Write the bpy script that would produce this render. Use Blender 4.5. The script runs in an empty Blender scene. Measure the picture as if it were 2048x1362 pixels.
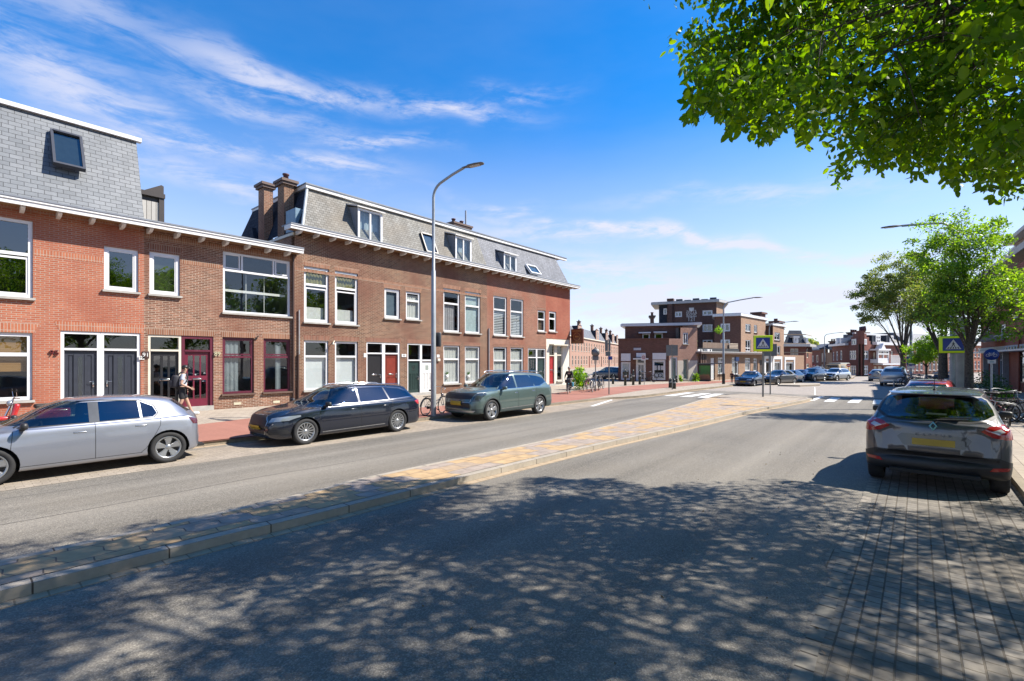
import bpy, bmesh, math, random
import numpy as np
from mathutils import Vector, Matrix
from mathutils.geometry import tessellate_polygon
R = math.radians
random.seed(7); np.random.seed(7)
S = bpy.context.scene
COL = S.collection
# ---------------------------------------------------------------- camera
CAMH = 2.05; FPX = 960.0; HOR = 720.0; CXP = 1024.0; YAW = R(40.19)
# world: x runs along the street, y towards the row of houses on the left, z up
cs, sn = math.cos(YAW), math.sin(YAW)
cam = bpy.data.objects.new('camera', bpy.data.cameras.new('camera'))
COL.objects.link(cam); S.camera = cam
cam.location = (0, 0, CAMH)
cam.rotation_euler = (R(90), 0, YAW - R(90))
cam.data.sensor_width = 36; cam.data.lens = FPX/2048*36
cam.data.shift_y = (HOR-681)/2048
cam.data.clip_end = 3000; cam.data.clip_start = .05
# ---------------------------------------------------------------- sky, sun, exposure
SUN_EL = R(46.6)
LDIR = Vector((-.699*math.cos(SUN_EL), .7187*math.cos(SUN_EL), -math.sin(SUN_EL))).normalized()
sd = bpy.data.lights.new('sun', 'SUN'); sd.energy = 5.0; sd.angle = R(.55); sd.color = (1, .935, .84)
sun = bpy.data.objects.new('sun', sd); COL.objects.link(sun)
sun.rotation_euler = LDIR.to_track_quat('-Z', 'Y').to_euler()
W = bpy.data.worlds.new('World'); S.world = W; W.use_nodes = True
S.view_settings.view_transform = 'Standard'; S.view_settings.look = 'None'
S.view_settings.gamma = 1; S.view_settings.exposure = 1.18
def nd(nt, t, **k):
    n = nt.nodes.new(t)
    for a, b in k.items():
        if a in n.inputs.keys() if hasattr(n.inputs, 'keys') else False: n.inputs[a].default_value = b
        else: setattr(n, a, b)
    return n
def mathn(nt, op, a, b=None, c=None):
    n = nt.nodes.new('ShaderNodeMath'); n.operation = op
    for i, v in enumerate((a, b, c)):
        if v is None: continue
        if isinstance(v, (int, float)): n.inputs[i].default_value = v
        else: nt.links.new(v, n.inputs[i])
    return n.outputs[0]
def build_world():
    nt = W.node_tree; L = nt.links.new
    bg = nt.nodes['Background']; 
    sky = nt.nodes.new('ShaderNodeTexSky'); sky.sky_type = 'NISHITA'; sky.sun_disc = False
    sky.sun_elevation = SUN_EL
    sky.sun_rotation = math.atan2(-LDIR.x, -LDIR.y)
    sky.air_density = 1.0; sky.dust_density = .25; sky.ozone_density = 3.0
    hsv = nt.nodes.new('ShaderNodeHueSaturation'); hsv.inputs['Saturation'].default_value = 1.26
    hsv.inputs['Hue'].default_value = .498
    tint = nt.nodes.new('ShaderNodeVectorMath'); tint.operation = 'MULTIPLY'; L(sky.outputs[0], tint.inputs[0]); L(tint.outputs[0], hsv.inputs['Color']); tint.inputs[1].default_value = (1.52, 1.53, 1.66)
    tc = nt.nodes.new('ShaderNodeTexCoord'); sp = nt.nodes.new('ShaderNodeSeparateXYZ')
    L(tc.outputs['Generated'], sp.inputs[0])
    x, y, z = sp.outputs
    # azimuth (left of street direction +) and elevation in degrees
    az = mathn(nt, 'MULTIPLY', mathn(nt, 'ARCTAN2', y, x), 57.2958)
    el = mathn(nt, 'MULTIPLY', mathn(nt, 'ARCSINE', z), 57.2958)
    cv = nt.nodes.new('ShaderNodeCombineXYZ'); L(az, cv.inputs[0]); L(el, cv.inputs[1])
    sat = nt.nodes.new('ShaderNodeMapRange'); sat.inputs['From Min'].default_value = 8; sat.inputs['From Max'].default_value = 34; sat.inputs['To Min'].default_value = 1.15; sat.inputs['To Max'].default_value = 1.56
    L(el, sat.inputs[0]); L(sat.outputs[0], hsv.inputs['Saturation'])
    def noise(scale, detail, rot, sx, sy, dist=0, seed=0):
        mp = nt.nodes.new('ShaderNodeMapping'); mp.inputs['Rotation'].default_value = (0, 0, R(rot))
        mp.inputs['Location'].default_value = (seed, seed*.7, seed)
        m2 = nt.nodes.new('ShaderNodeMapping'); m2.inputs['Scale'].default_value = (sx, sy, 1)
        n = nt.nodes.new('ShaderNodeTexNoise'); n.inputs['Scale'].default_value = scale
        n.inputs['Detail'].default_value = detail; n.inputs['Roughness'].default_value = .62
        n.inputs['Distortion'].default_value = dist
        L(cv.outputs[0], mp.inputs[0]); L(mp.outputs[0], m2.inputs[0]); L(m2.outputs[0], n.inputs['Vector'])
        return n.outputs['Fac']
    # long streak bands: (az0, el0, length, width, tilt(deg, rising to the left), strength)
    total = None
    streaks = [(65, 27.0, 12, 1.1, -1, .8), (48, 26.6, 8, .9, 2, .9), (83, 23.0, 10, 2.0, 7, .65), (74, 21.0, 8, 1.6, 2, .75), (84, 27.5, 9, 2.0, 0, .45),
               (56.5, 23.0, 6, .9, -1, .95), (62, 20.4, 7, 1.2, 3, .75), (72, 17.5, 9, 1.3, 4, .5), (22, 13.4, 18, .7, 10, 1.0), (34, 14.6, 12, 1.0, 6, .55),
               (42, 9.0, 24, 2.6, 0, .7), (18, 6.5, 22, 2.6, 0, .8), (41, 17.9, 4, .6, 2, .6), (39, 28.5, 5, 1.0, -3, .4), (14, 17, 14, .9, 3, .35), (68, 24.5, 10, 1.1, 5, .5)]
    wob = mathn(nt, 'MULTIPLY', mathn(nt, 'SUBTRACT', noise(.05, 3, 0, 1, 1.6, 0, 3), .5), 9)
    elw = mathn(nt, 'ADD', el, wob)
    for a0, e0, ln, wd, tilt, st in streaks:
        da = mathn(nt, 'SUBTRACT', az, a0); de = mathn(nt, 'SUBTRACT', elw, e0)
        ct, sst = math.cos(R(-tilt)), math.sin(R(-tilt))
        p = mathn(nt, 'ADD', mathn(nt, 'MULTIPLY', da, ct/ln), mathn(nt, 'MULTIPLY', de, -sst/ln))
        q = mathn(nt, 'ADD', mathn(nt, 'MULTIPLY', da, sst/wd), mathn(nt, 'MULTIPLY', de, ct/wd))
        r2 = mathn(nt, 'ADD', mathn(nt, 'MULTIPLY', p, p), mathn(nt, 'MULTIPLY', q, q))
        gs = mathn(nt, 'MULTIPLY', mathn(nt, 'EXPONENT', mathn(nt, 'MULTIPLY', r2, -1.0)), st)
        total = gs if total is None else mathn(nt, 'MAXIMUM', total, gs)
    fine = noise(.33, 8, -2, .30, 1.5, .6, 11)
    fine2 = noise(1.1, 6, 8, .5, 1.4, .4, 5)
    fb = mathn(nt, 'ADD', mathn(nt, 'MULTIPLY', fine, .75), mathn(nt, 'MULTIPLY', fine2, .25))
    ramp = nt.nodes.new('ShaderNodeMapRange'); ramp.interpolation_type = 'SMOOTHSTEP'
    ramp.inputs['From Min'].default_value = .37; ramp.inputs['From Max'].default_value = .63
    L(fb, ramp.inputs[0])
    cl = mathn(nt, 'MULTIPLY', total, ramp.outputs[0])
    veil = mathn(nt, 'MULTIPLY', noise(.12, 4, 0, .4, 1.2, 0, 8), .10)
    hz = nt.nodes.new('ShaderNodeMapRange'); hz.interpolation_type = 'SMOOTHSTEP'
    hz.inputs['From Min'].default_value = 30; hz.inputs['From Max'].default_value = -1
    hz.inputs['To Min'].default_value = 0; hz.inputs['To Max'].default_value = .62
    L(el, hz.inputs[0])
    f = mathn(nt, 'MINIMUM', mathn(nt, 'ADD', mathn(nt, 'ADD', mathn(nt, 'MULTIPLY', cl, .95), veil), hz.outputs[0]), .92)
    mx = nt.nodes.new('ShaderNodeMix'); mx.data_type = 'RGBA'
    L(f, mx.inputs['Factor']); L(hsv.outputs[0], mx.inputs[6]); mx.inputs[7].default_value = (5.9, 5.95, 6.9, 1)
    L(mx.outputs[2], bg.inputs['Color']); bg.inputs['Strength'].default_value = .064
build_world()
# ---------------------------------------------------------------- projection helpers (pixels of the 2048 px photograph -> world)
def cam2w(X, Y): return Vector((sn*X + cs*Y, -cs*X + sn*Y, 0))
def g(px, py, z=0.):
    Y = FPX*(CAMH-z)/(py-HOR); v = cam2w((px-CXP)/FPX*Y, Y); v.z = z; return v
def gd(px, Y, z=0.):
    v = cam2w((px-CXP)/FPX*Y, Y); v.z = z; return v
def zat(py, Y): return CAMH + (HOR-py)/FPX*Y
# ---------------------------------------------------------------- materials
MATS = {}
KB = .68      # measured: masonry in sun against the exposure
KP = .74
def newmat(name):
    m = bpy.data.materials.new(name); m.use_nodes = True
    nt = m.node_tree; b = nt.nodes['Principled BSDF']; MATS[name] = m
    return m, nt, b
def rgb(c): return (c[0], c[1], c[2], 1)
def plain(name, col, rough=.6, metal=0., var=.12, scale=6., spec=.5, bump=0., coat=0., emit=None):
    """a paint / plastic / metal with slight procedural unevenness"""
    if name in MATS: return MATS[name]
    m, nt, b = newmat(name); L = nt.links.new
    tc = nt.nodes.new('ShaderNodeTexCoord'); n = nt.nodes.new('ShaderNodeTexNoise')
    n.inputs['Scale'].default_value = scale; n.inputs['Detail'].default_value = 4
    L(tc.outputs['Object'], n.inputs['Vector'])
    mr = nt.nodes.new('ShaderNodeMapRange'); mr.inputs['From Min'].default_value = .3; mr.inputs['From Max'].default_value = .7
    mr.inputs['To Min'].default_value = 1-var; mr.inputs['To Max'].default_value = 1+var
    L(n.outputs['Fac'], mr.inputs[0])
    mx = nt.nodes.new('ShaderNodeVectorMath'); mx.operation = 'SCALE'
    mx.inputs[0].default_value = tuple(q*KP for q in col[:3]); L(mr.outputs[0], mx.inputs['Scale'])
    L(mx.outputs[0], b.inputs['Base Color'])
    b.inputs['Roughness'].default_value = rough; b.inputs['Metallic'].default_value = metal
    b.inputs['Specular IOR Level'].default_value = spec; b.inputs['Coat Weight'].default_value = coat
    b.inputs['Coat Roughness'].default_value = .04
    if bump:
        bp = nt.nodes.new('ShaderNodeBump'); bp.inputs['Strength'].default_value = bump; bp.inputs['Distance'].default_value = .01
        L(n.outputs['Fac'], bp.inputs['Height']); L(bp.outputs[0], b.inputs['Normal'])
    if emit:
        b.inputs['Emission Color'].default_value = rgb(emit[0]); b.inputs['Emission Strength'].default_value = emit[1]
    return m
def bricky(name, c1, c2, mortar, bw=.21, bh=.065, ms=.009, rough=.85, var=.22, rot=0, offset=.5, bump=.35, stain=None, squash=1., swap=False, c3=None, spec=.25):
    """UVs are in metres, so the brick size is real"""
    if name in MATS: return MATS[name]
    m, nt, b = newmat(name); L = nt.links.new
    uv = nt.nodes.new('ShaderNodeTexCoord'); mp = nt.nodes.new('ShaderNodeMapping')
    mp.inputs['Rotation'].default_value = (0, 0, R(rot)); L(uv.outputs['UV'], mp.inputs[0])
    br = nt.nodes.new('ShaderNodeTexBrick'); br.offset = offset; br.squash = squash
    br.inputs['Scale'].default_value = 1; br.inputs['Brick Width'].default_value = bw; br.inputs['Row Height'].default_value = bh
    br.inputs['Mortar Size'].default_value = ms; br.inputs['Mortar Smooth'].default_value = .25
    br.inputs['Color1'].default_value = rgb(c1); br.inputs['Color2'].default_value = rgb(c2); br.inputs['Mortar'].default_value = rgb(mortar)
    L(mp.outputs[0], br.inputs['Vector'])
    # per-area variation
    n = nt.nodes.new('ShaderNodeTexNoise'); n.inputs['Scale'].default_value = 1.1; n.inputs['Detail'].default_value = 6
    L(uv.outputs['UV'], n.inputs['Vector'])
    n2 = nt.nodes.new('ShaderNodeTexNoise'); n2.inputs['Scale'].default_value = 14; n2.inputs['Detail'].default_value = 3
    L(uv.outputs['UV'], n2.inputs['Vector'])
    a = mathn(nt, 'ADD', mathn(nt, 'MULTIPLY', n.outputs['Fac'], 1.2*var), mathn(nt, 'MULTIPLY', n2.outputs['Fac'], 1.6*var))
    ms_ = nt.nodes.new('ShaderNodeMapping'); ms_.inputs['Scale'].default_value = (2.6, .16, 1); L(uv.outputs['UV'], ms_.inputs[0])
    n3 = nt.nodes.new('ShaderNodeTexNoise'); n3.inputs['Scale'].default_value = 1; n3.inputs['Detail'].default_value = 5; L(ms_.outputs[0], n3.inputs['Vector'])
    a = mathn(nt, 'ADD', a, mathn(nt, 'MULTIPLY', mathn(nt, 'SUBTRACT', n3.outputs['Fac'], .5), 1.5*var))     # rain and soot streaks
    k = mathn(nt, 'MULTIPLY', mathn(nt, 'ADD', a, 1-1.4*var), KB)
    mx = nt.nodes.new('ShaderNodeVectorMath'); mx.operation = 'SCALE'
    src = br.outputs['Color']
    if c3:
        vr = nt.nodes.new('ShaderNodeTexNoise'); vr.inputs['Scale'].default_value = .45; vr.inputs['Detail'].default_value = 8
        L(uv.outputs['UV'], vr.inputs['Vector'])
        mr = nt.nodes.new('ShaderNodeMapRange'); mr.inputs['From Min'].default_value = .42; mr.inputs['From Max'].default_value = .66; mr.inputs['To Max'].default_value = .8
        L(vr.outputs['Fac'], mr.inputs[0])
        m3 = nt.nodes.new('ShaderNodeMix'); m3.data_type = 'RGBA'; L(mr.outputs[0], m3.inputs['Factor'])
        L(src, m3.inputs[6]); m3.inputs[7].default_value = rgb(c3); src = m3.outputs[2]
    L(src, mx.inputs[0]); L(k, mx.inputs['Scale'])
    L(mx.outputs[0], b.inputs['Base Color']); b.inputs['Roughness'].default_value = rough
    b.inputs['Specular IOR Level'].default_value = spec
    bp = nt.nodes.new('ShaderNodeBump'); bp.inputs['Strength'].default_value = bump; bp.inputs['Distance'].default_value = .01; bp.invert = True
    L(br.outputs['Fac'], bp.inputs['Height']); L(bp.outputs[0], b.inputs['Normal'])
    return m
def glass(name, tint=(.6, .66, .66), refl=.35, dark=.0, rough=.0):
    """window glass: part mirror, part clear with a tint"""
    if name in MATS: return MATS[name]
    m, nt, b = newmat(name); L = nt.links.new
    nt.nodes.remove(b)
    out = nt.nodes['Material Output']
    tr = nt.nodes.new('ShaderNodeBsdfTransparent'); tr.inputs[0].default_value = rgb(tint)
    gl = nt.nodes.new('ShaderNodeBsdfGlossy'); gl.inputs['Roughness'].default_value = rough; gl.inputs[0].default_value = (.9, .95, 1, 1)
    fr = nt.nodes.new('ShaderNodeLayerWeight'); fr.inputs[0].default_value = .5      # same from both faces, so light gets in
    f = mathn(nt, 'MINIMUM', mathn(nt, 'ADD', mathn(nt, 'MULTIPLY', mathn(nt, 'POWER', fr.outputs['Facing'], 4.0), .85), refl+.03), 1.0)
    # old panes are not flat
    tc = nt.nodes.new('ShaderNodeTexCoord'); n = nt.nodes.new('ShaderNodeTexNoise'); n.inputs['Scale'].default_value = 1.2
    L(tc.outputs['Object'], n.inputs['Vector']); bp = nt.nodes.new('ShaderNodeBump'); bp.inputs['Strength'].default_value = .06; bp.inputs['Distance'].default_value = .05
    L(n.outputs['Fac'], bp.inputs['Height']); L(bp.outputs[0], gl.inputs['Normal'])
    mx = nt.nodes.new('ShaderNodeMixShader'); L(f, mx.inputs[0]); L(tr.outputs[0], mx.inputs[1]); L(gl.outputs[0], mx.inputs[2])
    L(mx.outputs[0], out.inputs[0])
    return m
def leafmat(name, c1, c2, trans=.5):
    if name in MATS: return MATS[name]
    m, nt, b = newmat(name); L = nt.links.new; nt.nodes.remove(b); out = nt.nodes['Material Output']
    at = nt.nodes.new('ShaderNodeAttribute'); at.attribute_name = 'lv'
    mix = nt.nodes.new('ShaderNodeMix'); mix.data_type = 'RGBA'; L(at.outputs['Fac'], mix.inputs['Factor'])
    mix.inputs[6].default_value = rgb(c1); mix.inputs[7].default_value = rgb(c2)
    d = nt.nodes.new('ShaderNodeBsdfPrincipled'); d.inputs['Roughness'].default_value = .5; d.inputs['Specular IOR Level'].default_value = .35
    L(mix.outputs[2], d.inputs['Base Color'])
    t = nt.nodes.new('ShaderNodeBsdfTranslucent')
    hs = nt.nodes.new('ShaderNodeHueSaturation'); hs.inputs['Hue'].default_value = .475; hs.inputs['Saturation'].default_value = 1.15; hs.inputs['Value'].default_value = 2.6
    L(mix.outputs[2], hs.inputs['Color']); L(hs.outputs[0], t.inputs[0])
    ms = nt.nodes.new('ShaderNodeMixShader'); ms.inputs[0].default_value = trans
    L(d.outputs[0], ms.inputs[1]); L(t.outputs[0], ms.inputs[2]); L(ms.outputs[0], out.inputs[0])
    return m
def carpaint(name, col, metal=.5, rough=.32):
    if name in MATS: return MATS[name]
    m, nt, b = newmat(name); L = nt.links.new
    b.inputs['Base Color'].default_value = rgb(col); b.inputs['Metallic'].default_value = metal
    b.inputs['Roughness'].default_value = rough; b.inputs['Coat Weight'].default_value = 1; b.inputs['Coat Roughness'].default_value = .03
    tc = nt.nodes.new('ShaderNodeTexCoord'); n = nt.nodes.new('ShaderNodeTexNoise'); n.inputs['Scale'].default_value = 3; n.inputs['Detail'].default_value = 5
    L(tc.outputs['Object'], n.inputs['Vector'])
    mr = nt.nodes.new('ShaderNodeMapRange'); mr.inputs['To Min'].default_value = rough*.9; mr.inputs['To Max'].default_value = rough*1.15
    L(n.outputs['Fac'], mr.inputs[0]); L(mr.outputs[0], b.inputs['Roughness'])
    return m
# ---------------------------------------------------------------- mesh builder
INV = {}
def tag(o, label=None, cat=None, group=None, kind=None):
    if label: o['label'] = label
    if cat: o['category'] = cat
    if group: o['group'] = group
    if kind: o['kind'] = kind
    return o
def thing(name, label, cat, loc=(0, 0, 0), rz=0, group=None, scale=1.):
    o = bpy.data.objects.new(name, None); COL.objects.link(o)
    o.location = loc; o.rotation_euler = (0, 0, rz); o.scale = (scale,)*3
    o.empty_display_size = .1
    tag(o, label, cat, group)
    INV[o.name] = (Matrix.Translation(Vector(loc)) @ Matrix.Rotation(rz, 4, 'Z') @ Matrix.Scale(scale, 4)).inverted()
    return o
class MB:
    def __init__(s, M=None): s.v = []; s.f = []; s.m = []; s.sm = []; s.M = M; s.mi = 0; s.smooth = False
    def add(s, vs, fs, smooth=None):
        b = len(s.v)
        for p in vs:
            p = Vector(p)
            s.v.append(s.M @ p if s.M is not None else p)
        for f in fs:
            s.f.append([b+i for i in f]); s.m.append(s.mi); s.sm.append(s.smooth if smooth is None else smooth)
        return s
    def poly(s, pts): return s.add(pts, [list(range(len(pts)))])
    def box(s, a, b):
        x0, y0, z0 = [min(a[i], b[i]) for i in range(3)]; x1, y1, z1 = [max(a[i], b[i]) for i in range(3)]
        v = [(x0,y0,z0),(x1,y0,z0),(x1,y1,z0),(x0,y1,z0),(x0,y0,z1),(x1,y0,z1),(x1,y1,z1),(x0,y1,z1)]
        return s.add(v, [(0,3,2,1),(4,5,6,7),(0,1,5,4),(1,2,6,5),(2,3,7,6),(3,0,4,7)])
    def rbox(s, c, size, bev=.02, rot=None, taper=1.):
        """bevelled box round centre c"""
        hx, hy, hz = [q/2 for q in size]; bm = bmesh.new()
        bmesh.ops.create_cube(bm, size=1)
        for v in bm.verts:
            t = taper if v.co.z > 0 else 1
            v.co = Vector((v.co.x*2*hx*t, v.co.y*2*hy*t, v.co.z*2*hz))
        bmesh.ops.bevel(bm, geom=bm.edges[:]+bm.verts[:], offset=min(bev, .45*min(size)), segments=2, affect='EDGES', profile=.6)
        if rot is not None: bmesh.ops.rotate(bm, verts=bm.verts, matrix=rot)
        bm.verts.ensure_lookup_table(); bm.verts.index_update()
        s.add([v.co + Vector(c) for v in bm.verts], [[v.index for v in f.verts] for f in bm.faces], True); bm.free(); return s
    def prism(s, pts, d):
        """extrude polygon pts by vector d (closed)"""
        n = len(pts); d = Vector(d); p = [Vector(q) for q in pts]
        fs = [list(range(n))[::-1], [n+i for i in range(n)]] + [(i, (i+1) % n, n+(i+1) % n, n+i) for i in range(n)]
        return s.add(p + [q+d for q in p], fs)
    def tube(s, pts, rad, n=8, cap=True, smooth=True):
        pts = [Vector(p) for p in pts]; k = len(pts)
        if not hasattr(rad, '__len__'): rad = [rad]*k
        vs = []; prev = None
        for i, p in enumerate(pts):
            t = (pts[min(i+1, k-1)] - pts[max(i-1, 0)])
            if t.length < 1e-9: t = Vector((0, 0, 1))
            t.normalize()
            if prev is None:
                a = Vector((0, 0, 1)) if abs(t.z) < .9 else Vector((1, 0, 0))
                u = t.cross(a).normalized()
            else:
                u = (prev - t*prev.dot(t))
                u = u.normalized() if u.length > 1e-6 else t.cross(Vector((0, 1, 0))).normalized()
            prev = u; w = t.cross(u)
            for j in range(n):
                q = 2*math.pi*j/n; vs.append(p + (u*math.cos(q) + w*math.sin(q))*rad[i])
        fs = [(i*n+j, i*n+(j+1) % n, (i+1)*n+(j+1) % n, (i+1)*n+j) for i in range(k-1) for j in range(n)]
        s.add(vs, fs, smooth)
        if cap: s.add(vs[:n], [list(range(n))[::-1]], False); s.add(vs[-n:], [list(range(n))], False)
        return s
    def lathe(s, prof, c=(0, 0, 0), axis='z', n=24, a0=0, a1=2*math.pi, smooth=True):
        """prof: (radius, height) pairs"""
        full = abs(a1-a0-2*math.pi) < 1e-6; m = n if full else n+1; vs = []
        for r, h in prof:
            for j in range(m):
                q = a0+(a1-a0)*j/n; x, y = r*math.cos(q), r*math.sin(q)
                p = {'z': (x, y, h), 'y': (x, h, y), 'x': (h, x, y)}[axis]
                vs.append((c[0]+p[0], c[1]+p[1], c[2]+p[2]))
        fs = []
        for i in range(len(prof)-1):
            for j in range(n):
                k = (j+1) % m; q = (i*m+j, i*m+k, (i+1)*m+k, (i+1)*m+j)
                fs.append(q if axis != 'y' else q[::-1])
        return s.add(vs, fs, smooth)
    def ball(s, c, r, n=12, m=8):
        if not hasattr(r, '__len__'): r = (r, r, r)
        vs = []; fs = []
        for i in range(m+1):
            a = math.pi*i/m
            for j in range(n):
                q = 2*math.pi*j/n
                vs.append((c[0]+r[0]*math.sin(a)*math.cos(q), c[1]+r[1]*math.sin(a)*math.sin(q), c[2]+r[2]*math.cos(a)))
        for i in range(m):
            for j in range(n): fs.append((i*n+j, (i+1)*n+j, (i+1)*n+(j+1) % n, i*n+(j+1) % n))
        return s.add(vs, fs, True)
    def torus(s, c, Rr, r, axis='y', n=32, m=8, flat=1.):
        vs = []; fs = []
        for i in range(n):
            a = 2*math.pi*i/n
            for j in range(m):
                q = 2*math.pi*j/m; rr = Rr + r*math.cos(q); h = r*flat*math.sin(q)
                x, y = rr*math.cos(a), rr*math.sin(a)
                p = {'z': (x, y, h), 'y': (x, h, y), 'x': (h, x, y)}[axis]
                vs.append((c[0]+p[0], c[1]+p[1], c[2]+p[2]))
        for i in range(n):
            for j in range(m): fs.append((i*m+j, ((i+1) % n)*m+j, ((i+1) % n)*m+(j+1) % m, i*m+(j+1) % m))
        return s.add(vs, fs, True)
    def build(s, name, mats, parent=None, world=True):
        if not isinstance(mats, (list, tuple)): mats = [mats]
        me = bpy.data.meshes.new(name)
        vs = s.v
        root = parent
        while root is not None and root.parent is not None: root = root.parent
        if root is not None and world:
            I = INV[root.name]; vs = [I @ p for p in vs]
        me.from_pydata([tuple(p) for p in vs], [], s.f)
        for m in mats: me.materials.append(m)
        me.polygons.foreach_set('material_index', s.m); me.polygons.foreach_set('use_smooth', s.sm)
        metric_uv(me)
        me.update(); me.validate()
        o = bpy.data.objects.new(name, me); COL.objects.link(o)
        if parent is not None: o.parent = parent
        return o
def metric_uv(me):
    uv = me.uv_layers.new(name='UVMap'); n = len(me.loops)
    if n == 0: return
    buf = np.zeros((n, 2), dtype=np.float32)
    for p in me.polygons:
        N = p.normal
        if abs(N.z) > .9: a = Vector((1, 0, 0)); b = Vector((0, 1, 0))
        else:
            a = Vector((-N.y, N.x, 0)).normalized(); b = N.cross(a)
        for li in p.loop_indices:
            c = me.vertices[me.loops[li].vertex_index].co
            buf[li, 0] = c.dot(a); buf[li, 1] = c.dot(b)
    uv.data.foreach_set('uv', buf.ravel())
def copy_tree(o, parent=None):
    c = o.copy(); COL.objects.link(c)
    if parent is not None: c.parent = parent
    for ch in [q for q in CH.get(o.name, [])]: copy_tree(ch, c)
    return c
CH = {}
def index_children():
    CH.clear()
    for o in bpy.data.objects:
        if o.parent: CH.setdefault(o.parent.name, []).append(o)
def dup(o, loc, rz, label=None, group=None, scale=None):
    index_children(); c = copy_tree(o)
    c.location = loc; c.rotation_euler = (0, 0, rz)
    if scale: c.scale = (scale,)*3
    if label: c['label'] = label
    if group: c['group'] = group
    return c
def rematerial(root, old, new):
    """give a copy its own paint without touching the shared mesh"""
    st = [root]
    while st:
        o = st.pop(); st += list(o.children)
        if o.type == 'MESH':
            for sl in o.material_slots:
                if sl.material == old: sl.link = 'OBJECT'; sl.material = new
def struct(name, mb, mats):
    o = mb.build(name, mats); o['kind'] = 'structure'; return o
# ---------------------------------------------------------------- palette
WHITE = plain('white paint', (.78, .77, .74), .45, var=.05)
CREAM = plain('cream paint', (.72, .66, .54), .5, var=.06)
UPVC = plain('white frame', (.80, .80, .80), .35, var=.04)
PURPLE = plain('burgundy paint', (.12, .017, .036), .35, var=.08)
BLACKP = plain('black paint', (.018, .018, .02), .35)
ANTHRA = plain('anthracite paint', (.035, .04, .055), .4)
DGREEN = plain('dark green paint', (.02, .045, .04), .35)
REDDOOR = plain('brown red paint', (.22, .03, .015), .4)
REDP = plain('red paint', (.36, .02, .02), .4)
LEAD = plain('lead grey sheet', (.22, .24, .27), .5, var=.12)
ZINC = plain('zinc', (.34, .36, .38), .45, .3)
STONE = plain('stone sill', (.42, .40, .36), .8)
DSTONE = plain('dark sill', (.12, .07, .05), .6)
SOFFIT = plain('brown soffit wood', (.30, .17, .08), .6)
STEEL = plain('galvanised steel', (.42, .43, .43), .45, .35)
CHROME = plain('chrome', (.75, .76, .78), .12, 1.)
BLACK = plain('black rubber', (.016, .016, .016), .75)
DARKPL = plain('black plastic', (.022, .022, .024), .5)
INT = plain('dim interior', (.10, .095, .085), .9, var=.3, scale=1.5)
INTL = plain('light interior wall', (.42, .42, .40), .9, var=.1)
CURT = plain('net curtain', (.62, .62, .60), .9, var=.06)
BLINDW = plain('white roller blind', (.70, .72, .74), .8, var=.03)
BLINDO = bricky('bamboo blind', (.42, .24, .08), (.34, .18, .06), (.18, .09, .03), 3, .03, .006, var=.1)
OLIVE = plain('olive curtain', (.20, .18, .05), .9, var=.3, scale=12)
SLATW = bricky('striped blind', (.72, .73, .75), (.72, .73, .75), (.10, .11, .13), 9, .11, .035, var=.03)
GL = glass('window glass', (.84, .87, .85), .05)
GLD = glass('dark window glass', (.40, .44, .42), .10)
GLP = glass('frosted glass', (.7, .75, .72), .10, rough=.25)
BR_RED = bricky('orange red brick', (.40, .115, .058), (.50, .165, .085), (.46, .36, .28), c3=(.34, .10, .06))
BR_BRN = bricky('brown brick', (.16, .070, .042), (.33, .150, .090), (.52, .42, .32), c3=(.22, .09, .055), var=.3)
BR_BR2 = bricky('dark brown brick', (.125, .056, .033), (.25, .118, .068), (.45, .36, .26), c3=(.18, .075, .050), var=.3)
BR_BR3 = bricky('russet brick', (.22, .085, .052), (.34, .14, .085), (.44, .33, .25), c3=(.29, .10, .06), var=.25)
BR_CRN = bricky('corner red brick', (.34, .085, .045), (.42, .12, .065), (.36, .22, .16), c3=(.30, .075, .045))
BR_PNK = bricky('pinkish brick', (.38, .20, .14), (.46, .26, .19), (.45, .36, .30))
BR_FAR = bricky('far brown brick', (.19, .09, .06), (.26, .13, .085), (.30, .22, .17), .24, .075)
BR_TAN = bricky('tan brick', (.36, .21, .13), (.44, .27, .17), (.44, .35, .27), .24, .075)
BR_DRK = bricky('shade darkened bank brick', (.10, .05, .042), (.15, .075, .06), (.18, .13, .11), .24, .075)
BR_MAR = bricky('maroon brick', (.21, .065, .05), (.28, .095, .07), (.30, .2, .16), .24, .075)
def soldier(base, name, c1, c2, mort):
    return bricky(name, c1, c2, mort, .072, .22, .009, offset=0., var=.2)
SO_RED = soldier(0, 'orange soldier course', (.42, .13, .065), (.52, .19, .10), (.48, .38, .3))
SO_BRN = soldier(0, 'brown soldier course', (.24, .10, .055), (.36, .17, .10), (.42, .33, .25))
SO_DRK = soldier(0, 'dark soldier course', (.20, .08, .05), (.29, .12, .075), (.36, .28, .21))
SLATE_N = bricky('new slate', (.15, .165, .18), (.21, .225, .24), (.03, .032, .036), .30, .155, .008, var=.2, rough=.55, bump=.6, spec=.4)
SLATE_O = bricky('weathered slate', (.215, .21, .19), (.31, .305, .28), (.07, .065, .055), .21, .14, .010, var=.35, rough=.75, bump=.8, c3=(.22, .19, .15))
SLATE_B = bricky('blue slate', (.14, .15, .17), (.21, .22, .25), (.05, .05, .06), .21, .14, .009, var=.35, rough=.6, bump=.6)
SLATE_D = bricky('dark and shade toned slate', (.035, .045, .065), (.055, .065, .085), (.02, .02, .03), .3, .2, .01, var=.3, rough=.95, spec=.1)
PLASTER = plain('pale plaster', (.66, .60, .50), .85, var=.08, scale=1.3)
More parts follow.
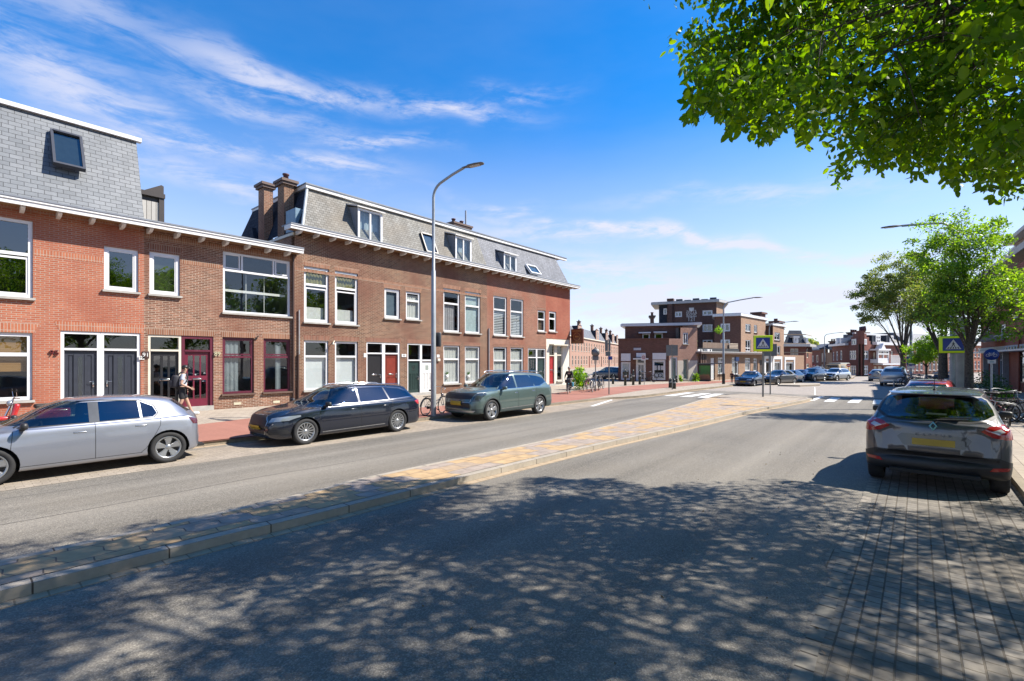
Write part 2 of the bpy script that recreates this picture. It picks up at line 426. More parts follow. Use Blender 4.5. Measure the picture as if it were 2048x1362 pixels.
# ---------------------------------------------------------------- facade frame: x along the wall, y INTO the wall, z up
class Fac:
    def __init__(s, A, B):
        s.A = Vector((A[0], A[1], 0)); d = Vector((B[0]-A[0], B[1]-A[1], 0)); s.len = d.length; s.d = d.normalized()
        s.n = Vector((s.d.y, -s.d.x, 0))          # outward
        s.M = Matrix(((s.d.x, -s.n.x, 0, s.A.x), (s.d.y, -s.n.y, 0, s.A.y), (0, 0, 1, 0), (0, 0, 0, 1)))
    def P(s, px, py=HOR, off=0.):
        """photo pixel -> (u, z) on the wall plane moved `off` metres inwards"""
        k = (px-CXP)/FPX; r = cam2w(k, 1.0)
        c0 = s.A - s.n*off
        Y = c0.dot(s.n)/r.dot(s.n); w = r*Y
        return (w-s.A).dot(s.d), CAMH+(HOR-py)/FPX*Y
    def rect(s, x0, x1, yt, yb, off=0., at=None):
        u0 = s.P(x0, 0, off)[0]; u1 = s.P(x1, 0, off)[0]; xc = at if at is not None else (x0+x1)/2
        return u0, u1, s.P(xc, yb, off)[1], s.P(xc, yt, off)[1]
    def W(s, u, y, z): return s.M @ Vector((u, y, z))
def wall(fac, u0, u1, z0, z1, holes, mat, parent, thick=.28, name='wall', y0=0., back=None, backmat=None):
    """brick wall with real openings, their reveals, and a dim room behind"""
    mb = MB(fac.M)
    us = sorted({u0, u1, *[h[0] for h in holes], *[h[1] for h in holes]}); zs = sorted({z0, z1, *[h[2] for h in holes], *[h[3] for h in holes]})
    us = [u for u in us if u0-1e-6 <= u <= u1+1e-6]; zs = [z for z in zs if z0-1e-6 <= z <= z1+1e-6]
    # merge cells column-wise to keep the face count low
    for i in range(len(us)-1):
        run = None
        for j in range(len(zs)-1):
            uc, zc = (us[i]+us[i+1])/2, (zs[j]+zs[j+1])/2
            ins = any(h[0] < uc < h[1] and h[2] < zc < h[3] for h in holes)
            if not ins:
                if run is None: run = zs[j]
            if ins and run is not None: mb.poly([(us[i], y0, run), (us[i+1], y0, run), (us[i+1], y0, zs[j]), (us[i], y0, zs[j])]); run = None
        if run is not None: mb.poly([(us[i], y0, run), (us[i+1], y0, run), (us[i+1], y0, zs[-1]), (us[i], y0, zs[-1])])
    for a, b, c, d in [h[:4] for h in holes]:
        t = y0+thick
        mb.poly([(a, y0, c), (a, y0, d), (a, t, d), (a, t, c)]); mb.poly([(b, y0, d), (b, y0, c), (b, t, c), (b, t, d)])
        mb.poly([(a, y0, d), (b, y0, d), (b, t, d), (a, t, d)]); mb.poly([(b, y0, c), (a, y0, c), (a, t, c), (b, t, c)])
    o = mb.build(name, mat, parent)
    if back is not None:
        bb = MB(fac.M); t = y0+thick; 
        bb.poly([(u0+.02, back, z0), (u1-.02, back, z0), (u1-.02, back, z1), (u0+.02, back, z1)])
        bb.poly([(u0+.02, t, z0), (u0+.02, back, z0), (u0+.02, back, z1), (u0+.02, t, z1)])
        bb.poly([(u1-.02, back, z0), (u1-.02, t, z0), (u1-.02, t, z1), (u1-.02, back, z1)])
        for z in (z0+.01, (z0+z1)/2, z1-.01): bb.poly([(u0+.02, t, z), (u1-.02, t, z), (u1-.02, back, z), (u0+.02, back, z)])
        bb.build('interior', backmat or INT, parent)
    return o
def bars(mb, u0, u1, z0, z1, w, y0, y1, tr=(), mu=()):
    """frame ring + transoms (heights 0..1) + mullions; pieces butt end to end"""
    mb.box((u0, y0, z0), (u0+w, y1, z1)); mb.box((u1-w, y0, z0), (u1, y1, z1))
    mb.box((u0+w, y0, z0), (u1-w, y1, z0+w)); mb.box((u0+w, y0, z1-w), (u1-w, y1, z1))
    for t in tr:
        z = z0+(z1-z0)*t; mb.box((u0+w, y0-.006, z-w*.5), (u1-w, y1, z+w*.5))
    for t in mu:
        lo, hi = z0+w, z1-w
        if isinstance(t, tuple): t, a, b = t; lo = z0+(z1-z0)*a + (w*.5 if a > 0 else w); hi = z0+(z1-z0)*b-(w*.5 if b < 1 else w)
        u = u0+(u1-u0)*t; mb.box((u-w*.4, y0+.004, lo), (u+w*.4, y1, hi))
def window(fac, r, parent, frame=WHITE, tr=(), mu=(), fw=.07, sill=STONE, curtain=None, gl=GL, rec=.06, sash=None, y0=0., label=None, sillout=.1, small=False):
    u0, u1, z0, z1 = r; e = .004
    mb = MB(fac.M); bars(mb, u0+e, u1-e, z0+e, z1-e, fw, y0+rec, y0+rec+.09, tr, mu)
    if sash:      # inner sash rings: list of (ua, ub, za, zb) fractions
        for a, b, c, d in sash:
            bars(mb, u0+(u1-u0)*a+fw*.9, u0+(u1-u0)*b-fw*.9, z0+(z1-z0)*c+fw*.9, z0+(z1-z0)*d-fw*.9, fw*.6, y0+rec+.02, y0+rec+.07)
    o = mb.build('window', frame, parent)
    if label: o['label'] = label
    pb = MB(fac.M); y = y0+rec+.05
    pb.poly([(u0+fw*.8, y, z0+fw*.8), (u1-fw*.8, y, z0+fw*.8), (u1-fw*.8, y, z1-fw*.8), (u0+fw*.8, y, z1-fw*.8)]); pb.build('pane', gl, o)
    if sill is not None:
        sb = MB(fac.M); sb.box((u0-.05, y0-sillout, z0-.07), (u1+.05, y0+rec, z0)); sb.build('sill', sill, o)
    if curtain:
        kind = curtain[0]; mat = curtain[1]; parts = curtain[2] if len(curtain) > 2 else [(0, 1, 0, 1)]
        cb = MB(fac.M)
        for a, b, c, d in parts:
            ua, ub = u0+fw+(u1-u0-2*fw)*a, u0+fw+(u1-u0-2*fw)*b; za, zb = z0+fw+(z1-z0-2*fw)*c, z0+fw+(z1-z0-2*fw)*d
            yc = y0+rec+.13
            if kind == 'flat': cb.poly([(ua, yc, za), (ub, yc, za), (ub, yc, zb), (ua, yc, zb)])
            else:
                n = max(4, int((ub-ua)/.045)); 
                pts = [(ua+(ub-ua)*i/n, yc+.03*math.sin(i*1.9+ua)*(1 if i % 2 else .6), ) for i in range(n+1)]
                cb.add([(p[0], p[1], za) for p in pts]+[(p[0], p[1], zb) for p in pts], [(i, i+1, n+2+i, n+1+i) for i in range(n)], True)
        cb.build('curtain' if kind != 'flat' else 'blind', mat, o)
    return o
def lintel(fac, r, parent, mat, h=.22, flare=.06, proud=.004):
    u0, u1, z0, z1 = r; mb = MB(fac.M)
    mb.prism([(u0-.02, -proud, z1+.004), (u1+.02, -proud, z1+.004), (u1+flare+.04, -proud, z1+h), (u0-flare-.04, -proud, z1+h)], (0, proud+.01, 0))
    return mb.build('lintel', mat, parent)
def band(fac, u0, u1, z, h, parent, mat, proud=.004):
    mb = MB(fac.M); mb.box((u0, -proud, z), (u1, .01, z+h)); return mb.build('brick_band', mat, parent)
def door(fac, r, parent, frame, leafm, zt, style='panel', fw=.07, rec=.10, handle=CHROME, gl=GLD, label=None, hinge=1, numbers=None):
    """r: whole opening; zt: height of the transom rail between the door leaf and the top light"""
    u0, u1, z0, z1 = r; e = .003; w = u1-u0
    lb = MB(fac.M); y = rec; a, b, c, d = u0+fw, u1-fw, z0+.05, zt
    mats = [leafm, gl, leafm]
    H = d-c
    def hole_leaf(holes):
        us = sorted({a, b, *[h[0] for h in holes], *[h[1] for h in holes]}); zs = sorted({c, d, *[h[2] for h in holes], *[h[3] for h in holes]})
        for i in range(len(us)-1):
            for j in range(len(zs)-1):
                uc, zc = (us[i]+us[i+1])/2, (zs[j]+zs[j+1])/2
                if not any(h[0] < uc < h[1] and h[2] < zc < h[3] for h in holes): lb.poly([(us[i], y, zs[j]), (us[i+1], y, zs[j]), (us[i+1], y, zs[j+1]), (us[i], y, zs[j+1])])
        for h in holes:
            p, q, s_, t = h
            lb.poly([(p, y, s_), (p, y, t), (p, y+.02, t), (p, y+.02, s_)]); lb.poly([(q, y, t), (q, y, s_), (q, y+.02, s_), (q, y+.02, t)])
            lb.poly([(p, y, t), (q, y, t), (q, y+.02, t), (p, y+.02, t)]); lb.poly([(q, y, s_), (p, y, s_), (p, y+.02, s_), (q, y+.02, s_)])
            if not h_glass:
                m_ = .03; lb.poly([(p, y+.02, s_), (q, y+.02, s_), (q, y+.02, t), (p, y+.02, t)]); lb.box((p+m_, y+.004, s_+m_), (q-m_, y+.019, t-m_))
    W_ = b-a; h_glass = False; panes = []
    if style == 'panel': hole_leaf([(a+.12*W_, b-.12*W_, c+.08*H, c+.42*H), (a+.12*W_, b-.12*W_, c+.50*H, c+.92*H)])
    elif style == 'sixpane':
        h_glass = True; hs = []
        for i in range(3):
            p = a+W_*(.14+i*.26); q = p+W_*.2
            hs += [(p, q, c+.14*H, c+.48*H), (p, q, c+.56*H, c+.93*H)]
        hole_leaf(hs); panes = hs
    elif style == 'slats':
        hs = [(a+.12*W_, a+.28*W_, c+.22*H, c+.92*H), (a+.62*W_, a+.84*W_, c+.22*H, c+.92*H)]
        hole_leaf(hs); lb.box((a+.29*W_, y-.014, c+.2*H), (a+.39*W_, y, c+.94*H)); lb.box((a+.62*W_, y-.014, c+.2*H), (a+.70*W_, y, c+.94*H))
        lb.box((a+.1*W_, y-.016, c+.13*H), (a+.9*W_, y, c+.19*H))
        panes = [(a+.42*W_, a+.56*W_, c+.24*H, c+.9*H)]
    elif style == 'tallpanes':
        h_glass = True; hs = [(a+.13*W_, a+.36*W_, c+.12*H, c+.48*H), (a+.45*W_, a+.62*W_, c+.12*H, c+.48*H), (a+.13*W_, a+.36*W_, c+.54*H, c+.92*H), (a+.45*W_, a+.62*W_, c+.54*H, c+.92*H), (a+.70*W_, a+.9*W_, c+.12*H, c+.92*H)]
        hole_leaf(hs); panes = hs
    elif style == 'cottage':
        hole_leaf([(a+.14*W_, a+.30*W_, c+.1*H, c+.6*H), (a+.42*W_, a+.58*W_, c+.1*H, c+.6*H), (a+.70*W_, a+.86*W_, c+.1*H, c+.6*H)])
        panes = [(a+.36*W_, a+.64*W_, c+.7*H, c+.86*H)]
    else: hole_leaf([])
    o = lb.build('door', leafm, parent)
    if label: o['label'] = label
    fb = MB(fac.M); fy0, fy1 = .03, rec+.06
    fb.box((u0+e, fy0, z0), (u0+fw, fy1, z1-e)); fb.box((u1-fw, fy0, z0), (u1-e, fy1, z1-e)); fb.box((u0+fw, fy0, z1-fw), (u1-fw, fy1, z1-e)); fb.box((u0+fw, fy0-.01, zt), (u1-fw, fy1, zt+.07))
    fb.build('door_frame', frame, o)
    st = MB(fac.M); st.box((u0+e, -.06, z0-.12), (u1-e, rec+.05, z0+.05)); st.build('threshold', STONE, o)
    pb = MB(fac.M); pb.poly([(a, rec+.03, zt+.07), (b, rec+.03, zt+.07), (b, rec+.03, z1-fw), (a, rec+.03, z1-fw)])
    pb.build('pane', GL, o)
    if panes:
        pb = MB(fac.M)
        for p in panes:
            yy = y+.015 if h_glass else y-.004
            pb.poly([(p[0], yy, p[2]), (p[1], yy, p[2]), (p[1], yy, p[3]), (p[0], yy, p[3])])
        pb.build('pane', gl if h_glass else GLP, o)
    hb = MB(fac.M); hu = b-.09 if hinge > 0 else a+.09
    hb.rbox((hu, y-.02, c+.46*H), (.04, .02, .2), .006); hb.tube([(hu, y-.02, c+.5*H), (hu, y-.07, c+.5*H), (hu-.12*hinge, y-.075, c+.5*H)], .011, 6); hb.build('handle', handle, o)
    if style != 'cottage':
        lb2 = MB(fac.M); lb2.rbox(((a+b)/2, y-.012, c+(.17 if style == 'slats' else .5)*H), (.30, .02, .06), .006); lb2.build('letter_slot', CHROME, o)
    return o
def cornice(fac, u0, u1, zb, zt, out, parent, inset=.0, mat=WHITE, brackets=None, bsize=(.10, .30, .16), gutter=LEAD, ret0=False, ret1=False):
    mb = MB(fac.M)
    mb.box((u0, -out, zb), (u1, -out+.06, zt)); mb.box((u0, -out-.03, zt-.07), (u1, -out, zt-.004))
    if ret0: mb.box((u0, -out+.06, zb), (u0+.06, 0, zt))
    if ret1: mb.box((u1-.06, -out+.06, zb), (u1, 0, zt))
    o = mb.build('cornice', mat, parent)
    sb = MB(fac.M); sb.box((u0+.06, -out+.06, zb+.04), (u1-.06, -.002, zb+.07)); sb.build('soffit', SOFFIT, o)
    gb = MB(fac.M); gb.box((u0, -out-.05, zt), (u1, .25, zt+.05)); gb.build('gutter', gutter, o)
    if brackets:
        for u in brackets:
            b = MB(fac.M); L = out*.72
            b.prism([(u-bsize[0]/2, -.001, zb+.04), (u-bsize[0]/2, -L-.08, zb+.04), (u-bsize[0]/2, -L-.08, zb-.04), (u-bsize[0]/2, -L+.06, zb-bsize[2]*.7), (u-bsize[0]/2, -.001, zb-bsize[2]*.8)], (bsize[0], 0, 0))
            b.build('bracket', mat, o)
    return o
def text3d(txt, size, M, mat, name, parent, ext=.004, align='CENTER', sx=1., spacing=1.0):
    cu = bpy.data.curves.new(name, 'FONT'); cu.body = txt; cu.size = size; cu.extrude = ext; cu.align_x = align; cu.align_y = 'CENTER'; cu.space_character = spacing; cu.space_line = .95
    tmp = bpy.data.objects.new('tmp', cu); COL.objects.link(tmp)
    bpy.context.view_layer.update()
    me = bpy.data.meshes.new_from_object(tmp.evaluated_get(bpy.context.evaluated_depsgraph_get()))
    bpy.data.objects.remove(tmp)
    mb = MB(M); mb.add([(v.co.x*sx, v.co.y, v.co.z) for v in me.vertices], [list(p.vertices) for p in me.polygons])
    bpy.data.meshes.remove(me)
    return mb.build(name, mat, parent)
def facM(fac, u, y, z):
    """text frame on a facade: x along wall, text up = z, text normal outward"""
    o = fac.W(u, y, z); d, n = fac.d, fac.n
    return Matrix(((d.x, 0, n.x, o.x), (d.y, 0, n.y, o.y), (0, 1, 0, o.z), (0, 0, 0, 1)))
# ================================================================ GROUND
def asphalt(name, col, track=True):
    m, nt, b = newmat(name); L = nt.links.new
    tc = nt.nodes.new('ShaderNodeTexCoord'); O = tc.outputs['Object']
    def nz(sc, det, vec=O, sx=None):
        if sx:
            mp = nt.nodes.new('ShaderNodeMapping'); mp.inputs['Scale'].default_value = sx; L(O, mp.inputs[0]); vec = mp.outputs[0]
        n = nt.nodes.new('ShaderNodeTexNoise'); n.inputs['Scale'].default_value = sc; n.inputs['Detail'].default_value = det; L(vec, n.inputs['Vector']); return n.outputs['Fac']
    vo = nt.nodes.new('ShaderNodeTexVoronoi'); vo.inputs['Scale'].default_value = 95; L(O, vo.inputs['Vector'])
    sep = nt.nodes.new('ShaderNodeSeparateColor'); L(vo.outputs['Color'], sep.inputs[0])
    g1 = mathn(nt, 'MULTIPLY', mathn(nt, 'POWER', sep.outputs[0], 2.2), 1.15)
    big = nz(.35, 5); tr = nz(1, 5, sx=(.03, 1.1, 1)); fine = nz(22, 4)
    k = mathn(nt, 'ADD', mathn(nt, 'ADD', mathn(nt, 'MULTIPLY', g1, .62), mathn(nt, 'MULTIPLY', big, .45)), mathn(nt, 'ADD', mathn(nt, 'MULTIPLY', tr, 1.5), mathn(nt, 'MULTIPLY', fine, .25)))
    k = mathn(nt, 'ADD', k, -.42)
    mx = nt.nodes.new('ShaderNodeVectorMath'); mx.operation = 'SCALE'; mx.inputs[0].default_value = col; L(k, mx.inputs['Scale'])
    # sandy tint patches
    mr = nt.nodes.new('ShaderNodeMapRange'); mr.inputs['From Min'].default_value = .45; mr.inputs['From Max'].default_value = .75; mr.inputs['To Max'].default_value = .35
    L(nz(.6, 6), mr.inputs[0]); mi = nt.nodes.new('ShaderNodeMix'); mi.data_type = 'RGBA'; L(mr.outputs[0], mi.inputs['Factor']); L(mx.outputs[0], mi.inputs[6]); mi.inputs[7].default_value = (.17, .145, .11, 1)
    L(mi.outputs[2], b.inputs['Base Color']); b.inputs['Roughness'].default_value = .82; b.inputs['Specular IOR Level'].default_value = .35
    bp = nt.nodes.new('ShaderNodeBump'); bp.inputs['Strength'].default_value = .5; bp.inputs['Distance'].default_value = .006; L(vo.outputs['Distance'], bp.inputs['Height']); L(bp.outputs[0], b.inputs['Normal'])
    return m
ASPH = asphalt('worn asphalt', (.168, .152, .126))
ASPH2 = asphalt('pale far asphalt', (.20, .19, .175))
PAVE = bricky('beige paving slabs', (.40, .34, .27), (.47, .40, .32), (.22, .18, .14), .30, .30, .008, var=.18, rot=0, bump=.3)
PAVE_J = bricky('pale junction pavers', (.36, .32, .28), (.43, .38, .33), (.25, .22, .19), .21, .105, .006, var=.2, rot=45)
REDP_ = bricky('red cycle path', (.36, .16, .115), (.41, .19, .14), (.33, .15, .11), 2.2, 3.3, .01, var=.22, bump=.1)
PAVER = bricky('grey brick pavers', (.21, .195, .17), (.30, .275, .24), (.115, .098, .078), .125, .115, .007, var=.55, bump=1.0, c3=(.22, .185, .14))
PAVER_L = bricky('sandy bay pavers', (.33, .28, .22), (.40, .34, .27), (.24, .2, .15), .21, .105, .006, var=.35, bump=.5)
KERB = bricky('concrete kerb', (.42, .37, .30), (.47, .41, .33), (.10, .08, .06), 1.0, 5, .008, var=.25, bump=.3)
KERB_D = bricky('weathered kerb', (.27, .23, .17), (.33, .28, .21), (.09, .07, .05), 1.0, 5, .008, var=.4, bump=.3)
GUTT = bricky('sandy gutter strip', (.44, .34, .23), (.50, .39, .27), (.3, .22, .14), .21, .3, .008, var=.3, bump=.3)
PAINT = plain('road paint', (.74, .74, .71), .7, var=.14, scale=3)
def island_mat():
    m, nt, b = newmat('yellow and grey island tiles'); L = nt.links.new
    tc = nt.nodes.new('ShaderNodeTexCoord'); sp = nt.nodes.new('ShaderNodeSeparateXYZ'); L(tc.outputs['UV'], sp.inputs[0])
    x, y = sp.outputs[0], sp.outputs[1]
    zig = mathn(nt, 'MULTIPLY', mathn(nt, 'PINGPONG', mathn(nt, 'ADD', y, .0), .13), .35)
    cv = nt.nodes.new('ShaderNodeCombineXYZ'); L(mathn(nt, 'ADD', x, mathn(nt, 'ADD', zig, mathn(nt, 'MULTIPLY', y, .25))), cv.inputs[0]); L(y, cv.inputs[1])
    br = nt.nodes.new('ShaderNodeTexBrick'); br.offset = .5; br.inputs['Scale'].default_value = 1; br.inputs['Brick Width'].default_value = .36; br.inputs['Row Height'].default_value = .39
    br.inputs['Mortar Size'].default_value = .007; br.inputs['Color1'].default_value = (0, 0, 0, 1); br.inputs['Color2'].default_value = (1, 1, 1, 1); br.inputs['Mortar'].default_value = (.5, .5, .5, 1)
    L(cv.outputs[0], br.inputs['Vector'])
    mr = nt.nodes.new('ShaderNodeMapRange'); mr.inputs['From Min'].default_value = .35; mr.inputs['From Max'].default_value = .55; L(br.outputs['Color'], mr.inputs[0])
    mi = nt.nodes.new('ShaderNodeMix'); mi.data_type = 'RGBA'; L(mr.outputs[0], mi.inputs['Factor']); mi.inputs[6].default_value = (.27, .22, .18, 1); mi.inputs[7].default_value = (.35, .24, .125, 1)
    m2 = nt.nodes.new('ShaderNodeMix'); m2.data_type = 'RGBA'; L(br.outputs['Fac'], m2.inputs['Factor']); L(mi.outputs[2], m2.inputs[6]); m2.inputs[7].default_value = (.10, .075, .055, 1)
    n = nt.nodes.new('ShaderNodeTexNoise'); n.inputs['Scale'].default_value = 5; n.inputs['Detail'].default_value = 8; L(tc.outputs['UV'], n.inputs['Vector'])
    sc = nt.nodes.new('ShaderNodeVectorMath'); sc.operation = 'SCALE'; L(m2.outputs[2], sc.inputs[0]); L(mathn(nt, 'ADD', n.outputs['Fac'], .48), sc.inputs['Scale'])
    L(sc.outputs[0], b.inputs['Base Color']); b.inputs['Roughness'].default_value = .85
    bp = nt.nodes.new('ShaderNodeBump'); bp.invert = True; bp.inputs['Strength'].default_value = .4; bp.inputs['Distance'].default_value = .01; L(br.outputs['Fac'], bp.inputs['Height']); L(bp.outputs[0], b.inputs['Normal'])
    return m
ISL = island_mat()
def sheet(name, pts, z, mat, kind=True):
    mb = MB(); mb.poly([(p[0], p[1], z) for p in pts]); o = mb.build(name, mat)
    if o.data.polygons[0].normal.z < 0: o.data.flip_normals()
    if kind: o['kind'] = 'structure'
    return o
def smooth_line(pts, n=8):
    """Catmull-Rom through 2-D points"""
    out = []; P = [pts[0]]+list(pts)+[pts[-1]]
    for i in range(1, len(P)-2):
        a, b, c, d = [Vector((q[0], q[1])) for q in P[i-1:i+3]]
        for k in range(n):
            t = k/n; out.append(.5*((2*b)+(c-a)*t+(2*a-5*b+4*c-d)*t*t+(-a+3*b-3*c+d)*t**3))
    out.append(Vector(pts[-1][:2])); return out
def offset_line(L_, d):
    out = []
    for i, p in enumerate(L_):
        t = (L_[min(i+1, len(L_)-1)]-L_[max(i-1, 0)]); t = Vector((t[0], t[1])).normalized(); out.append(Vector((p[0]-t.y*d, p[1]+t.x*d)))
    return out
def strip(name, L_, w0, w1, z0, z1, mat, dz=None):
    """kerb / gutter running along a line: offsets w0..w1 (left +), from z0 to z1; UV runs along its length"""
    a = offset_line(L_, w0); b = offset_line(L_, w1); mb = MB(); n = len(L_); acc = 0; us = [0]
    for i in range(1, n): acc += (Vector(L_[i])-Vector(L_[i-1])).length; us.append(acc)
    for i in range(n-1):
        p = [a[i], a[i+1], b[i+1], b[i]]
        mb.poly([(q[0], q[1], z1) for q in p])
        mb.poly([(a[i][0], a[i][1], z0), (a[i+1][0], a[i+1][1], z0), (a[i+1][0], a[i+1][1], z1), (a[i][0], a[i][1], z1)])
        mb.poly([(b[i+1][0], b[i+1][1], z0), (b[i][0], b[i][1], z0), (b[i][0], b[i][1], z1), (b[i+1][0], b[i+1][1], z1)])
    o = mb.build(name, mat); uv = o.data.uv_layers[0].data; k = 0; w = abs(w1-w0)
    for i in range(n-1):
        for q in range(3):
            if q == 0: c = [(us[i], 0), (us[i+1], 0), (us[i+1], w), (us[i], w)]
            elif q == 1: c = [(us[i], 0), (us[i+1], 0), (us[i+1], .1), (us[i], .1)]
            else: c = [(us[i+1], 0), (us[i], 0), (us[i], .1), (us[i+1], .1)]
            for uvc in c: uv[k].uv = uvc; k += 1
    o['kind'] = 'structure'; return o
sheet('ground', [(-600, -600), (900, -600), (900, 900), (-600, 900)], -.02, PAVE_J)
# roadway: left edge line (foot of the left kerb) and right edge
LK = [(-14, 12.95), (3.7, 12.93), (9, 12.75), (17.7, 12.5), (20.8, 12.42), (22.4, 12.25), (23.7, 11.75), (25.6, 11.5), (31.7, 11.45), (36, 11.2), (41, 10.9), (46, 9.9), (53, 7.6), (60, 5.9), (64, 5.3)]
LKs = smooth_line(LK, 6)
RK = [(-14, -1.22), (12, -1.22), (24, -1.22), (30, -1.3)]
road = [(p[0], p[1]) for p in LKs] + [(64, -3), (40, -3), (30, -1.22), (-14, -1.22)]
sheet('road', road, 0, ASPH)
sheet('junction_paving', [(33.2, 11.3), (36, 11.2), (41, 10.9), (46, 9.9), (53, 7.6), (60, 5.9), (66, 5.2), (66, -4), (33, -4), (32.2, 2.0)], .004, PAVE_J)
# left footway, raised by the kerb
left = [(p[0], p[1]) for p in LKs]
mb = MB(); mb.poly([(p[0], p[1]+.12, .1) for p in LKs] + [(120, 8, .1), (160, 160, .1), (35, 160, .1), (31.5, 60, .1), (31.5, 21.4, .1), (-14, 21.4, .1)]); o = struct('pavement', mb, PAVE)
if o.data.polygons[0].normal.z < 0: o.data.flip_normals()
strip('kerb', LKs, 0, .125, 0, .104, KERB_D)
strip('gutter', LKs, -.16, 0, 0, .006, GUTT)
# red cycle path
up = [g(*p, .104) for p in ((150, 875), (380, 851), (520, 834), (870, 813), (1000, 799), (1160, 780), (1240, 773), (1300, 769), (1400, 763.5), (1470, 760))]
lo = [g(*p, .104) for p in ((1470, 763), (1400, 769), (1340, 774.5), (1280, 781), (1220, 790))]
ul = [(-14, up[0].y)] + [(p.x, p.y) for p in up]; ll = [(p.x, p.y) for p in lo] + [(21.5, 12.62), (17.7, 12.66), (9, 12.78), (3.7, 12.9), (-14, 12.9)]
sheet('cycle_path', ul+ll, .104, REDP_)
# parking bay pavers left and right
sheet('parking_bay', [(-14, 10.95), (19.0, 10.85), (23.0, 11.6), (22.4, 12.2), (20.8, 12.3), (17.7, 12.36), (9, 12.48), (-14, 12.6)], .004, PAVER_L)
edge = []
random.seed(3)
x = -14.
while x < 25:
    edge.append((x, .64+random.uniform(-.022, .022)+(.10 if 5.6 < x < 6.2 else 0))); x += random.uniform(.2, .5)
sheet('parking_lane', edge+[(25.5, .0), (26.5, -1.22), (-14, -1.22)], .005, PAVER)
sheet('edge_course', [(x_, .52+.012*math.sin(x_*5)) for x_ in [-14+i*.5 for i in range(79)]]+[(x_, .63) for x_ in [25-i*.5 for i in range(79)]], .0075, bricky('edge course bricks', (.25, .23, .19), (.34, .30, .25), (.06, .05, .04), .21, 1, .010, var=.5))
# right footway
RKs = smooth_line([(-14, -1.2), (0, -1.2), (12, -1.2), (24, -1.2), (26.4, -1.1), (27.2, -.6)], 6)
mb = MB(); mb.poly([(p[0], p[1], 0) for p in [(-14, -1.33), (24.4, -1.33), (26.6, -1.22), (27.3, -.7), (31, -.5), (40, -1.6), (60, -3.2), (60, -40), (-14, -40)]]); o = struct('footway', mb, PAVE)
if o.data.polygons[0].normal.z < 0: o.data.flip_normals()
o.location.z = .1
strip('kerb_right', RKs, -.13, 0, 0, .104, KERB_D)
# central island
IN = [(-14, 5.92), (.3, 5.90), (2.96, 5.82), (6.6, 5.74), (10, 5.58), (14.3, 5.25), (18, 5.03), (21, 4.85), (24.2, 4.5), (27, 4.2), (29.0, 4.15)]
IFa = [(a*.951+.4*(a > 20), b*.951+.35*(a > 20)) for a, b in [(29.6, 4.6), (30.3, 6.0), (30.0, 7.6), (28.6, 8.35), (26, 8.32), (21.5, 7.8), (15, 7.55), (10.1, 7.3), (4.8, 7.38), (1.9, 7.2), (-14, 7.2)]]
INs, IFs = smooth_line(IN, 6), smooth_line(IFa, 6)
mb = MB(); mb.poly([(p[0], p[1]+.18, .1) for p in INs[:-1]] + [(p[0]-.05, p[1]-.1, .1) for p in IFs]); o = struct('traffic_island', mb, ISL)
if o.data.polygons[0].normal.z < 0: o.data.flip_normals()
strip('island_kerb', INs + IFs[:14], 0, .15, 0, .104, KERB)
strip('island_kerb_far', IFs[12:], 0, .12, 0, .104, KERB)
strip('island_gutter', INs, -.14, 0, 0, .006, GUTT)
# paler crossing patch on the island between the two crossings
sheet('island_crossing', [(25.0, 4.62), (29.2, 4.38), (30.0, 6.0), (29.6, 7.7), (28.4, 8.15), (26.2, 8.1)], .104, PAVE)
# zebra stripes (white paint), one object per marking
def marking(name, pts, z=.008):
    return sheet(name, pts, z, PAINT)
def pxsheet(name, pts, z, mat=None): return sheet(name, [tuple(g(*p, z))[:2] for p in pts], z, mat or PAINT)
for q in (((1615, 801), (1640, 793), (1650, 793), (1629, 801)), ((1647, 803), (1663, 794.5), (1682, 795.5), (1668, 803.5)), ((1694, 805), (1707, 797), (1726, 798), (1717, 806)), ((1745, 808), (1747, 799), (1768, 800), (1768, 809)),
          ((1326, 791.5), (1372, 785), (1390, 785), (1346, 792)), ((1358, 793.5), (1405, 786.5), (1424, 786.5), (1381, 794)), ((1394, 795), (1428, 787.5), (1448, 787.5), (1416, 795.5))):
    pxsheet('zebra_stripe', q, .009)
pxsheet('bay_line', ((1180, 812), (1222, 799), (1226, 800), (1188, 812.5)), .009)
pxsheet('lane_dash', ((1628.6, 790), (1631.5, 790), (1630.3, 774), (1628.6, 774)), .009)
# tar seam lines along the carriageway
TAR = plain('tar seam', (.09, .083, .075), .7)
for y_, x0_, x1_, w_ in ((8.75, -10, 30, .012), (10.3, -10, 22, .010)):
    mb = MB(); n_ = 60
    pts = [(x0_+(x1_-x0_)*i/n_, y_+.05*math.sin(i*.9+y_)+random.uniform(-.015, .015)) for i in range(n_+1)]
    for i in range(n_): mb.poly([(pts[i][0], pts[i][1]-w_/2, .0045), (pts[i+1][0], pts[i+1][1]-w_/2, .0045), (pts[i+1][0], pts[i+1][1]+w_/2, .0045), (pts[i][0], pts[i][1]+w_/2, .0045)])
    struct('tar_seam', mb, TAR)
# refuge beyond the crossing
mb = MB(); rp = [g(*p, 0) for p in ((1556, 772.5), (1600, 773.5), (1640, 771.5), (1640, 769), (1600, 768.5), (1562, 770))]
mb.prism([(p.x, p.y, 0.0) for p in rp], (0, 0, .12)); struct('refuge_kerb', mb, KERB)
sheet('grass_patch', [tuple(g(*p, .108))[:2] for p in ((1985, 818), (2010, 820), (2026, 829), (2012, 834), (1990, 828))], .108, plain('dry grass', (.34, .30, .12), .9, var=.4, scale=20))
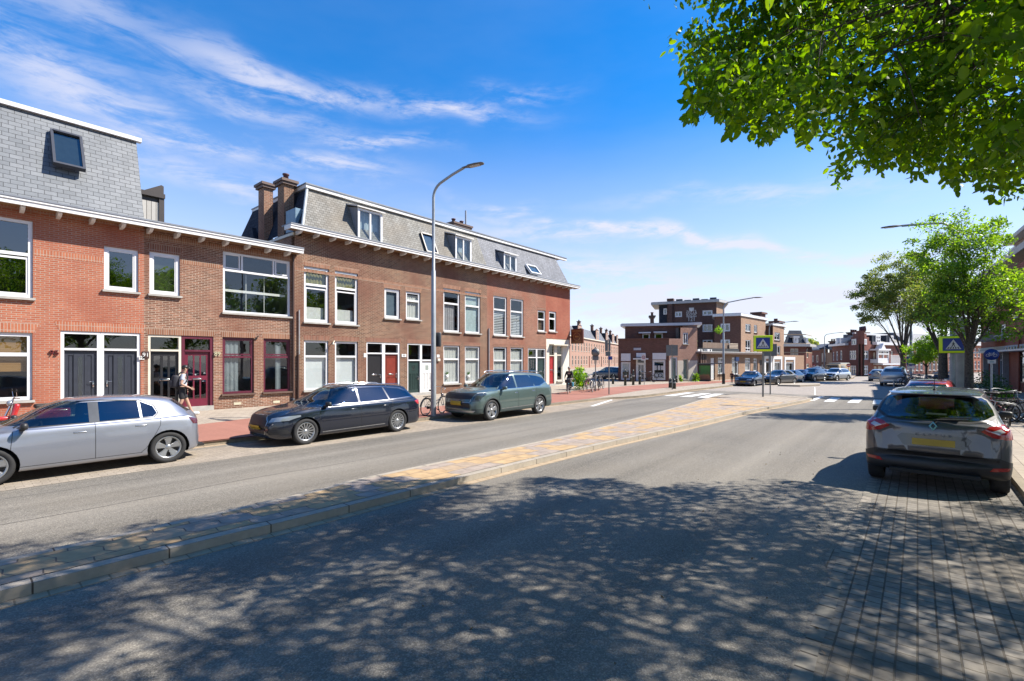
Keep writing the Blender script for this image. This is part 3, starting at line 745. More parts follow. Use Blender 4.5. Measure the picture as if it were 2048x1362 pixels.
# ================================================================ THE ROW OF HOUSES (wall plane y = 21.1)
TF = 21.1
F = Fac((0, TF), (1, TF))
U = lambda px, off=0.: F.P(px, HOR, off)[0]
def house(name, label, px0, px1, group=None):
    return thing(name, label, 'house', (F.W((U(px0)+U(px1))/2, 0, .1)), group=group)
uA0, uAB, uBC, uCC, uCD, uD1 = -8.5, U(288), U(589), U(974), U(1092), U(1140)
ZR1, ZR2 = 6.80, 7.80
def roofpanel(fac, pts, mat, parent, name='roof', thick=.06):
    mb = MB(fac.M); mb.prism(pts, (0, thick, 0)); return mb.build(name, mat, parent)
def mansard(fac, u0, u1, zb, zt, yb, yt, mat, parent, h0=0., h1=0., topband=WHITE, name='roof'):
    mb = MB(fac.M)
    mb.poly([(u0, yb, zb), (u1, yb, zb), (u1-h1, yt, zt), (u0+h0, yt, zt)])
    o = mb.build(name, mat, parent)
    return o
def skylight(fac, x0, x1, yt, yb, yb_, yt_, zb, zt, parent, mat, curtain=CURT, tilt=0., lbl=None):
    """roof window lying on the mansard slope; slope goes from (yb_, zb) to (yt_, zt)"""
    sl = Vector((0, yt_-yb_, zt-zb)).normalized(); nn = Vector((0, -sl.z, sl.y))
    # intersect the two pixel rows with the slope plane
    def hit(px, py):
        k = (px-CXP)/FPX; ray = cam2w(k, 1.0); ray.z = (HOR-py)/FPX
        p0 = fac.W(0, yb_, zb); N = fac.M.to_3x3() @ nn; cp = Vector((0, 0, CAMH)); t = (p0-cp).dot(N)/ray.dot(N)
        w = cp+ray*t; loc = fac.M.inverted() @ w; return loc
    a = hit(x0, yb); b = hit(x1, yb); c = hit((x0+x1)/2, yt)
    u0, u1 = a.x, b.x; L = (c-hit((x0+x1)/2, yb)).dot(sl)
    org = Vector((u0, a.y, hit((x0+x1)/2, yb).z)); org.y = yb_+(org.z-zb)*(yt_-yb_)/(zt-zb)
    T = Matrix(((1, 0, 0, org.x), (0, sl.y, nn.y, org.y), (0, sl.z, nn.z, org.z), (0, 0, 0, 1)))
    M = fac.M @ T @ Matrix.Rotation(tilt, 4, 'X') if not tilt else fac.M @ T @ (Matrix.Translation((0, L, 0)) @ Matrix.Rotation(tilt, 4, 'X') @ Matrix.Translation((0, -L, 0)))
    w = u1-u0; mb = MB(M); f = .09*min(1, w); h = .14
    mb.box((0, 0, -.02), (f, L, h)); mb.box((w-f, 0, -.02), (w, L, h)); mb.box((f, 0, -.02), (w-f, f, h)); mb.box((f, L-f, -.02), (w-f, L, h+.03))
    o = mb.build('roof_window', mat, parent)
    pb = MB(M); pb.poly([(f, f, h*.7), (w-f, f, h*.7), (w-f, L-f, h*.7), (f, L-f, h*.7)]); pb.build('pane', GLD, o)
    cb = MB(M); cb.poly([(f, f, h*.3), (w-f, f, h*.3), (w-f, L-f, h*.3), (f, L-f, h*.3)]); cb.build('blind', curtain, o)
    return o
def chimney(fac, u0, u1, y0, y1, z0, z1, mat, parent, pots=0, capmat=DSTONE):
    mb = MB(fac.M); mb.box((u0, y0, z0), (u1, y1, z1-.24)); o = mb.build('chimney', mat, parent)
    cb = MB(fac.M); cb.box((u0-.1, y0-.1, z1-.24), (u1+.1, y1+.1, z1-.12)); cb.box((u0-.16, y0-.16, z1-.119), (u1+.16, y1+.16, z1)); cb.build('chimney_cap', capmat, o)
    for i in range(pots):
        pb = MB(fac.M); uc = u0+(u1-u0)*(i+.5)/pots; yc = (y0+y1)/2
        pb.lathe([(.0, z1), (.13, z1), (.11, z1+.28), (.15, z1+.30), (.15, z1+.36), (.0, z1+.36)], (uc, yc, 0), n=12); pb.build('chimney_pot', plain('pot', (.10, .04, .05), .7), o)
    return o
def dormer(fac, x0, x1, yt, yb, parent, yb_, yt_, zb, zt, front=-.02, label=None):
    """box dormer with lead cheeks, sloping white roof; face at local y = front"""
    u0, u1, z0, z1 = fac.rect(x0, x1, yt, yb, front)
    ys = lambda z: yb_+(z-zb)*(yt_-yb_)/(zt-zb)
    o_ = MB(fac.M)
    za = z1+.30; yr = min(yt_, ys(za))
    for u, s_ in ((u0, 1), (u1, -1)):
        o_.prism([(u, front+.05, z0), (u, ys(z0)+.05, z0), (u, ys(z1+.2)+.05, z1+.2), (u, front+.05, z1)], (.04*s_, 0, 0))
    o = o_.build('dormer', LEAD, parent)
    if label: o['label'] = label
    rb = MB(fac.M); rb.prism([(u0-.10, front-.12, z1), (u0-.10, front-.12, z1+.06), (u0-.10, ys(z1+.34)+.1, z1+.40), (u0-.10, ys(z1+.34)+.1, z1+.33)], (u1-u0+.2, 0, 0)); rb.build('dormer_roof', plain('pale dormer roof', (.66, .64, .60), .6), o)
    wb = MB(fac.M); bars(wb, u0+.0, u1-.0, z0, z1, .11, front, front+.09, (), (.5,)); f = wb.build('dormer_window', UPVC, o)
    return o, (u0, u1, z0, z1), f
# ---------------------------------------------------------------- house A: orange brick, new slate mansard
hA = house('slate_roofed_house', 'orange red brick house at the left edge under a steep slate roof', 60, 280)
rA1 = (uA0+3.2, *F.rect(-60, 66, 432, 592, 0, 0)[1:]); rA1 = (rA1[1]-2.75, rA1[1], rA1[2], rA1[3])
rA2 = F.rect(208, 277, 496, 582); gA = F.rect(-60, 65, 664, 803, 0, 0); gA = (gA[1]-2.75, gA[1], gA[2], gA[3])
dA = F.rect(121, 281, 664, 816); dA = (dA[0], dA[1], .22, dA[3])
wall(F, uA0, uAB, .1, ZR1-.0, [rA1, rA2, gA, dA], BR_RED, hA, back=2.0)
window(F, rA1, hA, UPVC, tr=(.56,), fw=.10, sash=[(0, 1, 0, .56)], gl=GLD, label='large upper window with a top light')
window(F, rA2, hA, UPVC, fw=.10, gl=GLD, sash=[(0, 1, 0, 1)])
window(F, gA, hA, UPVC, tr=(.68,), fw=.11, gl=GL, curtain=('flat', BLINDO, [(0, 1, .70, 1), (0, 1, .42, .68)]))
ud = F.P(201.5)[0]
dz = F.P(200, 701)[1]
door(F, (dA[0], ud, dA[2], dA[3]), hA, UPVC, ANTHRA, dz, 'slats', fw=.09, gl=GLP, hinge=1, label='anthracite door on the left with a slim frosted pane')
door(F, (ud, dA[1], dA[2], dA[3]), hA, UPVC, ANTHRA, dz, 'slats', fw=.09, gl=GLP, hinge=-1, label='anthracite door on the right with a slim frosted pane')
for r in (gA, dA): lintel(F, r, hA, SO_RED, .3, .12)
band(F, rA1[1]+.02, rA2[0]-.02, F.P(150, 520)[1], .2, hA, SO_RED)
band(F, uA0, uAB, F.P(288, 447)[1]-.24, .22, hA, SO_RED)
brA = [F.P(x, HOR, -.45)[0] for x in (46, 120, 187, 248)]
dstep = brA[1]-brA[0]
cornice(F, uA0, uAB, 6.70, 6.90, .6, hA, brackets=[brA[0]-dstep]+brA, gutter=LEAD)
zAt = F.P(140, (205+285)/2+0, 1.1)[1]; zAt = F.P(277, 285, 1.1)[1]
mansard(F, uA0, F.P(289, HOR, -.05)[0], 6.95, zAt, -.05, 1.1, SLATE_N, hA, 0, .0)
mb = MB(F.M); mb.box((uA0, .98, zAt), (F.P(278, HOR, 1.1)[0]+.06, 1.2, zAt+.14)); mb.build('roof_trim', UPVC, hA)
mb = MB(F.M); e_ = F.P(289, HOR, -.05)[0]; mb.poly([(e_, -.05, 6.95), (e_, 6, 6.95), (e_, 6, zAt), (e_, 1.1, zAt)]); mb.poly([(uA0, 1.1, zAt), (e_, 1.1, zAt), (e_, 6, zAt), (uA0, 6, zAt)]); mb.build('roof_side', LEAD, hA)
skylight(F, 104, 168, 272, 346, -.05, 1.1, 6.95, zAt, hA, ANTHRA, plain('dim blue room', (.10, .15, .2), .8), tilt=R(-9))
# timber roof extension behind
xa, xb = F.P(290, HOR, 3.)[0], F.P(328, HOR, 3.)[0]; za, zb_ = F.P(310, 445, 3.)[1], F.P(310, 392, 3.)[1]
mb = MB(F.M); mb.box((xa-3, 3.0, 6.9), (xb-.18, 5.5, zb_-.25)); mb.build('roof_extension', bricky('pale vertical boards', (.48, .46, .42), (.54, .52, .48), (.12, .11, .1), .16, 6, .012, offset=0, var=.15), hA)
mb = MB(F.M); mb.box((xb-.18, 2.95, 6.9), (xb, 5.5, zb_)); mb.box((xa-3, 2.9, zb_-.05), (xb+.02, 5.5, zb_+.13)); mb.prism([(xb-.75, 2.95, zb_+.10), (xb-.1, 2.95, zb_+.5), (xb-.02, 2.95, zb_+.46), (xb-.02, 2.95, zb_+.10)], (0, .1, 0)); mb.box((xa-3, 3.06, zb_-.25), (xb-.18, 5.4, zb_-.05)); mb.build('roof_extension_frame', plain('dark brown frame', (.035, .025, .02), .5), hA)
def number_plate(px, py, w, h, txt, parent, plate, ink, ts, sx=1., name='house_number'):
    u, z = F.P(px, py); mb = MB(F.M); mb.box((u-w/2, -.03, z-h/2), (u+w/2, -.002, z+h/2)); o = mb.build(name, plate, parent)
    text3d(txt, ts, facM(F, u, -.032, z), ink, 'digits', o, .003, sx=sx); return o
def digits_only(px, py, txt, size, parent, ink, name='house_number'):
    u, z = F.P(px, py); return text3d(txt, size, facM(F, u, -.03, z), ink, name, parent, .025)
digits_only(108, 706, '95', .24, hA, plain('dark red enamel', (.14, .015, .015), .4))
number_plate(283, 715.5, .16, .13, '93', hA, WHITE, BLACKP, .12)
# ---------------------------------------------------------------- house B: brown brick, purple windows
hB = house('flat_roofed_house', 'brown brick house with burgundy door and windows and a wide upper window', 300, 585)
rB1 = F.rect(299, 360, 506, 590); rB2 = F.rect(446, 581, 512, 629, 0, 513)
dB = F.rect(296, 427, 670, 818); dB = (dB[0], dB[1], .22, F.P(360, 671)[1])
rB3 = F.rect(445, 508, 675, 787); rB4 = F.rect(527, 581, 677, 783)
rB4 = (rB4[0], rB4[1], rB3[2], rB3[3])
wall(F, uAB, uBC, .1, ZR1, [rB1, rB2, dB, rB3, rB4], BR_BRN, hB, back=2.2, backmat=INT)
window(F, rB1, hB, UPVC, fw=.10, gl=GLD, sash=[(0, 1, 0, 1)], curtain=('flat', plain('mossy pane reflection', (.12, .14, .07), .9, var=.3)))  # sheet coloured like the greenish reflection in the pane, no real blind
window(F, rB2, hB, UPVC, tr=(.70,), mu=((.27, .7, 1), (.74, .7, 1)), fw=.08, gl=GL, label='wide upper window with three top lights', sash=[(0, .27, .7, 1), (.74, 1, .7, 1)])
mb = MB(F.M); zz = rB2[2]+(rB2[3]-rB2[2])*.36; mb.box((rB2[0]+.1, .30, zz), (rB2[1]-.1, .36, zz+.10))
for f_ in (.06, .36, .63): mb.box((rB2[0]+(rB2[1]-rB2[0])*f_, .32, rB2[2]+.1), (rB2[0]+(rB2[1]-rB2[0])*f_+.02, .34, rB2[2]+(rB2[3]-rB2[2])*.68))
mb.build('balustrade', WHITE, hB)
for q in (rB3, rB4): window(F, q, hB, PURPLE, tr=(.655,), fw=.085, gl=GL, sill=DSTONE, sash=[(0, 1, .655, 1)], curtain=('folds', plain('grey blue curtain', (.20, .23, .25), .9), [(.05, .55, 0, .95)] if q is rB3 else [(.50, .72, 0, .95)]))
ud = F.P(363)[0]; dz = F.P(363, 703)[1]
door(F, (dB[0], ud, dB[2], dB[3]), hB, CREAM, BLACKP, dz, 'tallpanes', fw=.08, hinge=1, label='black panelled door in a cream frame')
door(F, (ud+.004, dB[1], dB[2], dB[3]), hB, PURPLE, plain('wine red paint', (.16, .014, .036), .35), dz, 'sixpane', fw=.11, hinge=-1, label='wine red door with six panes')
for r in (dB, rB3, rB4): lintel(F, r, hB, SO_BRN, .24, .05)
lintel(F, rB1, hB, SO_DRK, .28, .05)
band(F, rB1[1]+.05, rB2[0]-.1, F.P(400, 532)[1], .2, hB, SO_BRN)
band(F, uAB+.02, uBC, 6.42, .2, hB, SO_BRN)
brB = [F.P(x, HOR, -.45)[0] for x in (303, 358, 407, 455, 499, 540, 579)]
cornice(F, uAB, uBC+.12, 6.70, 6.90, .6, hB, brackets=brB, ret1=True)
mb = MB(F.M); mb.box((uAB, .26, 6.85), (uBC-.02, 9, 6.93)); mb.build('flat_roof', LEAD, hB)
number_plate(291, 710, .20, .26, '91', hB, plain('old enamel', (.06, .03, .025), .4), WHITE, .2)
digits_only(434, 708, '89', .23, hB, plain('ivory enamel', (.62, .58, .38), .4))
for x_ in (475, 553):
    u, z = F.P(x_, 807 if x_ < 500 else 803.5); mb = MB(F.M); mb.box((u-.14, -.012, z-.05), (u+.14, .01, z+.05)); mb.build('air_vent', plain('cream vent', (.62, .56, .40), .5), hB)
mb = MB(F.M); u, z = F.P(512, 677); mb.tube([(u, 0, z), (u+.05, -.12, z+.1), (u-.2, -.35, z-.05)], .022, 6); mb.ball((u, -.02, z), .05); mb.build('wall_lamp', BLACKP, hB)
for x_, z0_, z1_, m_ in ((597.5, .1, 6.6, plain('brown downpipe', (.13, .07, .045), .5)), (596, 2.6, 4.7, STEEL)):
    pass
mb = MB(F.M); u = F.P(586)[0]; mb.tube([(u-.02, -.07, .1), (u-.02, -.07, 6.7)], .05, 8); mb.build('downpipe', plain('dark brown downpipe', (.07, .035, .025), .5), hB)
# things on the flat roof of house B (bits of garden furniture)
# ---------------------------------------------------------------- house C1, C2, D: long mansard block
ZC = 7.79; GUTZ = 7.98
yC0, yC1 = -.05, 1.0; zC0 = 8.0; zC1 = 10.2
hC = house('mansard_house', 'long brown brick house with weathered slate mansard, two chimneys and white dormers', 600, 960, 'mansard houses of the block')
names = [('W1', 608, 658, 535, 645), ('W2', 670, 716, 544, 650), ('W3', 769, 800, 578, 637), ('W4', 812, 841, 584, 639), ('W5', 887, 920, 578, 664), ('W6', 930, 961, 586, 667)]
rc = {n: F.rect(a, b, c, d) for n, a, b, c, d in names}
gc = {n: F.rect(a, b, c, d) for n, a, b, c, d in (('G1', 608, 657, 681, 780), ('G2', 670, 716, 684, 776), ('G3', 887, 920, 691, 767), ('G4', 930, 960, 692, 765))}
rc['W2'] = (rc['W2'][0], rc['W2'][1], rc['W1'][2], rc['W1'][3]); gc['G2'] = (gc['G2'][0], gc['G2'][1], gc['G1'][2], gc['G1'][3])
rc['W6'] = (rc['W6'][0], rc['W6'][1], rc['W5'][2], rc['W5'][3]); gc['G4'] = (gc['G4'][0], gc['G4'][1], gc['G3'][2], gc['G3'][3])
dC1 = F.rect(733, 800, 685, 793); dC1 = (dC1[0], dC1[1], .2, dC1[3]); dC2 = F.rect(815, 869, 687, 790); dC2 = (dC2[0], dC2[1], .2, dC1[3])
wall(F, uBC, uCC, .1, ZC, list(rc.values())+list(gc.values())+[dC1, dC2], BR_BR2, hC, back=2.0)
sh = [(0, 1, 0, .66)]
for n in ('W1', 'W2'): window(F, rc[n], hC, UPVC, tr=(.68,), fw=.10, gl=GL, sash=sh, curtain=('folds', OLIVE, [(0, 1, .7, 1)]), sill=STONE).__setitem__('label', 'tall upper window with an olive top curtain')
for n in ('W1', 'W2'): 
    u0, u1, z0, z1 = rc[n]; mb = MB(F.M); mb.poly([(u0+.15, .23, z0+.1), (u1-.15, .23, z0+.1), (u1-.15, .23, z0+(z1-z0)*.28), (u0+.15, .23, z0+(z1-z0)*.28)]); mb.build('half_curtain', CURT, hC)
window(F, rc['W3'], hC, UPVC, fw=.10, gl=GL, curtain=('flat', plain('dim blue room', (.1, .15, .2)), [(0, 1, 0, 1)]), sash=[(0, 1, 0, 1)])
window(F, rc['W4'], hC, UPVC, tr=(.68,), fw=.10, gl=GL, curtain=('folds', CURT, [(0, 1, .0, .95)]))
window(F, rc['W5'], hC, UPVC, tr=(.66,), fw=.10, gl=GL, curtain=('folds', plain('grey curtain', (.33, .32, .34), .9), [(0, .8, 0, .66)]))
window(F, rc['W6'], hC, UPVC, tr=(.66,), fw=.10, gl=GL, curtain=('flat', plain('pale blue blind', (.42, .52, .54), .9), [(0, 1, 0, 1)]))
for n in ('G1', 'G2'): window(F, gc[n], hC, UPVC, tr=(.68,), fw=.09, gl=GL, curtain=('flat', BLINDW, [(0, 1, 0, .68)]), sill=STONE); 
for n in ('G3', 'G4'): window(F, gc[n], hC, UPVC, tr=(.64,), fw=.09, gl=GL, curtain=('folds', CURT, [(0, 1, 0, 1)]))
for r in list(rc.values())+list(gc.values())+[dC1, dC2]: lintel(F, r, hC, SO_BRN if r[2] > 3 else SO_DRK, .22, .04)
m1 = (dC1[0]+dC1[1])/2; dz = F.P(745, 708)[1]
door(F, (dC1[0], m1, dC1[2], dC1[3]), hC, UPVC, BLACKP, dz, 'flat', label='flat black door with a letter slot')
door(F, (m1, dC1[1], dC1[2], dC1[3]), hC, UPVC, REDDOOR, dz, 'panel', fw=.10, label='mahogany red panelled door')
m2 = (dC2[0]+dC2[1])/2
door(F, (dC2[0], m2, dC2[2], dC2[3]), hC, UPVC, DGREEN, dz-.35, 'cottage', label='dark green board door with a small pane')
door(F, (m2, dC2[1], dC2[2], dC2[3]), hC, UPVC, WHITE, dz-.35, 'cottage', label='white board door with a small pane')
band(F, uBC+.02, uCC, F.P(760, 565)[1], .13, hC, SO_BRN)
allb = [624.5, 661.5, 694, 724.5, 753, 783]
# brackets step measured in the photo ~0.72 m
bu0 = F.P(602, HOR, -.45)[0]; step = F.P(637, HOR, -.45)[0]-bu0
bl = []
k = 0
while bu0+k*step < uD1+.2: bl.append(bu0+k*step); k += 1
cornice(F, uBC-.45, uCC, 7.72, 7.90, .6, hC, brackets=[b for b in bl if b < uCC], bsize=(.09, .3, .14), ret0=True)
mansard(F, U(604, -.05)-.0, U(974, 0.), 7.96, zC1, yC0, yC1, SLATE_O, hC, .75, 0)
uT0 = F.P(615, HOR, yC1)[0]; uT2 = F.P(1130, HOR, yC1)[0]
def toptrim(u0, u1, parent, ret=False):
    mb = MB(F.M); mb.box((u0, yC1-.16, zC1-.03), (u1, yC1+.05, zC1+.13))
    if ret: mb.box((u0, yC1+.05, zC1-.03), (u0+.15, 7, zC1+.13))
    mb.build('roof_trim', WHITE, parent); gb = MB(F.M); gb.box((u0-.03, yC1-.2, zC1+.13), (u1, 7, zC1+.19)); gb.build('roof_edge', LEAD, parent)
toptrim(uT0-.15, uCC, hC, True)
# left hip slope, side wall above the lower neighbour
h0 = U(604, -.05)
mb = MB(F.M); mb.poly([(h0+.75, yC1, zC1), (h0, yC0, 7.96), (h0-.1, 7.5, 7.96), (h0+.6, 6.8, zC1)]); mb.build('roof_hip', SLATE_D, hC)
mb = MB(F.M); mb.tube([(h0-.0, yC0-.02, 7.96), (h0+.75, yC1-.02, zC1)], .07, 6); mb.build('hip_flashing', plain('pale lead', (.42, .46, .48), .5), hC)
mb = MB(F.M); mb.box((uBC-.0, .29, 6.9), (uBC+.25, 7.5, 7.72)); mb.build('side_wall', BR_BRN, hC)
mb = MB(F.M); mb.box((uBC-.06, .0, 7.60), (uBC+.3, 7.5, 7.72)); mb.build('side_coping', CREAM, hC)
c1 = F.rect(568, 588, 360, 480, 1.6); chimney(F, c1[0], c1[1], 1.6, 2.25, 7.0, c1[3], BR_BR2, hC, 1)
c2 = F.rect(528, 546, 367, 480, 3.4); chimney(F, c2[0], c2[1], 3.4, 4.05, 6.9, c2[3], BR_BRN, hC, 0)
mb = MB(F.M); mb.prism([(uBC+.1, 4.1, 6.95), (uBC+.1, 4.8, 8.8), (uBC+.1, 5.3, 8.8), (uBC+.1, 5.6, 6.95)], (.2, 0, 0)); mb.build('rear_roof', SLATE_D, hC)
mb = MB(F.M); q_ = F.rect(569, 593, 420, 452, 1.2); mb.box((q_[0]+.2, .55, 7.95), (q_[1]+.1, 1.5, 9.0)); mb.build('roof_hatch', plain('blue grey lead', (.16, .26, .34), .4), hC)
o, r, f = dormer(F, 716, 765, 421, 488, hC, yC0, yC1, 7.96, zC1, -.03)
def dpane(fac, r, f, mat=CURT, front=-.03, parts=((.05, .95),)):
    u0, u1, z0, z1 = r; mb = MB(fac.M); y = front+.05; mb.poly([(u0+.1, y, z0+.1), (u1-.1, y, z0+.1), (u1-.1, y, z1-.1), (u0+.1, y, z1-.1)]); mb.build('pane', GL, f)
    mb = MB(fac.M); y = front+.3
    n = 24; pts = [(u0+.08+(u1-u0-.16)*i/n, y+.03*math.sin(i*2.1)) for i in range(n+1)]
    mb.add([(p[0], p[1], z0+.05) for p in pts]+[(p[0], p[1], z1-.05) for p in pts], [(i, i+1, n+2+i, n+1+i) for i in range(n)], True); mb.build('curtain', mat, f)
dpane(F, r, f, plain('pale blue curtain', (.38, .46, .52), .9))
o, r, f = dormer(F, 911, 943, 475, 527, hC, yC0, yC1, 7.96, zC1, -.03); dpane(F, r, f, plain('pale blue curtain', (.38, .46, .52), .9))
skylight(F, 852, 874, 473, 508, yC0, yC1, 7.96, zC1, hC, BLACKP, plain('pale blue curtain', (.38, .46, .52)))
c3 = F.rect(908, 940, 448, 470, 2.6); chimney(F, c3[0], c3[1], 2.6, 3.5, 9.5, c3[3], BR_BR2, hC, 2)
mb = MB(F.M); uu = F.P(931.5, HOR, 3.)[0]; mb.tube([(uu, 3, 9.8), (uu, 3, F.P(931, 421, 3.)[1])], .06, 8); mb.build('flue_pipe', ZINC, hC)
def plate(px, py, w, h, parent, mat=WHITE):
    u, z = F.P(px, py); mb = MB(F.M); mb.box((u-w/2, -.02, z-h/2), (u+w/2, -.002, z+h/2)); return mb.build('house_number', mat, parent)
p_ = plate(730, 710.5, .16, .2, hC); p_ = number_plate(807.5, 711, .3, .16, '85', hC, WHITE, BLACKP, .13)
plate(876, 712, .2, .16, hC); 
mb = MB(F.M); u, z = F.P(876, 720); mb.rbox((u, -.05, z), (.2, .1, .16), .03); mb.ball((u-.02, -.08, F.P(665, 683)[1]-10), .01); mb.build('letter_box', CREAM, hC)
mb = MB(F.M); u, z = F.P(666, 684); mb.tube([(u, 0, z), (u, -.12, z+.05), (u-.1, -.2, z-.05)], .022, 6); mb.ball((u-.1, -.2, z-.1), .06); mb.build('wall_lamp', CREAM, hC)
mb = MB(F.M); u = F.P(597)[0]; mb.tube([(u, -.06, 2.3), (u, -.06, F.P(597, 620)[1])], .03, 8); mb.build('drain_pipe', STEEL, hC)
mb = MB(F.M); u = F.P(596)[0]; mb.tube([(u-.02, -.06, .1), (u-.02, -.06, 2.3)], .045, 8); mb.build('downpipe', plain('dark brown downpipe', (.07, .035, .025)), hC)
mb = MB(F.M); u = F.P(976.5)[0]; zt_ = F.P(976, 657)[1]; mb.tube([(u, -.06, .1), (u, -.06, zt_)], .04, 8); mb.build('downpipe', ZINC, hC)
for x_ in (897, 940):
    u, z = F.P(x_, 757); 
    mb = MB(F.M); mb.lathe([(.0, z), (.10, z), (.12, z+.22), (0, z+.22)], (u, .17, 0), n=10); po = mb.build('flower_pot', WHITE, hC)
    mb = MB(F.M)
    for i in range(22):
        a = random.uniform(0, 6.28); l = random.uniform(.1, .24); mb.poly([(u, .17, z+.2), (u+l*.5*math.cos(a)-.03, .17+.04*math.sin(a), z+.25+l*.5), (u+l*math.cos(a), .17+.05*math.sin(a), z+.22+l), (u+l*.5*math.cos(a)+.03, .17+.04*math.sin(a), z+.2+l*.5)])
    mb.build('leaves', plain('houseplant', (.08, .20, .04), .6), po)
# C2
h2 = house('mansard_house', 'narrower brown brick house with striped blinds and one small white dormer beside the corner house', 980, 1088, 'mansard houses of the block')
r2 = {k: F.rect(a, b, c, d) for k, a, b, c, d in (('a', 987, 1014, 593, 671), ('b', 1021, 1047, 600, 673), ('c', 1075.5, 1091, 621, 663), ('d', 987, 1014, 694, 765), ('e', 1021, 1047, 695, 765))}
r2['b'] = (*r2['b'][:2], *r2['a'][2:]); r2['e'] = (*r2['e'][:2], *r2['d'][2:])
d2 = F.rect(1056, 1091.5, 697, 772); d2 = (d2[0], d2[1], .2, d2[3])
wall(F, uCC, uCD, .1, ZC, list(r2.values())+[d2], BR_BR3, h2, back=2.0)
for k in 'ab': window(F, r2[k], h2, UPVC, tr=(.66,), fw=.10, curtain=('flat', SLATW, [(0, 1, 0, .66)]), sill=STONE)
window(F, r2['c'], h2, UPVC, tr=(.58,), fw=.10, curtain=('folds', plain('brown curtain', (.16, .09, .05)), [(0, 1, 0, .55)]))
for k in 'de': window(F, r2[k], h2, UPVC, tr=(.62,), fw=.09, curtain=('folds', CURT, [(0, 1, 0, .95)]))
for r in list(r2.values())+[d2]: lintel(F, r, h2, SO_DRK, .2, .04)
m1 = (d2[0]+d2[1])/2; dz = F.P(1075, 716)[1]
door(F, (d2[0], m1, d2[2], d2[3]), h2, UPVC, DGREEN, dz, 'sixpane'); door(F, (m1, d2[1], d2[2], d2[3]), h2, UPVC, DGREEN, dz, 'panel')
cornice(F, uCC, uCD, 7.72, 7.90, .6, h2, brackets=[b for b in bl if uCC < b < uCD], bsize=(.09, .3, .14))
mansard(F, U(974, 0.), uCD, 7.96, zC1, yC0, yC1, SLATE_B, h2)
toptrim(uCC, uCD, h2)
o, r, f = dormer(F, 1008, 1033, 509, 546, h2, yC0, yC1, 7.96, zC1, -.03); dpane(F, r, f, CURT)
skylight(F, 1058, 1077, 535, 553, yC0, yC1, 7.96, zC1, h2, UPVC, plain('pale blue curtain', (.38, .46, .52)), tilt=R(-14))
# D corner house
hD = house('corner_house', 'red brick corner house with a cream shop front and a red door', 1096, 1138)
sD = F.rect(1093, 1139, 678, 772); sD = (uCD+.03, uD1-.03, .1, F.P(1115, 678)[1])
rD = F.rect(1098, 1112.5, 623, 663)
wall(F, uCD, uD1, .1, ZC, [sD, rD], BR_CRN, hD, back=1.9)
window(F, rD, hD, UPVC, tr=(.64,), fw=.12)
rd = F.rect(1098, 1110.5, 690, 771); wd = F.rect(1114, 1126, 690, 762)
hD_in = [(rd[0], rd[1], .2, F.P(1104, 686)[1]), (wd[0], wd[1], F.P(1120, 762)[1], F.P(1120, 690)[1])]
wall(F, sD[0], sD[1], sD[2], sD[3], hD_in, plain('cream shop front', (.74, .69, .58), .6, var=.06), hD, thick=.12, name='shop_front', y0=.03)
door(F, (hD_in[0][0], hD_in[0][1], .2, hD_in[0][3]), hD, CREAM, REDP, F.P(1104, 712)[1], 'panel', fw=.08, label='bright red door')
window(F, hD_in[1], hD, CREAM, fw=.09, tr=(.72,), sill=STONE)
mb = MB(F.M); a_, b_ = F.P(1100, 692)[0], F.P(1134, 692)[0]; z_ = F.P(1115, 691)[1]; mb.box((a_, -.35, z_), (b_, .03, z_+.09)); mb.build('door_canopy', CREAM, hD)
cornice(F, uCD, uD1+.55, 7.72, 7.90, .6, hD, brackets=[b for b in bl if uCD < b < uD1], bsize=(.09, .3, .14), ret1=True)
mansard(F, uCD, U(1139, -.05), 7.96, zC1, yC0, yC1, SLATE_B, hD, 0, .5)
toptrim(uCD, uT2, hD)
mb = MB(F.M); ue = U(1139, -.05); mb.poly([(ue, yC0, 7.96), (ue, 8, 7.96), (ue-.5, 7, zC1), (ue-.5, yC1, zC1)]); mb.build('roof_side', SLATE_B, hD)
mb = MB(F.M); mb.poly([(uD1, 0, .1), (uD1, 9, .1), (uD1, 9, ZC), (uD1, 0, ZC)]); mb.box((uD1-.02, .5, 7.7), (uD1+.55, 9, 7.9)); mb.build('side_wall', BR_CRN, hD)
mb = MB(F.M); mb.prism([(ue-.1, 1.2, 8.0), (ue+.35, 1.2, 8.0), (ue+.35, 1.2, 9.3), (ue-.25, 1.2, 9.5)], (0, 1.2, 0)); mb.build('side_dormer', LEAD, hD)
# projecting sign box (lettering as unreadable as in the photo: two arcs and a ring of gold)
u = uD1+.1; z = F.P(1140, 671, -.9)[1]
sg = thing('hanging_sign', 'brown square sign box with gold lettering sticking out of the red corner house', 'sign', F.W(u, -.9, z))
MBs = MB(F.M); MBs.rbox((u, -.62, z), (.16, 1.1, 1.15), .02); MBs.build('sign_box', plain('brown sign', (.13, .03, .012), .4), sg)
gold = plain('gold lettering', (.42, .22, .06), .5)
mb = MB(F.M)
for s_ in (-1,):
    xx = u-.085
    mb.torus((xx, -.62, z-.03), .3, .014, 'x', 28, 5)
    for i in range(9):
        for zz_ in (z+.42, z-.45): mb.box((xx-.004, -1.02+i*.095, zz_-.035), (xx, -.97+i*.095, zz_+.035))
    for i in range(4): mb.box((xx-.004, -.78+i*.09, z-.08), (xx, -.73+i*.09, z+.03))
mb.build('lettering', gold, sg)
mb = MB(F.M); mb.tube([(u, 0, z+.5), (u, -1.1, z+.62)], .02, 6); mb.build('bracket', BLACKP, sg)

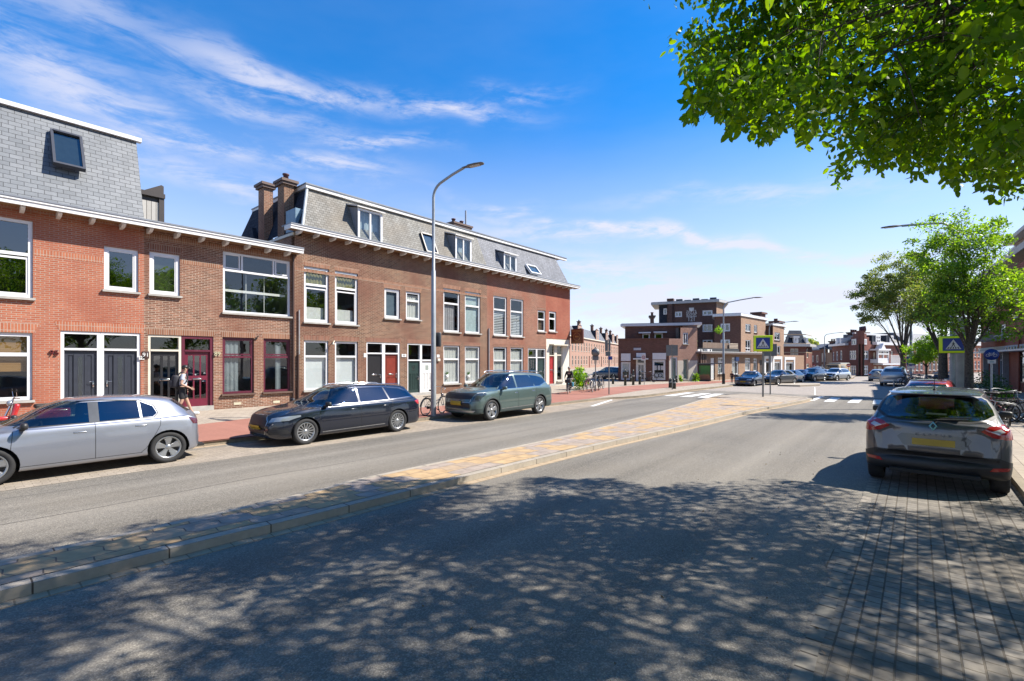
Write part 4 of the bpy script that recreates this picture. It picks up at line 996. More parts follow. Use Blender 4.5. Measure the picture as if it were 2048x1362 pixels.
# blind rest of the row beyond the left edge of the picture is inside house A
# ================================================================ BUILDINGS FURTHER DOWN THE STREET
def FP(pa, Ya, pb, Yb): return Fac(gd(pa, Ya), gd(pb, Yb))
def block(name, label, cat='building', group=None, fac=None):
    return thing(name, label, cat, tuple(fac.W(fac.len/2, 0, .1)), group=group)
def swin(fac, r, parent, frame=UPVC, tr=(), mu=(), fw=.09, sill=None, curtain=None, gl=GLD, y0=0.):
    return window(fac, r, parent, frame, tr, mu, fw, sill, curtain, gl, .05, None, y0)
def flatroof(fac, u0, u1, z, depth, parent, mat=WHITE, over=.35, h=.25, y0=0., name='roof_edge', left=.0, right=.0):
    mb = MB(fac.M); mb.box((u0-left, y0-over, z), (u1+right, y0+depth, z+h)); o = mb.build(name, mat, parent)
    mb = MB(fac.M); mb.box((u0-left+.1, y0-over+.1, z+h), (u1+right-.1, y0+depth-.1, z+h+.05)); mb.build('roof', LEAD, parent); return o
def roofpoly(parent, mat, pts, z, h=.28, over=.4, back=5., name='roof_edge'):
    """flat roof slab over the given front corners, running back from the street"""
    fwd = (sum(pts, Vector((0, 0, 0)))/len(pts)); fwd.z = 0; fwd.normalize()
    P = list(pts) + [pts[-1]+fwd*back, pts[0]+fwd*back]; c = sum(P, Vector((0, 0, 0)))/len(P)
    Q = []
    for p in P:
        d = (p-c); d.z = 0; q = p+d.normalized()*over; q.z = z; Q.append(q)
    mb = MB(); mb.prism(Q, (0, 0, h)); o = mb.build(name, mat, parent)
    Q2 = [q + (c-q).normalized()*.15 for q in Q]
    for q in Q2: q.z = z+h
    mb = MB(); mb.prism(Q2, (0, 0, .05)); mb.build('roof', LEAD, parent); return o
def sidewalls(fac, u0, u1, z0, z1, depth, mat, parent, y0=0.):
    mb = MB(fac.M)
    for u in (u0, u1): mb.poly([(u, y0, z0), (u, y0+depth, z0), (u, y0+depth, z1), (u, y0, z1)])
    mb.poly([(u0, y0+depth, z0), (u1, y0+depth, z0), (u1, y0+depth, z1), (u0, y0+depth, z1)])
    return mb.build('side_wall', mat, parent)
def terrace(fac, u0, u1, parent, mat, ze=7.2, zt=9.9, wins=3, dmat=None, base=.1, frame=CREAM, dormer_at=.66, roofm=SLATE_B, lower=None, gable=True, k_=1.):
    w = u1-u0; holes = []; ws = []
    for k in range(wins):
        c = u0+w*(k+.5)/wins; hw = min(.5, w/wins*.28)
        holes.append((c-hw, c+hw, 4.1*k_, 6.3*k_)); ws.append('u')
        holes.append((c-hw, c+hw, (.15 if k == wins-1 else .9*k_), 3.05*k_)); ws.append('d' if k == wins-1 else 'g')
    wall(fac, u0, u1, base, ze, holes, mat, parent, back=1.5)
    for h, t in zip(holes, ws):
        if t == 'd':
            mb = MB(fac.M); mb.box((h[0]+.08, .1, h[2]), (h[1]-.08, .16, h[3]-.5)); mb.build('door', random.choice([DGREEN, BLACKP, REDDOOR]), parent)
        else: swin(fac, h, parent, frame, tr=(.6,), sill=STONE)
    mb = MB(fac.M); mb.box((u0, -.35, ze), (u1, .1, ze+.22)); mb.build('cornice', frame, parent)
    mb = MB(fac.M); mb.poly([(u0, 0, ze+.22), (u1, 0, ze+.22), (u1, 1.5, zt), (u0, 1.5, zt)]); mb.poly([(u0, 1.5, zt), (u1, 1.5, zt), (u1, 8, zt), (u0, 8, zt)]); mb.poly([(u1, 0, base), (u1, 8, base), (u1, 8, zt), (u1, 1.5, zt), (u1, 0, ze+.22)]); mb.poly([(u0, 0, base), (u0, 8, base), (u0, 8, zt), (u0, 1.5, zt), (u0, 0, ze+.22)]); mb.build('roof', roofm, parent)
    if gable:
        c = u0+w*dormer_at; hw = min(1.7, w*.2)
        mb = MB(fac.M); mb.prism([(c-hw, -.02, ze+.22), (c+hw, -.02, ze+.22), (c+hw, -.02, zt+.2), (c+hw*.5, -.02, zt+.3), (c+hw*.5, -.02, zt+.6), (c-hw*.5, -.02, zt+.6), (c-hw*.5, -.02, zt+.3), (c-hw, -.02, zt+.2)], (0, .2, 0))
        d = mb.build('dormer', dmat or mat, parent)
        mb = MB(fac.M); mb.box((c-hw-.05, -.06, zt+.2), (c+hw+.05, .25, zt+.32)); mb.box((c-hw+.02, .181, ze+.3), (c+hw-.02, 1.5, zt+.15)); mb.build('dormer_roof', SLATE_D, d)
        for s_ in (-.45, .45):
            mb = MB(fac.M); bars(mb, c+s_-.3, c+s_+.3, ze+.5, zt-.1, .07, -.05, -.022, (.5,)); wo = mb.build('dormer_window', frame, d)
            mb = MB(fac.M); mb.poly([(c+s_-.27, -.028, ze+.55), (c+s_+.27, -.028, ze+.55), (c+s_+.27, -.028, zt-.15), (c+s_-.27, -.028, zt-.15)]); mb.build('pane', GLD, wo)
    return holes
def chim(fac, u, y, z0, z1, parent, w=.8, pots=2): chimney(fac, u-w/2, u+w/2, y, y+.7, z0, z1, BR_FAR, parent, pots)
# ---------------------------------------------------------------- E: terrace of the side street
E_ = FP(1141, 104.7, 1237, 163)
eb = [E_.P(x)[0] for x in (1143, 1181, 1205, 1221, 1231, 1238)]; eb[0] -= 6
elab = ['nearest pink brick house of the side street terrace with grey slate mansard', 'second pink brick terraced house of the side street behind the round signs',
        'third brick terraced house of the side street with a dark dormer', 'fourth brick terraced house far down the side street', 'last brick terraced house of the side street beside the corner shop']
for i in range(5):
    h = thing('terraced_house', elab[i], 'house', tuple(E_.W((eb[i]+eb[i+1])/2, 0, .1)), group='side street terrace')
    n = max(3, int((eb[i+1]-eb[i])/2.6)); terrace(E_, eb[i], eb[i+1], h, BR_PNK, wins=n, dormer_at=.55)
    chim(E_, eb[i+1]-.8, 2.5, 9, 12.0, h)
# ---------------------------------------------------------------- F: low corner shop
pF0, pF1 = g(1236.5, 762, .1), g(1338, 763, .1); F1 = Fac(pF0, pF1)
pF2 = g(1394.5, 762, .1); F2 = Fac(pF1, pF2)
hF = block('corner_shop', 'low brick corner shop with white display windows and a flat white roof edge', 'shop', fac=F1)
DW = [F1.rect(*q) for q in ((1242, 1261, 724, 760), (1272, 1291.5, 715, 762), (1305, 1331, 720, 760))]
zpar = F1.P(1240, 679.5)[1]; DW[1] = (DW[1][0], DW[1][1], .12, DW[1][3])
BRF = bricky('shade darkened brick', (.15, .07, .052), (.21, .10, .075), (.20, .13, .10), .24, .075)  # shade of the sunless front put into the brick colour
wall(F1, 0, F1.len, .1, zpar, DW, BRF, hF, back=2.5)
swin(F1, DW[0], hF, UPVC, fw=.14, gl=GL, curtain=('flat', BLINDW, [(0, 1, .45, 1)]))
door(F1, DW[1], hF, UPVC, UPVC, DW[1][3]-.55, 'tallpanes', fw=.14)
swin(F1, DW[2], hF, UPVC, fw=.16, gl=GLD)
# notice in the right display window: grey panel with interlocking dark rings
u0, u1, z0, z1 = DW[2]; mb = MB(F1.M); mb.box((u0+.2, .02, z0+.15), (u1-.2, .045, z0+(z1-z0)*.36)); nb = mb.build('window_notice', plain('pale grey notice', (.45, .50, .52)), hF)
mb = MB(F1.M); uc = (u0+u1)/2; zc_ = z0+.15+(z1-z0)*.15; mb.torus((uc-.22, .015, zc_), .20, .03, 'y', 20, 5); mb.torus((uc+.12, .012, zc_), .16, .03, 'y', 20, 5); mb.tube([(uc+.18, .012, zc_-.05), (uc+.42, .012, zc_-.25)], .03, 5); mb.build('emblem', BLACKP, nb)
mb = MB(F1.M)
for q in (-.3, .02, .3): mb.box((uc+q-.12, .06, z0+.9), (uc+q+.1, .09, z0+(z1-z0)*.72))
mb.build('posters', plain('paper', (.6, .6, .58)), hF)
for q in ((1242, 1261, 707, 722), (1272.5, 1291, 706, 714), (1305, 1332, 706, 719)):
    r = F1.rect(*q); mb = MB(F1.M); mb.box((r[0], -.06, r[2]), (r[1], -.004, r[3])); mb.build('shutter_box', UPVC, hF)
r = F1.rect(1266, 1296, 716.5, 719); mb = MB(F1.M); mb.box((r[0], -.7, r[2]), (r[1], -.0, r[3])); mb.build('door_canopy', UPVC, hF)
r = F1.rect(1267, 1282, 695.5, 700.5); mb = MB(F1.M); mb.box((r[0], -.03, r[2]), (r[1], -.003, r[3])); np_ = mb.build('street_name_plate', plain('grey blue plate', (.32, .36, .46), .5), hF)
mb = MB(F1.M)
for i in range(9): mb.box((r[0]+.06+i*(r[1]-r[0]-.1)/9, -.036, r[2]+.07), (r[0]+.11+i*(r[1]-r[0]-.1)/9, -.031, r[3]-.07))
mb.build('lettering', WHITE, np_)
mb = MB(F1.M); mb.box((-.04, -.05, zpar), (F1.len+.02, .35, zpar+.12)); mb.build('parapet', BRF, hF)
mb = MB(F1.M); mb.box((0, .35, zpar-.5), (F1.len, 4, zpar-.4)); mb.build('terrace_roof', LEAD, hF)
# lit flank
sF = [F2.rect(*q) for q in ((1341, 1355, 714, 761), (1366, 1376.5, 718, 759), (1366, 1376.5, 665, 688))]
zsp = F2.P(1370, 721)[1]; zf2 = F2.P(1394, 656)[1]; zl2 = F2.P(1345, 677)[1]
um = F2.P(1361)[0]
hl = sF[:2]
wall(F2, 0, um, .1, zl2, [sF[0]], BR_PNK, hF, back=.7); wall(F2, um, F2.len, .1, zf2, sF[1:], BR_PNK, hF, back=.7, name='flank_wall')
mb = MB(F2.M)
for a_, b_ in ((.0, sF[0][0]), (sF[0][1], sF[1][0]), (sF[1][1], F2.len)): mb.box((a_, -.02, .1), (b_, -.003, zsp))
mb.box((sF[1][0], -.02, .1), (sF[1][1], -.003, sF[1][2])); mb.build('plaster_base', PLASTER, hF)
swin(F2, sF[0], hF, UPVC, fw=.12, gl=GL, curtain=('folds', plain('pale green curtain', (.45, .52, .45)), [(0, 1, 0, 1)]))
swin(F2, sF[1], hF, CREAM, fw=.08, gl=GL, sill=STONE, curtain=('folds', plain('pale green curtain', (.45, .52, .45)), [(0, 1, 0, 1)]))
swin(F2, sF[2], hF, UPVC, fw=.1, mu=(.55,), sill=STONE)
# set-back upper floor
F3 = Fac(pF0+F1.d*1.0-F1.n*2.2, pF1+F1.d*3.0-F1.n*2.2)
ztop = F3.P(1300, 652)[1]; u2 = F3.P(1365)[0]; u1_ = F3.P(1250)[0]
up2 = [F3.rect(*q) for q in ((1284.5, 1300, 667, 690), (1309, 1326, 666, 690))]
wall(F3, u1_, u2, 3.5, ztop, up2, BRF, hF, back=1.6, name='upper_wall')
for q in up2: swin(F3, q, hF, UPVC, fw=.12)
for q in ((1277, 1301, 664.5, 667), (1307, 1333, 663.5, 666)): r = F3.rect(*q); mb = MB(F3.M); mb.box((r[0], -.5, r[2]), (r[1], -.0, r[3])); mb.build('window_canopy', UPVC, hF)
roofpoly(hF, UPVC, [F3.W(u1_, 0, 0), F3.W(u2, 0, 0), Vector((pF2.x, pF2.y, 0))], ztop, .22, .45, 3.5)
pE = F3.W(u2, 0, 0); F2u = Fac(pE, pF2); 
mb = MB(F2u.M); mb.poly([(0, 0, zl2-.3), (F2u.len, 0, zl2-.3), (F2u.len, 0, ztop), (0, 0, ztop)]); mb.build('upper_flank', BR_PNK, hF)
c_ = F3.rect(1301, 1308, 631, 648, 2.0); chimney(F3, c_[0], c_[1], 2., 2.8, ztop, c_[3], BRF, hF, 1)
# ---------------------------------------------------------------- G: former bank block
G1a = FP(1334, 63, 1433, 60.5)
hG = block('bank_building', 'four storey brick block with a shade darkened front and white painted bank lettering and number 121', 'building', fac=G1a)
zt = zat(606, 61.5); 
gw = [G1a.rect(*q) for q in ((1350, 1364, 623, 634), (1405, 1425, 620.5, 631), (1405, 1425, 648.5, 664), (1405, 1425, 679.5, 692))]
wall(G1a, 0, G1a.len, .1, zt, gw, BR_DRK, hG, back=.36)  # front's shade is in its brick colour, darker than the flank
for q in gw: swin(G1a, q, hG, UPVC, mu=(.45,), fw=.14)
roofpoly(hG, plain('pale roof edge', (.50, .49, .47)), [G1a.W(-1.6, 0, 0), G1a.W(G1a.len, 0, 0), gd(1449, 62.5)], zt, .3, .5, 6)
r = G1a.rect(1317, 1334, 611, 645); mb = MB(G1a.M); mb.box((r[0], .4, 5), (r[1]-.02, 5, zt)); mb.build('slate_wing', SLATE_D, hG)
r = G1a.rect(1327, 1334, 617, 629, .4); mb = MB(G1a.M); bars(mb, r[0], r[1], r[2], r[3], .12, .33, .395); w_ = mb.build('window', UPVC, hG); mb = MB(G1a.M); mb.poly([(r[0], .37, r[2]), (r[1], .37, r[2]), (r[1], .37, r[3]), (r[0], .37, r[3])]); mb.build('pane', GLD, w_)
c_ = G1a.rect(1336.5, 1345, 602, 650, -.1); mb = MB(G1a.M); mb.box((c_[0], -.25, 6), (c_[1], -.002, c_[3])); mb.box((c_[0]-.15, -.35, c_[3]), (c_[1]+.15, .8, c_[3]+.3)); mb.build('chimney', BR_DRK, hG)
PTXT = plain('faded white lettering', (.72, .70, .66), .8)
for t_, y_, s_ in (('NUTS', 622.4, .36), ('SPAAR', 626.5, .36), ('BANK', 630.2, .36), ('121', 638.6, .80)):
    u, z = G1a.P(1383, y_); text3d(t_, s_, facM(G1a, u, -.01, z), PTXT, 'painted_lettering', hG, .004, sx=1.3 if t_ != '121' else .8)
u, z = G1a.P(1383, 633.4); mb = MB(G1a.M); mb.box((u-.62, -.015, z-.03), (u+.62, -.003, z+.03)); u, z = G1a.P(1383, 618.5); mb.prism([(u-.3, -.015, z+.2), (u+.3, -.015, z+.2), (u+.28, -.015, z-.1), (u, -.015, z-.3), (u-.28, -.015, z-.1)][::-1], (0, .01, 0)); mb.build('painted_crest', PTXT, hG)
G1b = Fac(gd(1433, 60.5), gd(1449, 62.5)); mb = MB(G1b.M); z_ = zt; mb.poly([(0, 0, .1), (G1b.len, 0, .1), (G1b.len, 0, z_), (0, 0, z_)]); mb.build('flank_wall', BR_TAN, hG)
mb = MB(G1a.M); rb = G1a.P(1352, 603, 2)[0]
for i in range(5): 
    u = rb+i*1.05; mb.box((u, 2, zt+.3), (u+.8, 2.6, zt+.7 if i % 2 else zt+.85))
mb.build('roof_units', plain('dark roof units', (.06, .06, .065)), hG)
# three storey volume
G2a = FP(1396, 56.5, 1482, 54.5); G2b = Fac(gd(1482, 54.5), gd(1531, 60.5))
hG2 = block('apartment_block', 'three storey brick block with white roof edge above a one storey wing', 'building', fac=G2b)
z2 = zat(633, 55.3)
gw = [G2a.rect(*q) for q in ((1441, 1460, 647, 663), (1441, 1460, 679, 692))]
u_left = G2a.P(1429)[0]
wall(G2a, u_left, G2a.len, .1, z2, gw, BRF, hG2, back=.36)  # sunless front: its shade is coloured into the brick
for q in gw: swin(G2a, q, hG2, UPVC, mu=(.5,), fw=.14)
gw = [G2b.rect(*q) for q in ((1491, 1501.5, 648, 663.5), (1508, 1514.5, 650, 665.5), (1491, 1501.5, 680, 703), (1508, 1514.5, 681, 704))]
wall(G2b, 0, G2b.len, .1, z2, gw, BR_TAN, hG2, back=.36, name='flank_wall')
for q in gw: swin(G2b, q, hG2, UPVC, mu=(.5,), tr=(.3,) if q[3]-q[2] > 1.1 else (), fw=.1, sill=DSTONE)
roofpoly(hG2, UPVC, [G2a.W(u_left, 0, 0), G2a.W(G2a.len, 0, 0), G2b.W(G2b.len, 0, 0)], z2, .28, .4, 4)
c_ = G2b.rect(1521, 1531, 631, 648, .5); mb = MB(G2b.M); mb.box((c_[0], .5, z2), (c_[1], 1.5, c_[3]+.2)); mb.box((c_[0]-.15, .3, c_[3]+.2), (c_[1]+.15, 1.7, c_[3]+.4)); mb.build('chimney', BRF, hG2)
# third volume
G3a = FP(1529, 62.0, 1546, 60.6); G3b = Fac(gd(1546, 60.6), gd(1568, 63.6)); z3 = zat(651, 61)
hG3 = block('brick_house', 'narrow tan brick house with a tall chimney behind the left pedestrian crossing sign', 'house', fac=G3b)
wall(G3a, 0, G3a.len, .1, z3, [], BRF, hG3, back=None)  # side away from the sun, shade put into a darker brick
gw = [G3b.rect(*q) for q in ((1549, 1560, 665, 680.5), (1551, 1560.5, 692, 715))]
wall(G3b, 0, G3b.len, .1, z3, gw, BR_TAN, hG3, back=.36, name='flank_wall')
for q in gw: swin(G3b, q, hG3, UPVC, mu=(.5,), fw=.1, sill=DSTONE)
roofpoly(hG3, UPVC, [G3a.W(0, 0, 0), G3a.W(G3a.len, 0, 0), G3b.W(G3b.len, 0, 0)], z3, .25, .35, 3)
c_ = G3b.rect(1556, 1566, 646, 652, .3); mb = MB(G3b.M); mb.box((c_[0], .3, z3), (c_[1], 1.2, c_[3])); mb.box((c_[0]-.2, .1, c_[3]), (c_[1]+.2, 1.4, c_[3]+.25)); mb.box((c_[0]+.3, .5, c_[3]+.25), (c_[0]+.6, .9, zat(634, 61))); mb.build('chimney', BRF, hG3)
# ground floor wing with shops
GW = Fac(g(1394, 762, .1), g(1608, 751.5, .1)); zw = GW.P(1395, 705.5)[1]
hW = block('shop_wing', 'one storey brick wing with white shop windows running along the far pavement', 'building', fac=GW)
gw = [GW.rect(*q) for q in ((1436, 1447.5, 715, 748), (1464, 1477, 715, 749), (1490, 1501, 716, 742), (1507, 1514.5, 717, 743))]
dd = GW.rect(1421.5, 1430, 716, 760); dd = (dd[0], dd[1], .12, dd[3]); sh_ = [GW.rect(*q) for q in ((1531, 1541, 722, 748), (1548, 1561, 723, 748.5), (1571, 1587, 724, 748.5))]
dk = GW.rect(1519, 1529, 720, 757); dk = (dk[0], dk[1], .12, dk[3])
wall(GW, 0, GW.len, .1, zw-.1, gw+[dd, dk]+sh_, BR_TAN, hW, back=1.6)
for q in gw: swin(GW, q, hW, UPVC, tr=(.72,), fw=.12, gl=GL, sill=DSTONE, curtain=('folds', CURT, [(0, 1, 0, .9)]))
for q in sh_:
    swin(GW, q, hW, UPVC, fw=.14, gl=GLD)
    mb = MB(GW.M); mb.box((q[0]-.35, -.05, .15), (q[0], -.003, q[3]+.25)); mb.box((q[1], -.05, .15), (q[1]+.35, -.003, q[3]+.25)); mb.box((q[0]-.35, -.06, q[3]+.25), (q[1]+.35, -.003, q[3]+.6)); mb.box((q[0], -.05, .15), (q[1], -.003, q[2])); mb.build('shop_surround', UPVC, hW)
    mb = MB(GW.M); mb.box((q[0]+.5, .2, q[3]-1.5), (q[1]-.6, .22, q[3]-.5)); mb.build('poster', plain('pale blue poster', (.45, .58, .7)), hW)
mb = MB(GW.M); mb.box((dd[0]+.05, .08, .15), (dd[1]-.05, .12, dd[2]+2.2)); mb.build('door', UPVC, hW); swin(GW, (dd[0], dd[1], dd[2]+2.25, dd[3]), hW, UPVC, fw=.08)
mb = MB(GW.M); mb.box((dk[0]+.02, .1, .12), (dk[1]-.02, .2, dk[3]-.02)); mb.build('door', plain('dark brown door', (.05, .03, .02)), hW)
mb = MB(GW.M); mb.box((-.1, -.5, zw-.1), (GW.len*.66, 5, zw+.06)); mb.build('canopy', plain('brown canopy edge', (.16, .11, .09)), hW)
mb = MB(GW.M); mb.box((-.1, -.52, zw+.06), (GW.len*.66, 5, zw+.14)); mb.build('roof_edge', plain('pale roof edge', (.50, .49, .47)), hW)
mb = MB(GW.M)
for i in range(3): 
    u, _ = GW.P(1399+i*4.5); mb.box((u-.12, -.2, zw-1.9), (u+.12, -.003, zw-.12))
mb.build('vent_shaft', plain('brown vent', (.12, .06, .04)), hW)
# roof terrace screen, planters, cooling units
off = 1.6
q = GW.rect(1397, 1478, 697, 707, off); mb = MB(GW.M); mb.box((q[0], off, zw+.14), (q[1], off+.1, GW.P(1440, 697, off)[1])); 
tr_ = thing('terrace_screen', 'black screen on the roof terrace topped by a wooden fence', 'fence', tuple(GW.W((q[0]+q[1])/2, off, zw+.14)))
mb.build('screen', BLACKP, tr_)
q = GW.rect(1406, 1458, 686, 697, off+.15); zf_ = GW.P(1440, 697, off)[1]; zg_ = GW.P(1440, 685.5, off)[1]; mb = MB(GW.M); mb.box((q[0], off+.15, zf_), (q[1], off+.22, zg_)); mb.build('fence_boards', bricky('fence boards', (.24, .17, .13), (.28, .20, .15), (.08, .06, .05), .16, 5, .015, offset=0), tr_)
q = GW.rect(1459, 1476, 686, 697, off); mb = MB(GW.M)
for i in range(4): mb.box((q[0], off, zf_+.05+i*(zg_-zf_)/4), (q[1], off+.06, zf_+.05+(i+.6)*(zg_-zf_)/4))
mb.build('slat_panel', plain('pale wood slats', (.50, .40, .30)), tr_)
for i, x_ in enumerate((1396, 1415)):
    q = GW.rect(x_, x_+9, 699.5, 706, .3); ah = GW.P(x_, 699, .5)[1]-zw-.14; ac = thing('cooling_unit', 'white cooling unit with a round fan, %s on the flat roof' % ('the left of two' if i == 0 else 'the right of two'), 'air conditioner', tuple(GW.W(q[0]+.4, .5, zw+.14)), group='cooling units on the roof')
    mb = MB(GW.M); mb.rbox(((q[0]+q[1])/2, .5, zw+.14+ah/2), (q[1]-q[0], .4, ah), .03); mb.build('housing', UPVC, ac)
    mb = MB(GW.M); mb.torus(((q[0]+q[1])/2+.1, .29, zw+.14+ah/2), ah*.36, .03, 'y', 20, 5); mb.ball(((q[0]+q[1])/2+.1, .3, zw+.14+ah/2), (.1, .03, .1)); mb.build('fan', BLACKP, ac)
# plants on the terrace
def shrub(name, label, loc, r, n, leaf, mat, cat='plant', group=None, up=1.0, stem=True):
    t = thing(name, label, cat, loc, group=group); rng = np.random.default_rng(int(abs(loc[0]*97+loc[1]*31))); 
    P = rng.normal(size=(n, 3)); P /= np.linalg.norm(P, axis=1)[:, None]; P *= (rng.random(n)**.4)[:, None]; P = P*np.array(r)+np.array([0, 0, r[2]*up])
    leaves('leaves', P, leaf, mat, t, rng)
    if stem:
        mb = MB(); mb.tube([Vector(loc), Vector(loc)+Vector((.02, 0, r[2]*1.2))], [.03, .012], 6); mb.build('stem', plain('bark', (.09, .07, .05), .9), t)
    return t
def leaves(name, P, size, mat, parent, rng, hang=.0, aspect=.5, var=.35, kind=None, pts6=False):
    """many small pointed leaves as one mesh, P in the parent's local frame"""
    n = len(P); d = rng.normal(size=(n, 3)); d[:, 2] = d[:, 2]*(1-hang*.6) - hang*1.4; d /= np.linalg.norm(d, axis=1)[:, None]
    a = rng.normal(size=(n, 3)); w = np.cross(d, a); w /= np.linalg.norm(w, axis=1)[:, None]; nn = np.cross(d, w)
    L = size*(1+var*(rng.random(n)*2-1)); W_ = L*aspect
    L = L[:, None]; W_ = W_[:, None]
    tip = P+d*L; base = P; m1 = P+d*L*.45+w*W_*.5+nn*L*.06; m2 = P+d*L*.45-w*W_*.5+nn*L*.06
    if pts6:
        a1 = P+d*L*.78+w*W_*.34+nn*L*.02; a2 = P+d*L*.78-w*W_*.34+nn*L*.02; b1 = P+d*L*.16+w*W_*.36+nn*L*.03; b2 = P+d*L*.16-w*W_*.36+nn*L*.03; k = 8
        m1 = P+d*L*.45+w*W_*.5+nn*L*.07; m2 = P+d*L*.45-w*W_*.5+nn*L*.07
        V = np.stack([base, b1, m1, a1, tip, a2, m2, b2], 1).reshape(-1, 3)
        nv = 8; F_ = np.concatenate([np.array([[0, 1, 2, 3, 4]])+np.arange(n)[:, None]*8, np.array([[0, 4, 5, 6, 7]])+np.arange(n)[:, None]*8]).astype(np.int32); per = 5
    else:
        V = np.stack([base, m1, tip, m2], 1).reshape(-1, 3); F_ = (np.array([[0, 1, 2, 3]])+np.arange(n)[:, None]*4).astype(np.int32); per = 4; nv = 4
    me = bpy.data.meshes.new(name); me.vertices.add(len(V)); me.vertices.foreach_set('co', V.astype(np.float32).ravel())
    me.loops.add(F_.size); me.loops.foreach_set('vertex_index', F_.ravel()); me.polygons.add(len(F_)); me.polygons.foreach_set('loop_start', (np.arange(len(F_))*per).astype(np.int32))
    me.update(calc_edges=True); me.materials.append(mat)
    at = me.attributes.new('lv', 'FLOAT', 'POINT'); lv = np.repeat(rng.random(n)**1.3, nv); at.data.foreach_set('value', lv.astype(np.float32))
    o = bpy.data.objects.new(name, me); COL.objects.link(o); o.parent = parent
    if kind: o['kind'] = kind
    return o
LF1 = leafmat('elm leaf', (.038, .105, .014), (.115, .205, .024), .55)
LF2 = leafmat('street tree leaf', (.06, .14, .02), (.15, .26, .04), .5)
LF3 = leafmat('bright leaf', (.09, .20, .02), (.15, .27, .035), .5)
LF4 = leafmat('olive leaf', (.06, .11, .025), (.16, .19, .045), .45)
LFD = leafmat('dark shrub leaf', (.02, .05, .02), (.05, .10, .03), .3)
q = GW.W(GW.P(1409)[0], 1.4, zw+.6); shrub('potted_plant', 'pale leafy plant on the roof terrace behind the fence', tuple(q), (.9, .5, .45), 260, .22, LF4)
q = GW.W(GW.P(1473)[0], 1.9, zw+2.2); shrub('potted_plant', 'small green plant above the slatted terrace panel', tuple(q), (.5, .4, .3), 160, .2, LF2)
q = g(1385, 763, .1); shrub('pavement_plant', 'spiky green plant at the foot of the plastered shop flank', (q.x, q.y-.3, .1), (.22, .22, .45), 130, .22, LF2, up=.8)
q = g(1357, 763, .1); shrub('pavement_plant', 'small green plant under the white shop window near the bollards', (q.x-.2, q.y-.3, .1), (.16, .16, .35), 110, .16, LF2, up=.8)
# ---------------------------------------------------------------- I: mansard corner house
I1 = FP(1566, 64, 1612, 64.5); I2 = Fac(gd(1612, 64.5), gd(1624, 68.5)); zi = zat(693, 64)
hI = block('mansard_corner_house', 'red brick house with dark and shade toned slate mansard behind the row of parked cars', 'house', fac=I1)
gw = [I1.rect(*q) for q in ((1581, 1589, 697, 716), (1589.3, 1597, 697, 716), (1588, 1597, 722, 750))]
wall(I1, 0, I1.len, .1, zi, gw, BR_MAR, hI, back=.36)
for q in gw: swin(I1, q, hI, CREAM, mu=(.5,), tr=(.6,), fw=.12)
gw = [I2.rect(*q) for q in ((1613.5, 1617, 697, 716), (1613, 1618, 727, 748))]
wall(I2, 0, I2.len, .1, zi, gw, BR_MAR, hI, back=.36, name='flank_wall')
for q in gw: swin(I2, q, hI, CREAM, tr=(.6,), fw=.12)
for z_ in (3.0, 4.2, 5.4):
    for f_ in (I1, I2): mb = MB(f_.M); mb.box((0, -.012, z_), (f_.len, 0, z_+.12)); mb.build('stone_band', plain('sandstone', (.45, .32, .2)), hI)
zr = zat(661, 66); mb = MB(I1.M); mb.box((-.4, -.5, zi), (I1.len+.2, .2, zi+.35)); mb.build('cornice', plain('pale roof edge', (.50, .49, .47)), hI); mb = MB(I2.M); mb.box((-.1, -.5, zi+.003), (I2.len+.3, .2, zi+.352)); mb.build('cornice', plain('pale roof edge', (.50, .49, .47)), hI)
a_, b_, c__ = I1.P(1572)[0], I1.P(1612)[0], 0
A0, A1 = I1.W(I1.P(1567)[0], 0, zi+.35), I1.W(I1.len, 0, zi+.35); T0, T1 = I1.W(I1.P(1578, 0, 1.5)[0], 1.5, zr), I1.W(I1.P(1602, 0, 1.5)[0], 1.5, zr)
B1 = I2.W(I2.len, 0, zi+.35); T2 = I2.W(I2.len-.6, 1.5, zr)
mb = MB(); mb.poly([A0, A1, T1, T0]); mb.build('roof', SLATE_D, hI); mb = MB(); mb.poly([A1, B1, T2, T1]); mb.poly([T0, T1, T2]); mb.build('roof_flank', SLATE_O, hI)  # roof front's shade painted in with darker slate, lit flank kept pale
r = I1.rect(1585, 1594.5, 675.5, 687, .3); mb = MB(I1.M); bars(mb, r[0], r[1], r[2], r[3], .15, .1, .3, (), (.33, .66)); mb.box((r[0]-.1, .0, r[3]), (r[1]+.1, 1.5, r[3]+.2)); d_ = mb.build('dormer', UPVC, hI); mb = MB(I1.M); mb.poly([(r[0], .25, r[2]), (r[1], .25, r[2]), (r[1], .25, r[3]), (r[0], .25, r[3])]); mb.build('pane', GLD, d_)
r = I2.rect(1610, 1613.5, 676, 686, .3); mb = MB(I1.M); r = I1.rect(1609, 1613, 676, 686, .3); mb.box((r[0], .0, r[2]), (r[1], 1.3, r[3])); mb.build('dormer', UPVC, hI)
chim(I1, I1.P(1570)[0], 1, 4, zat(657, 64.5), hI, .9, 2)
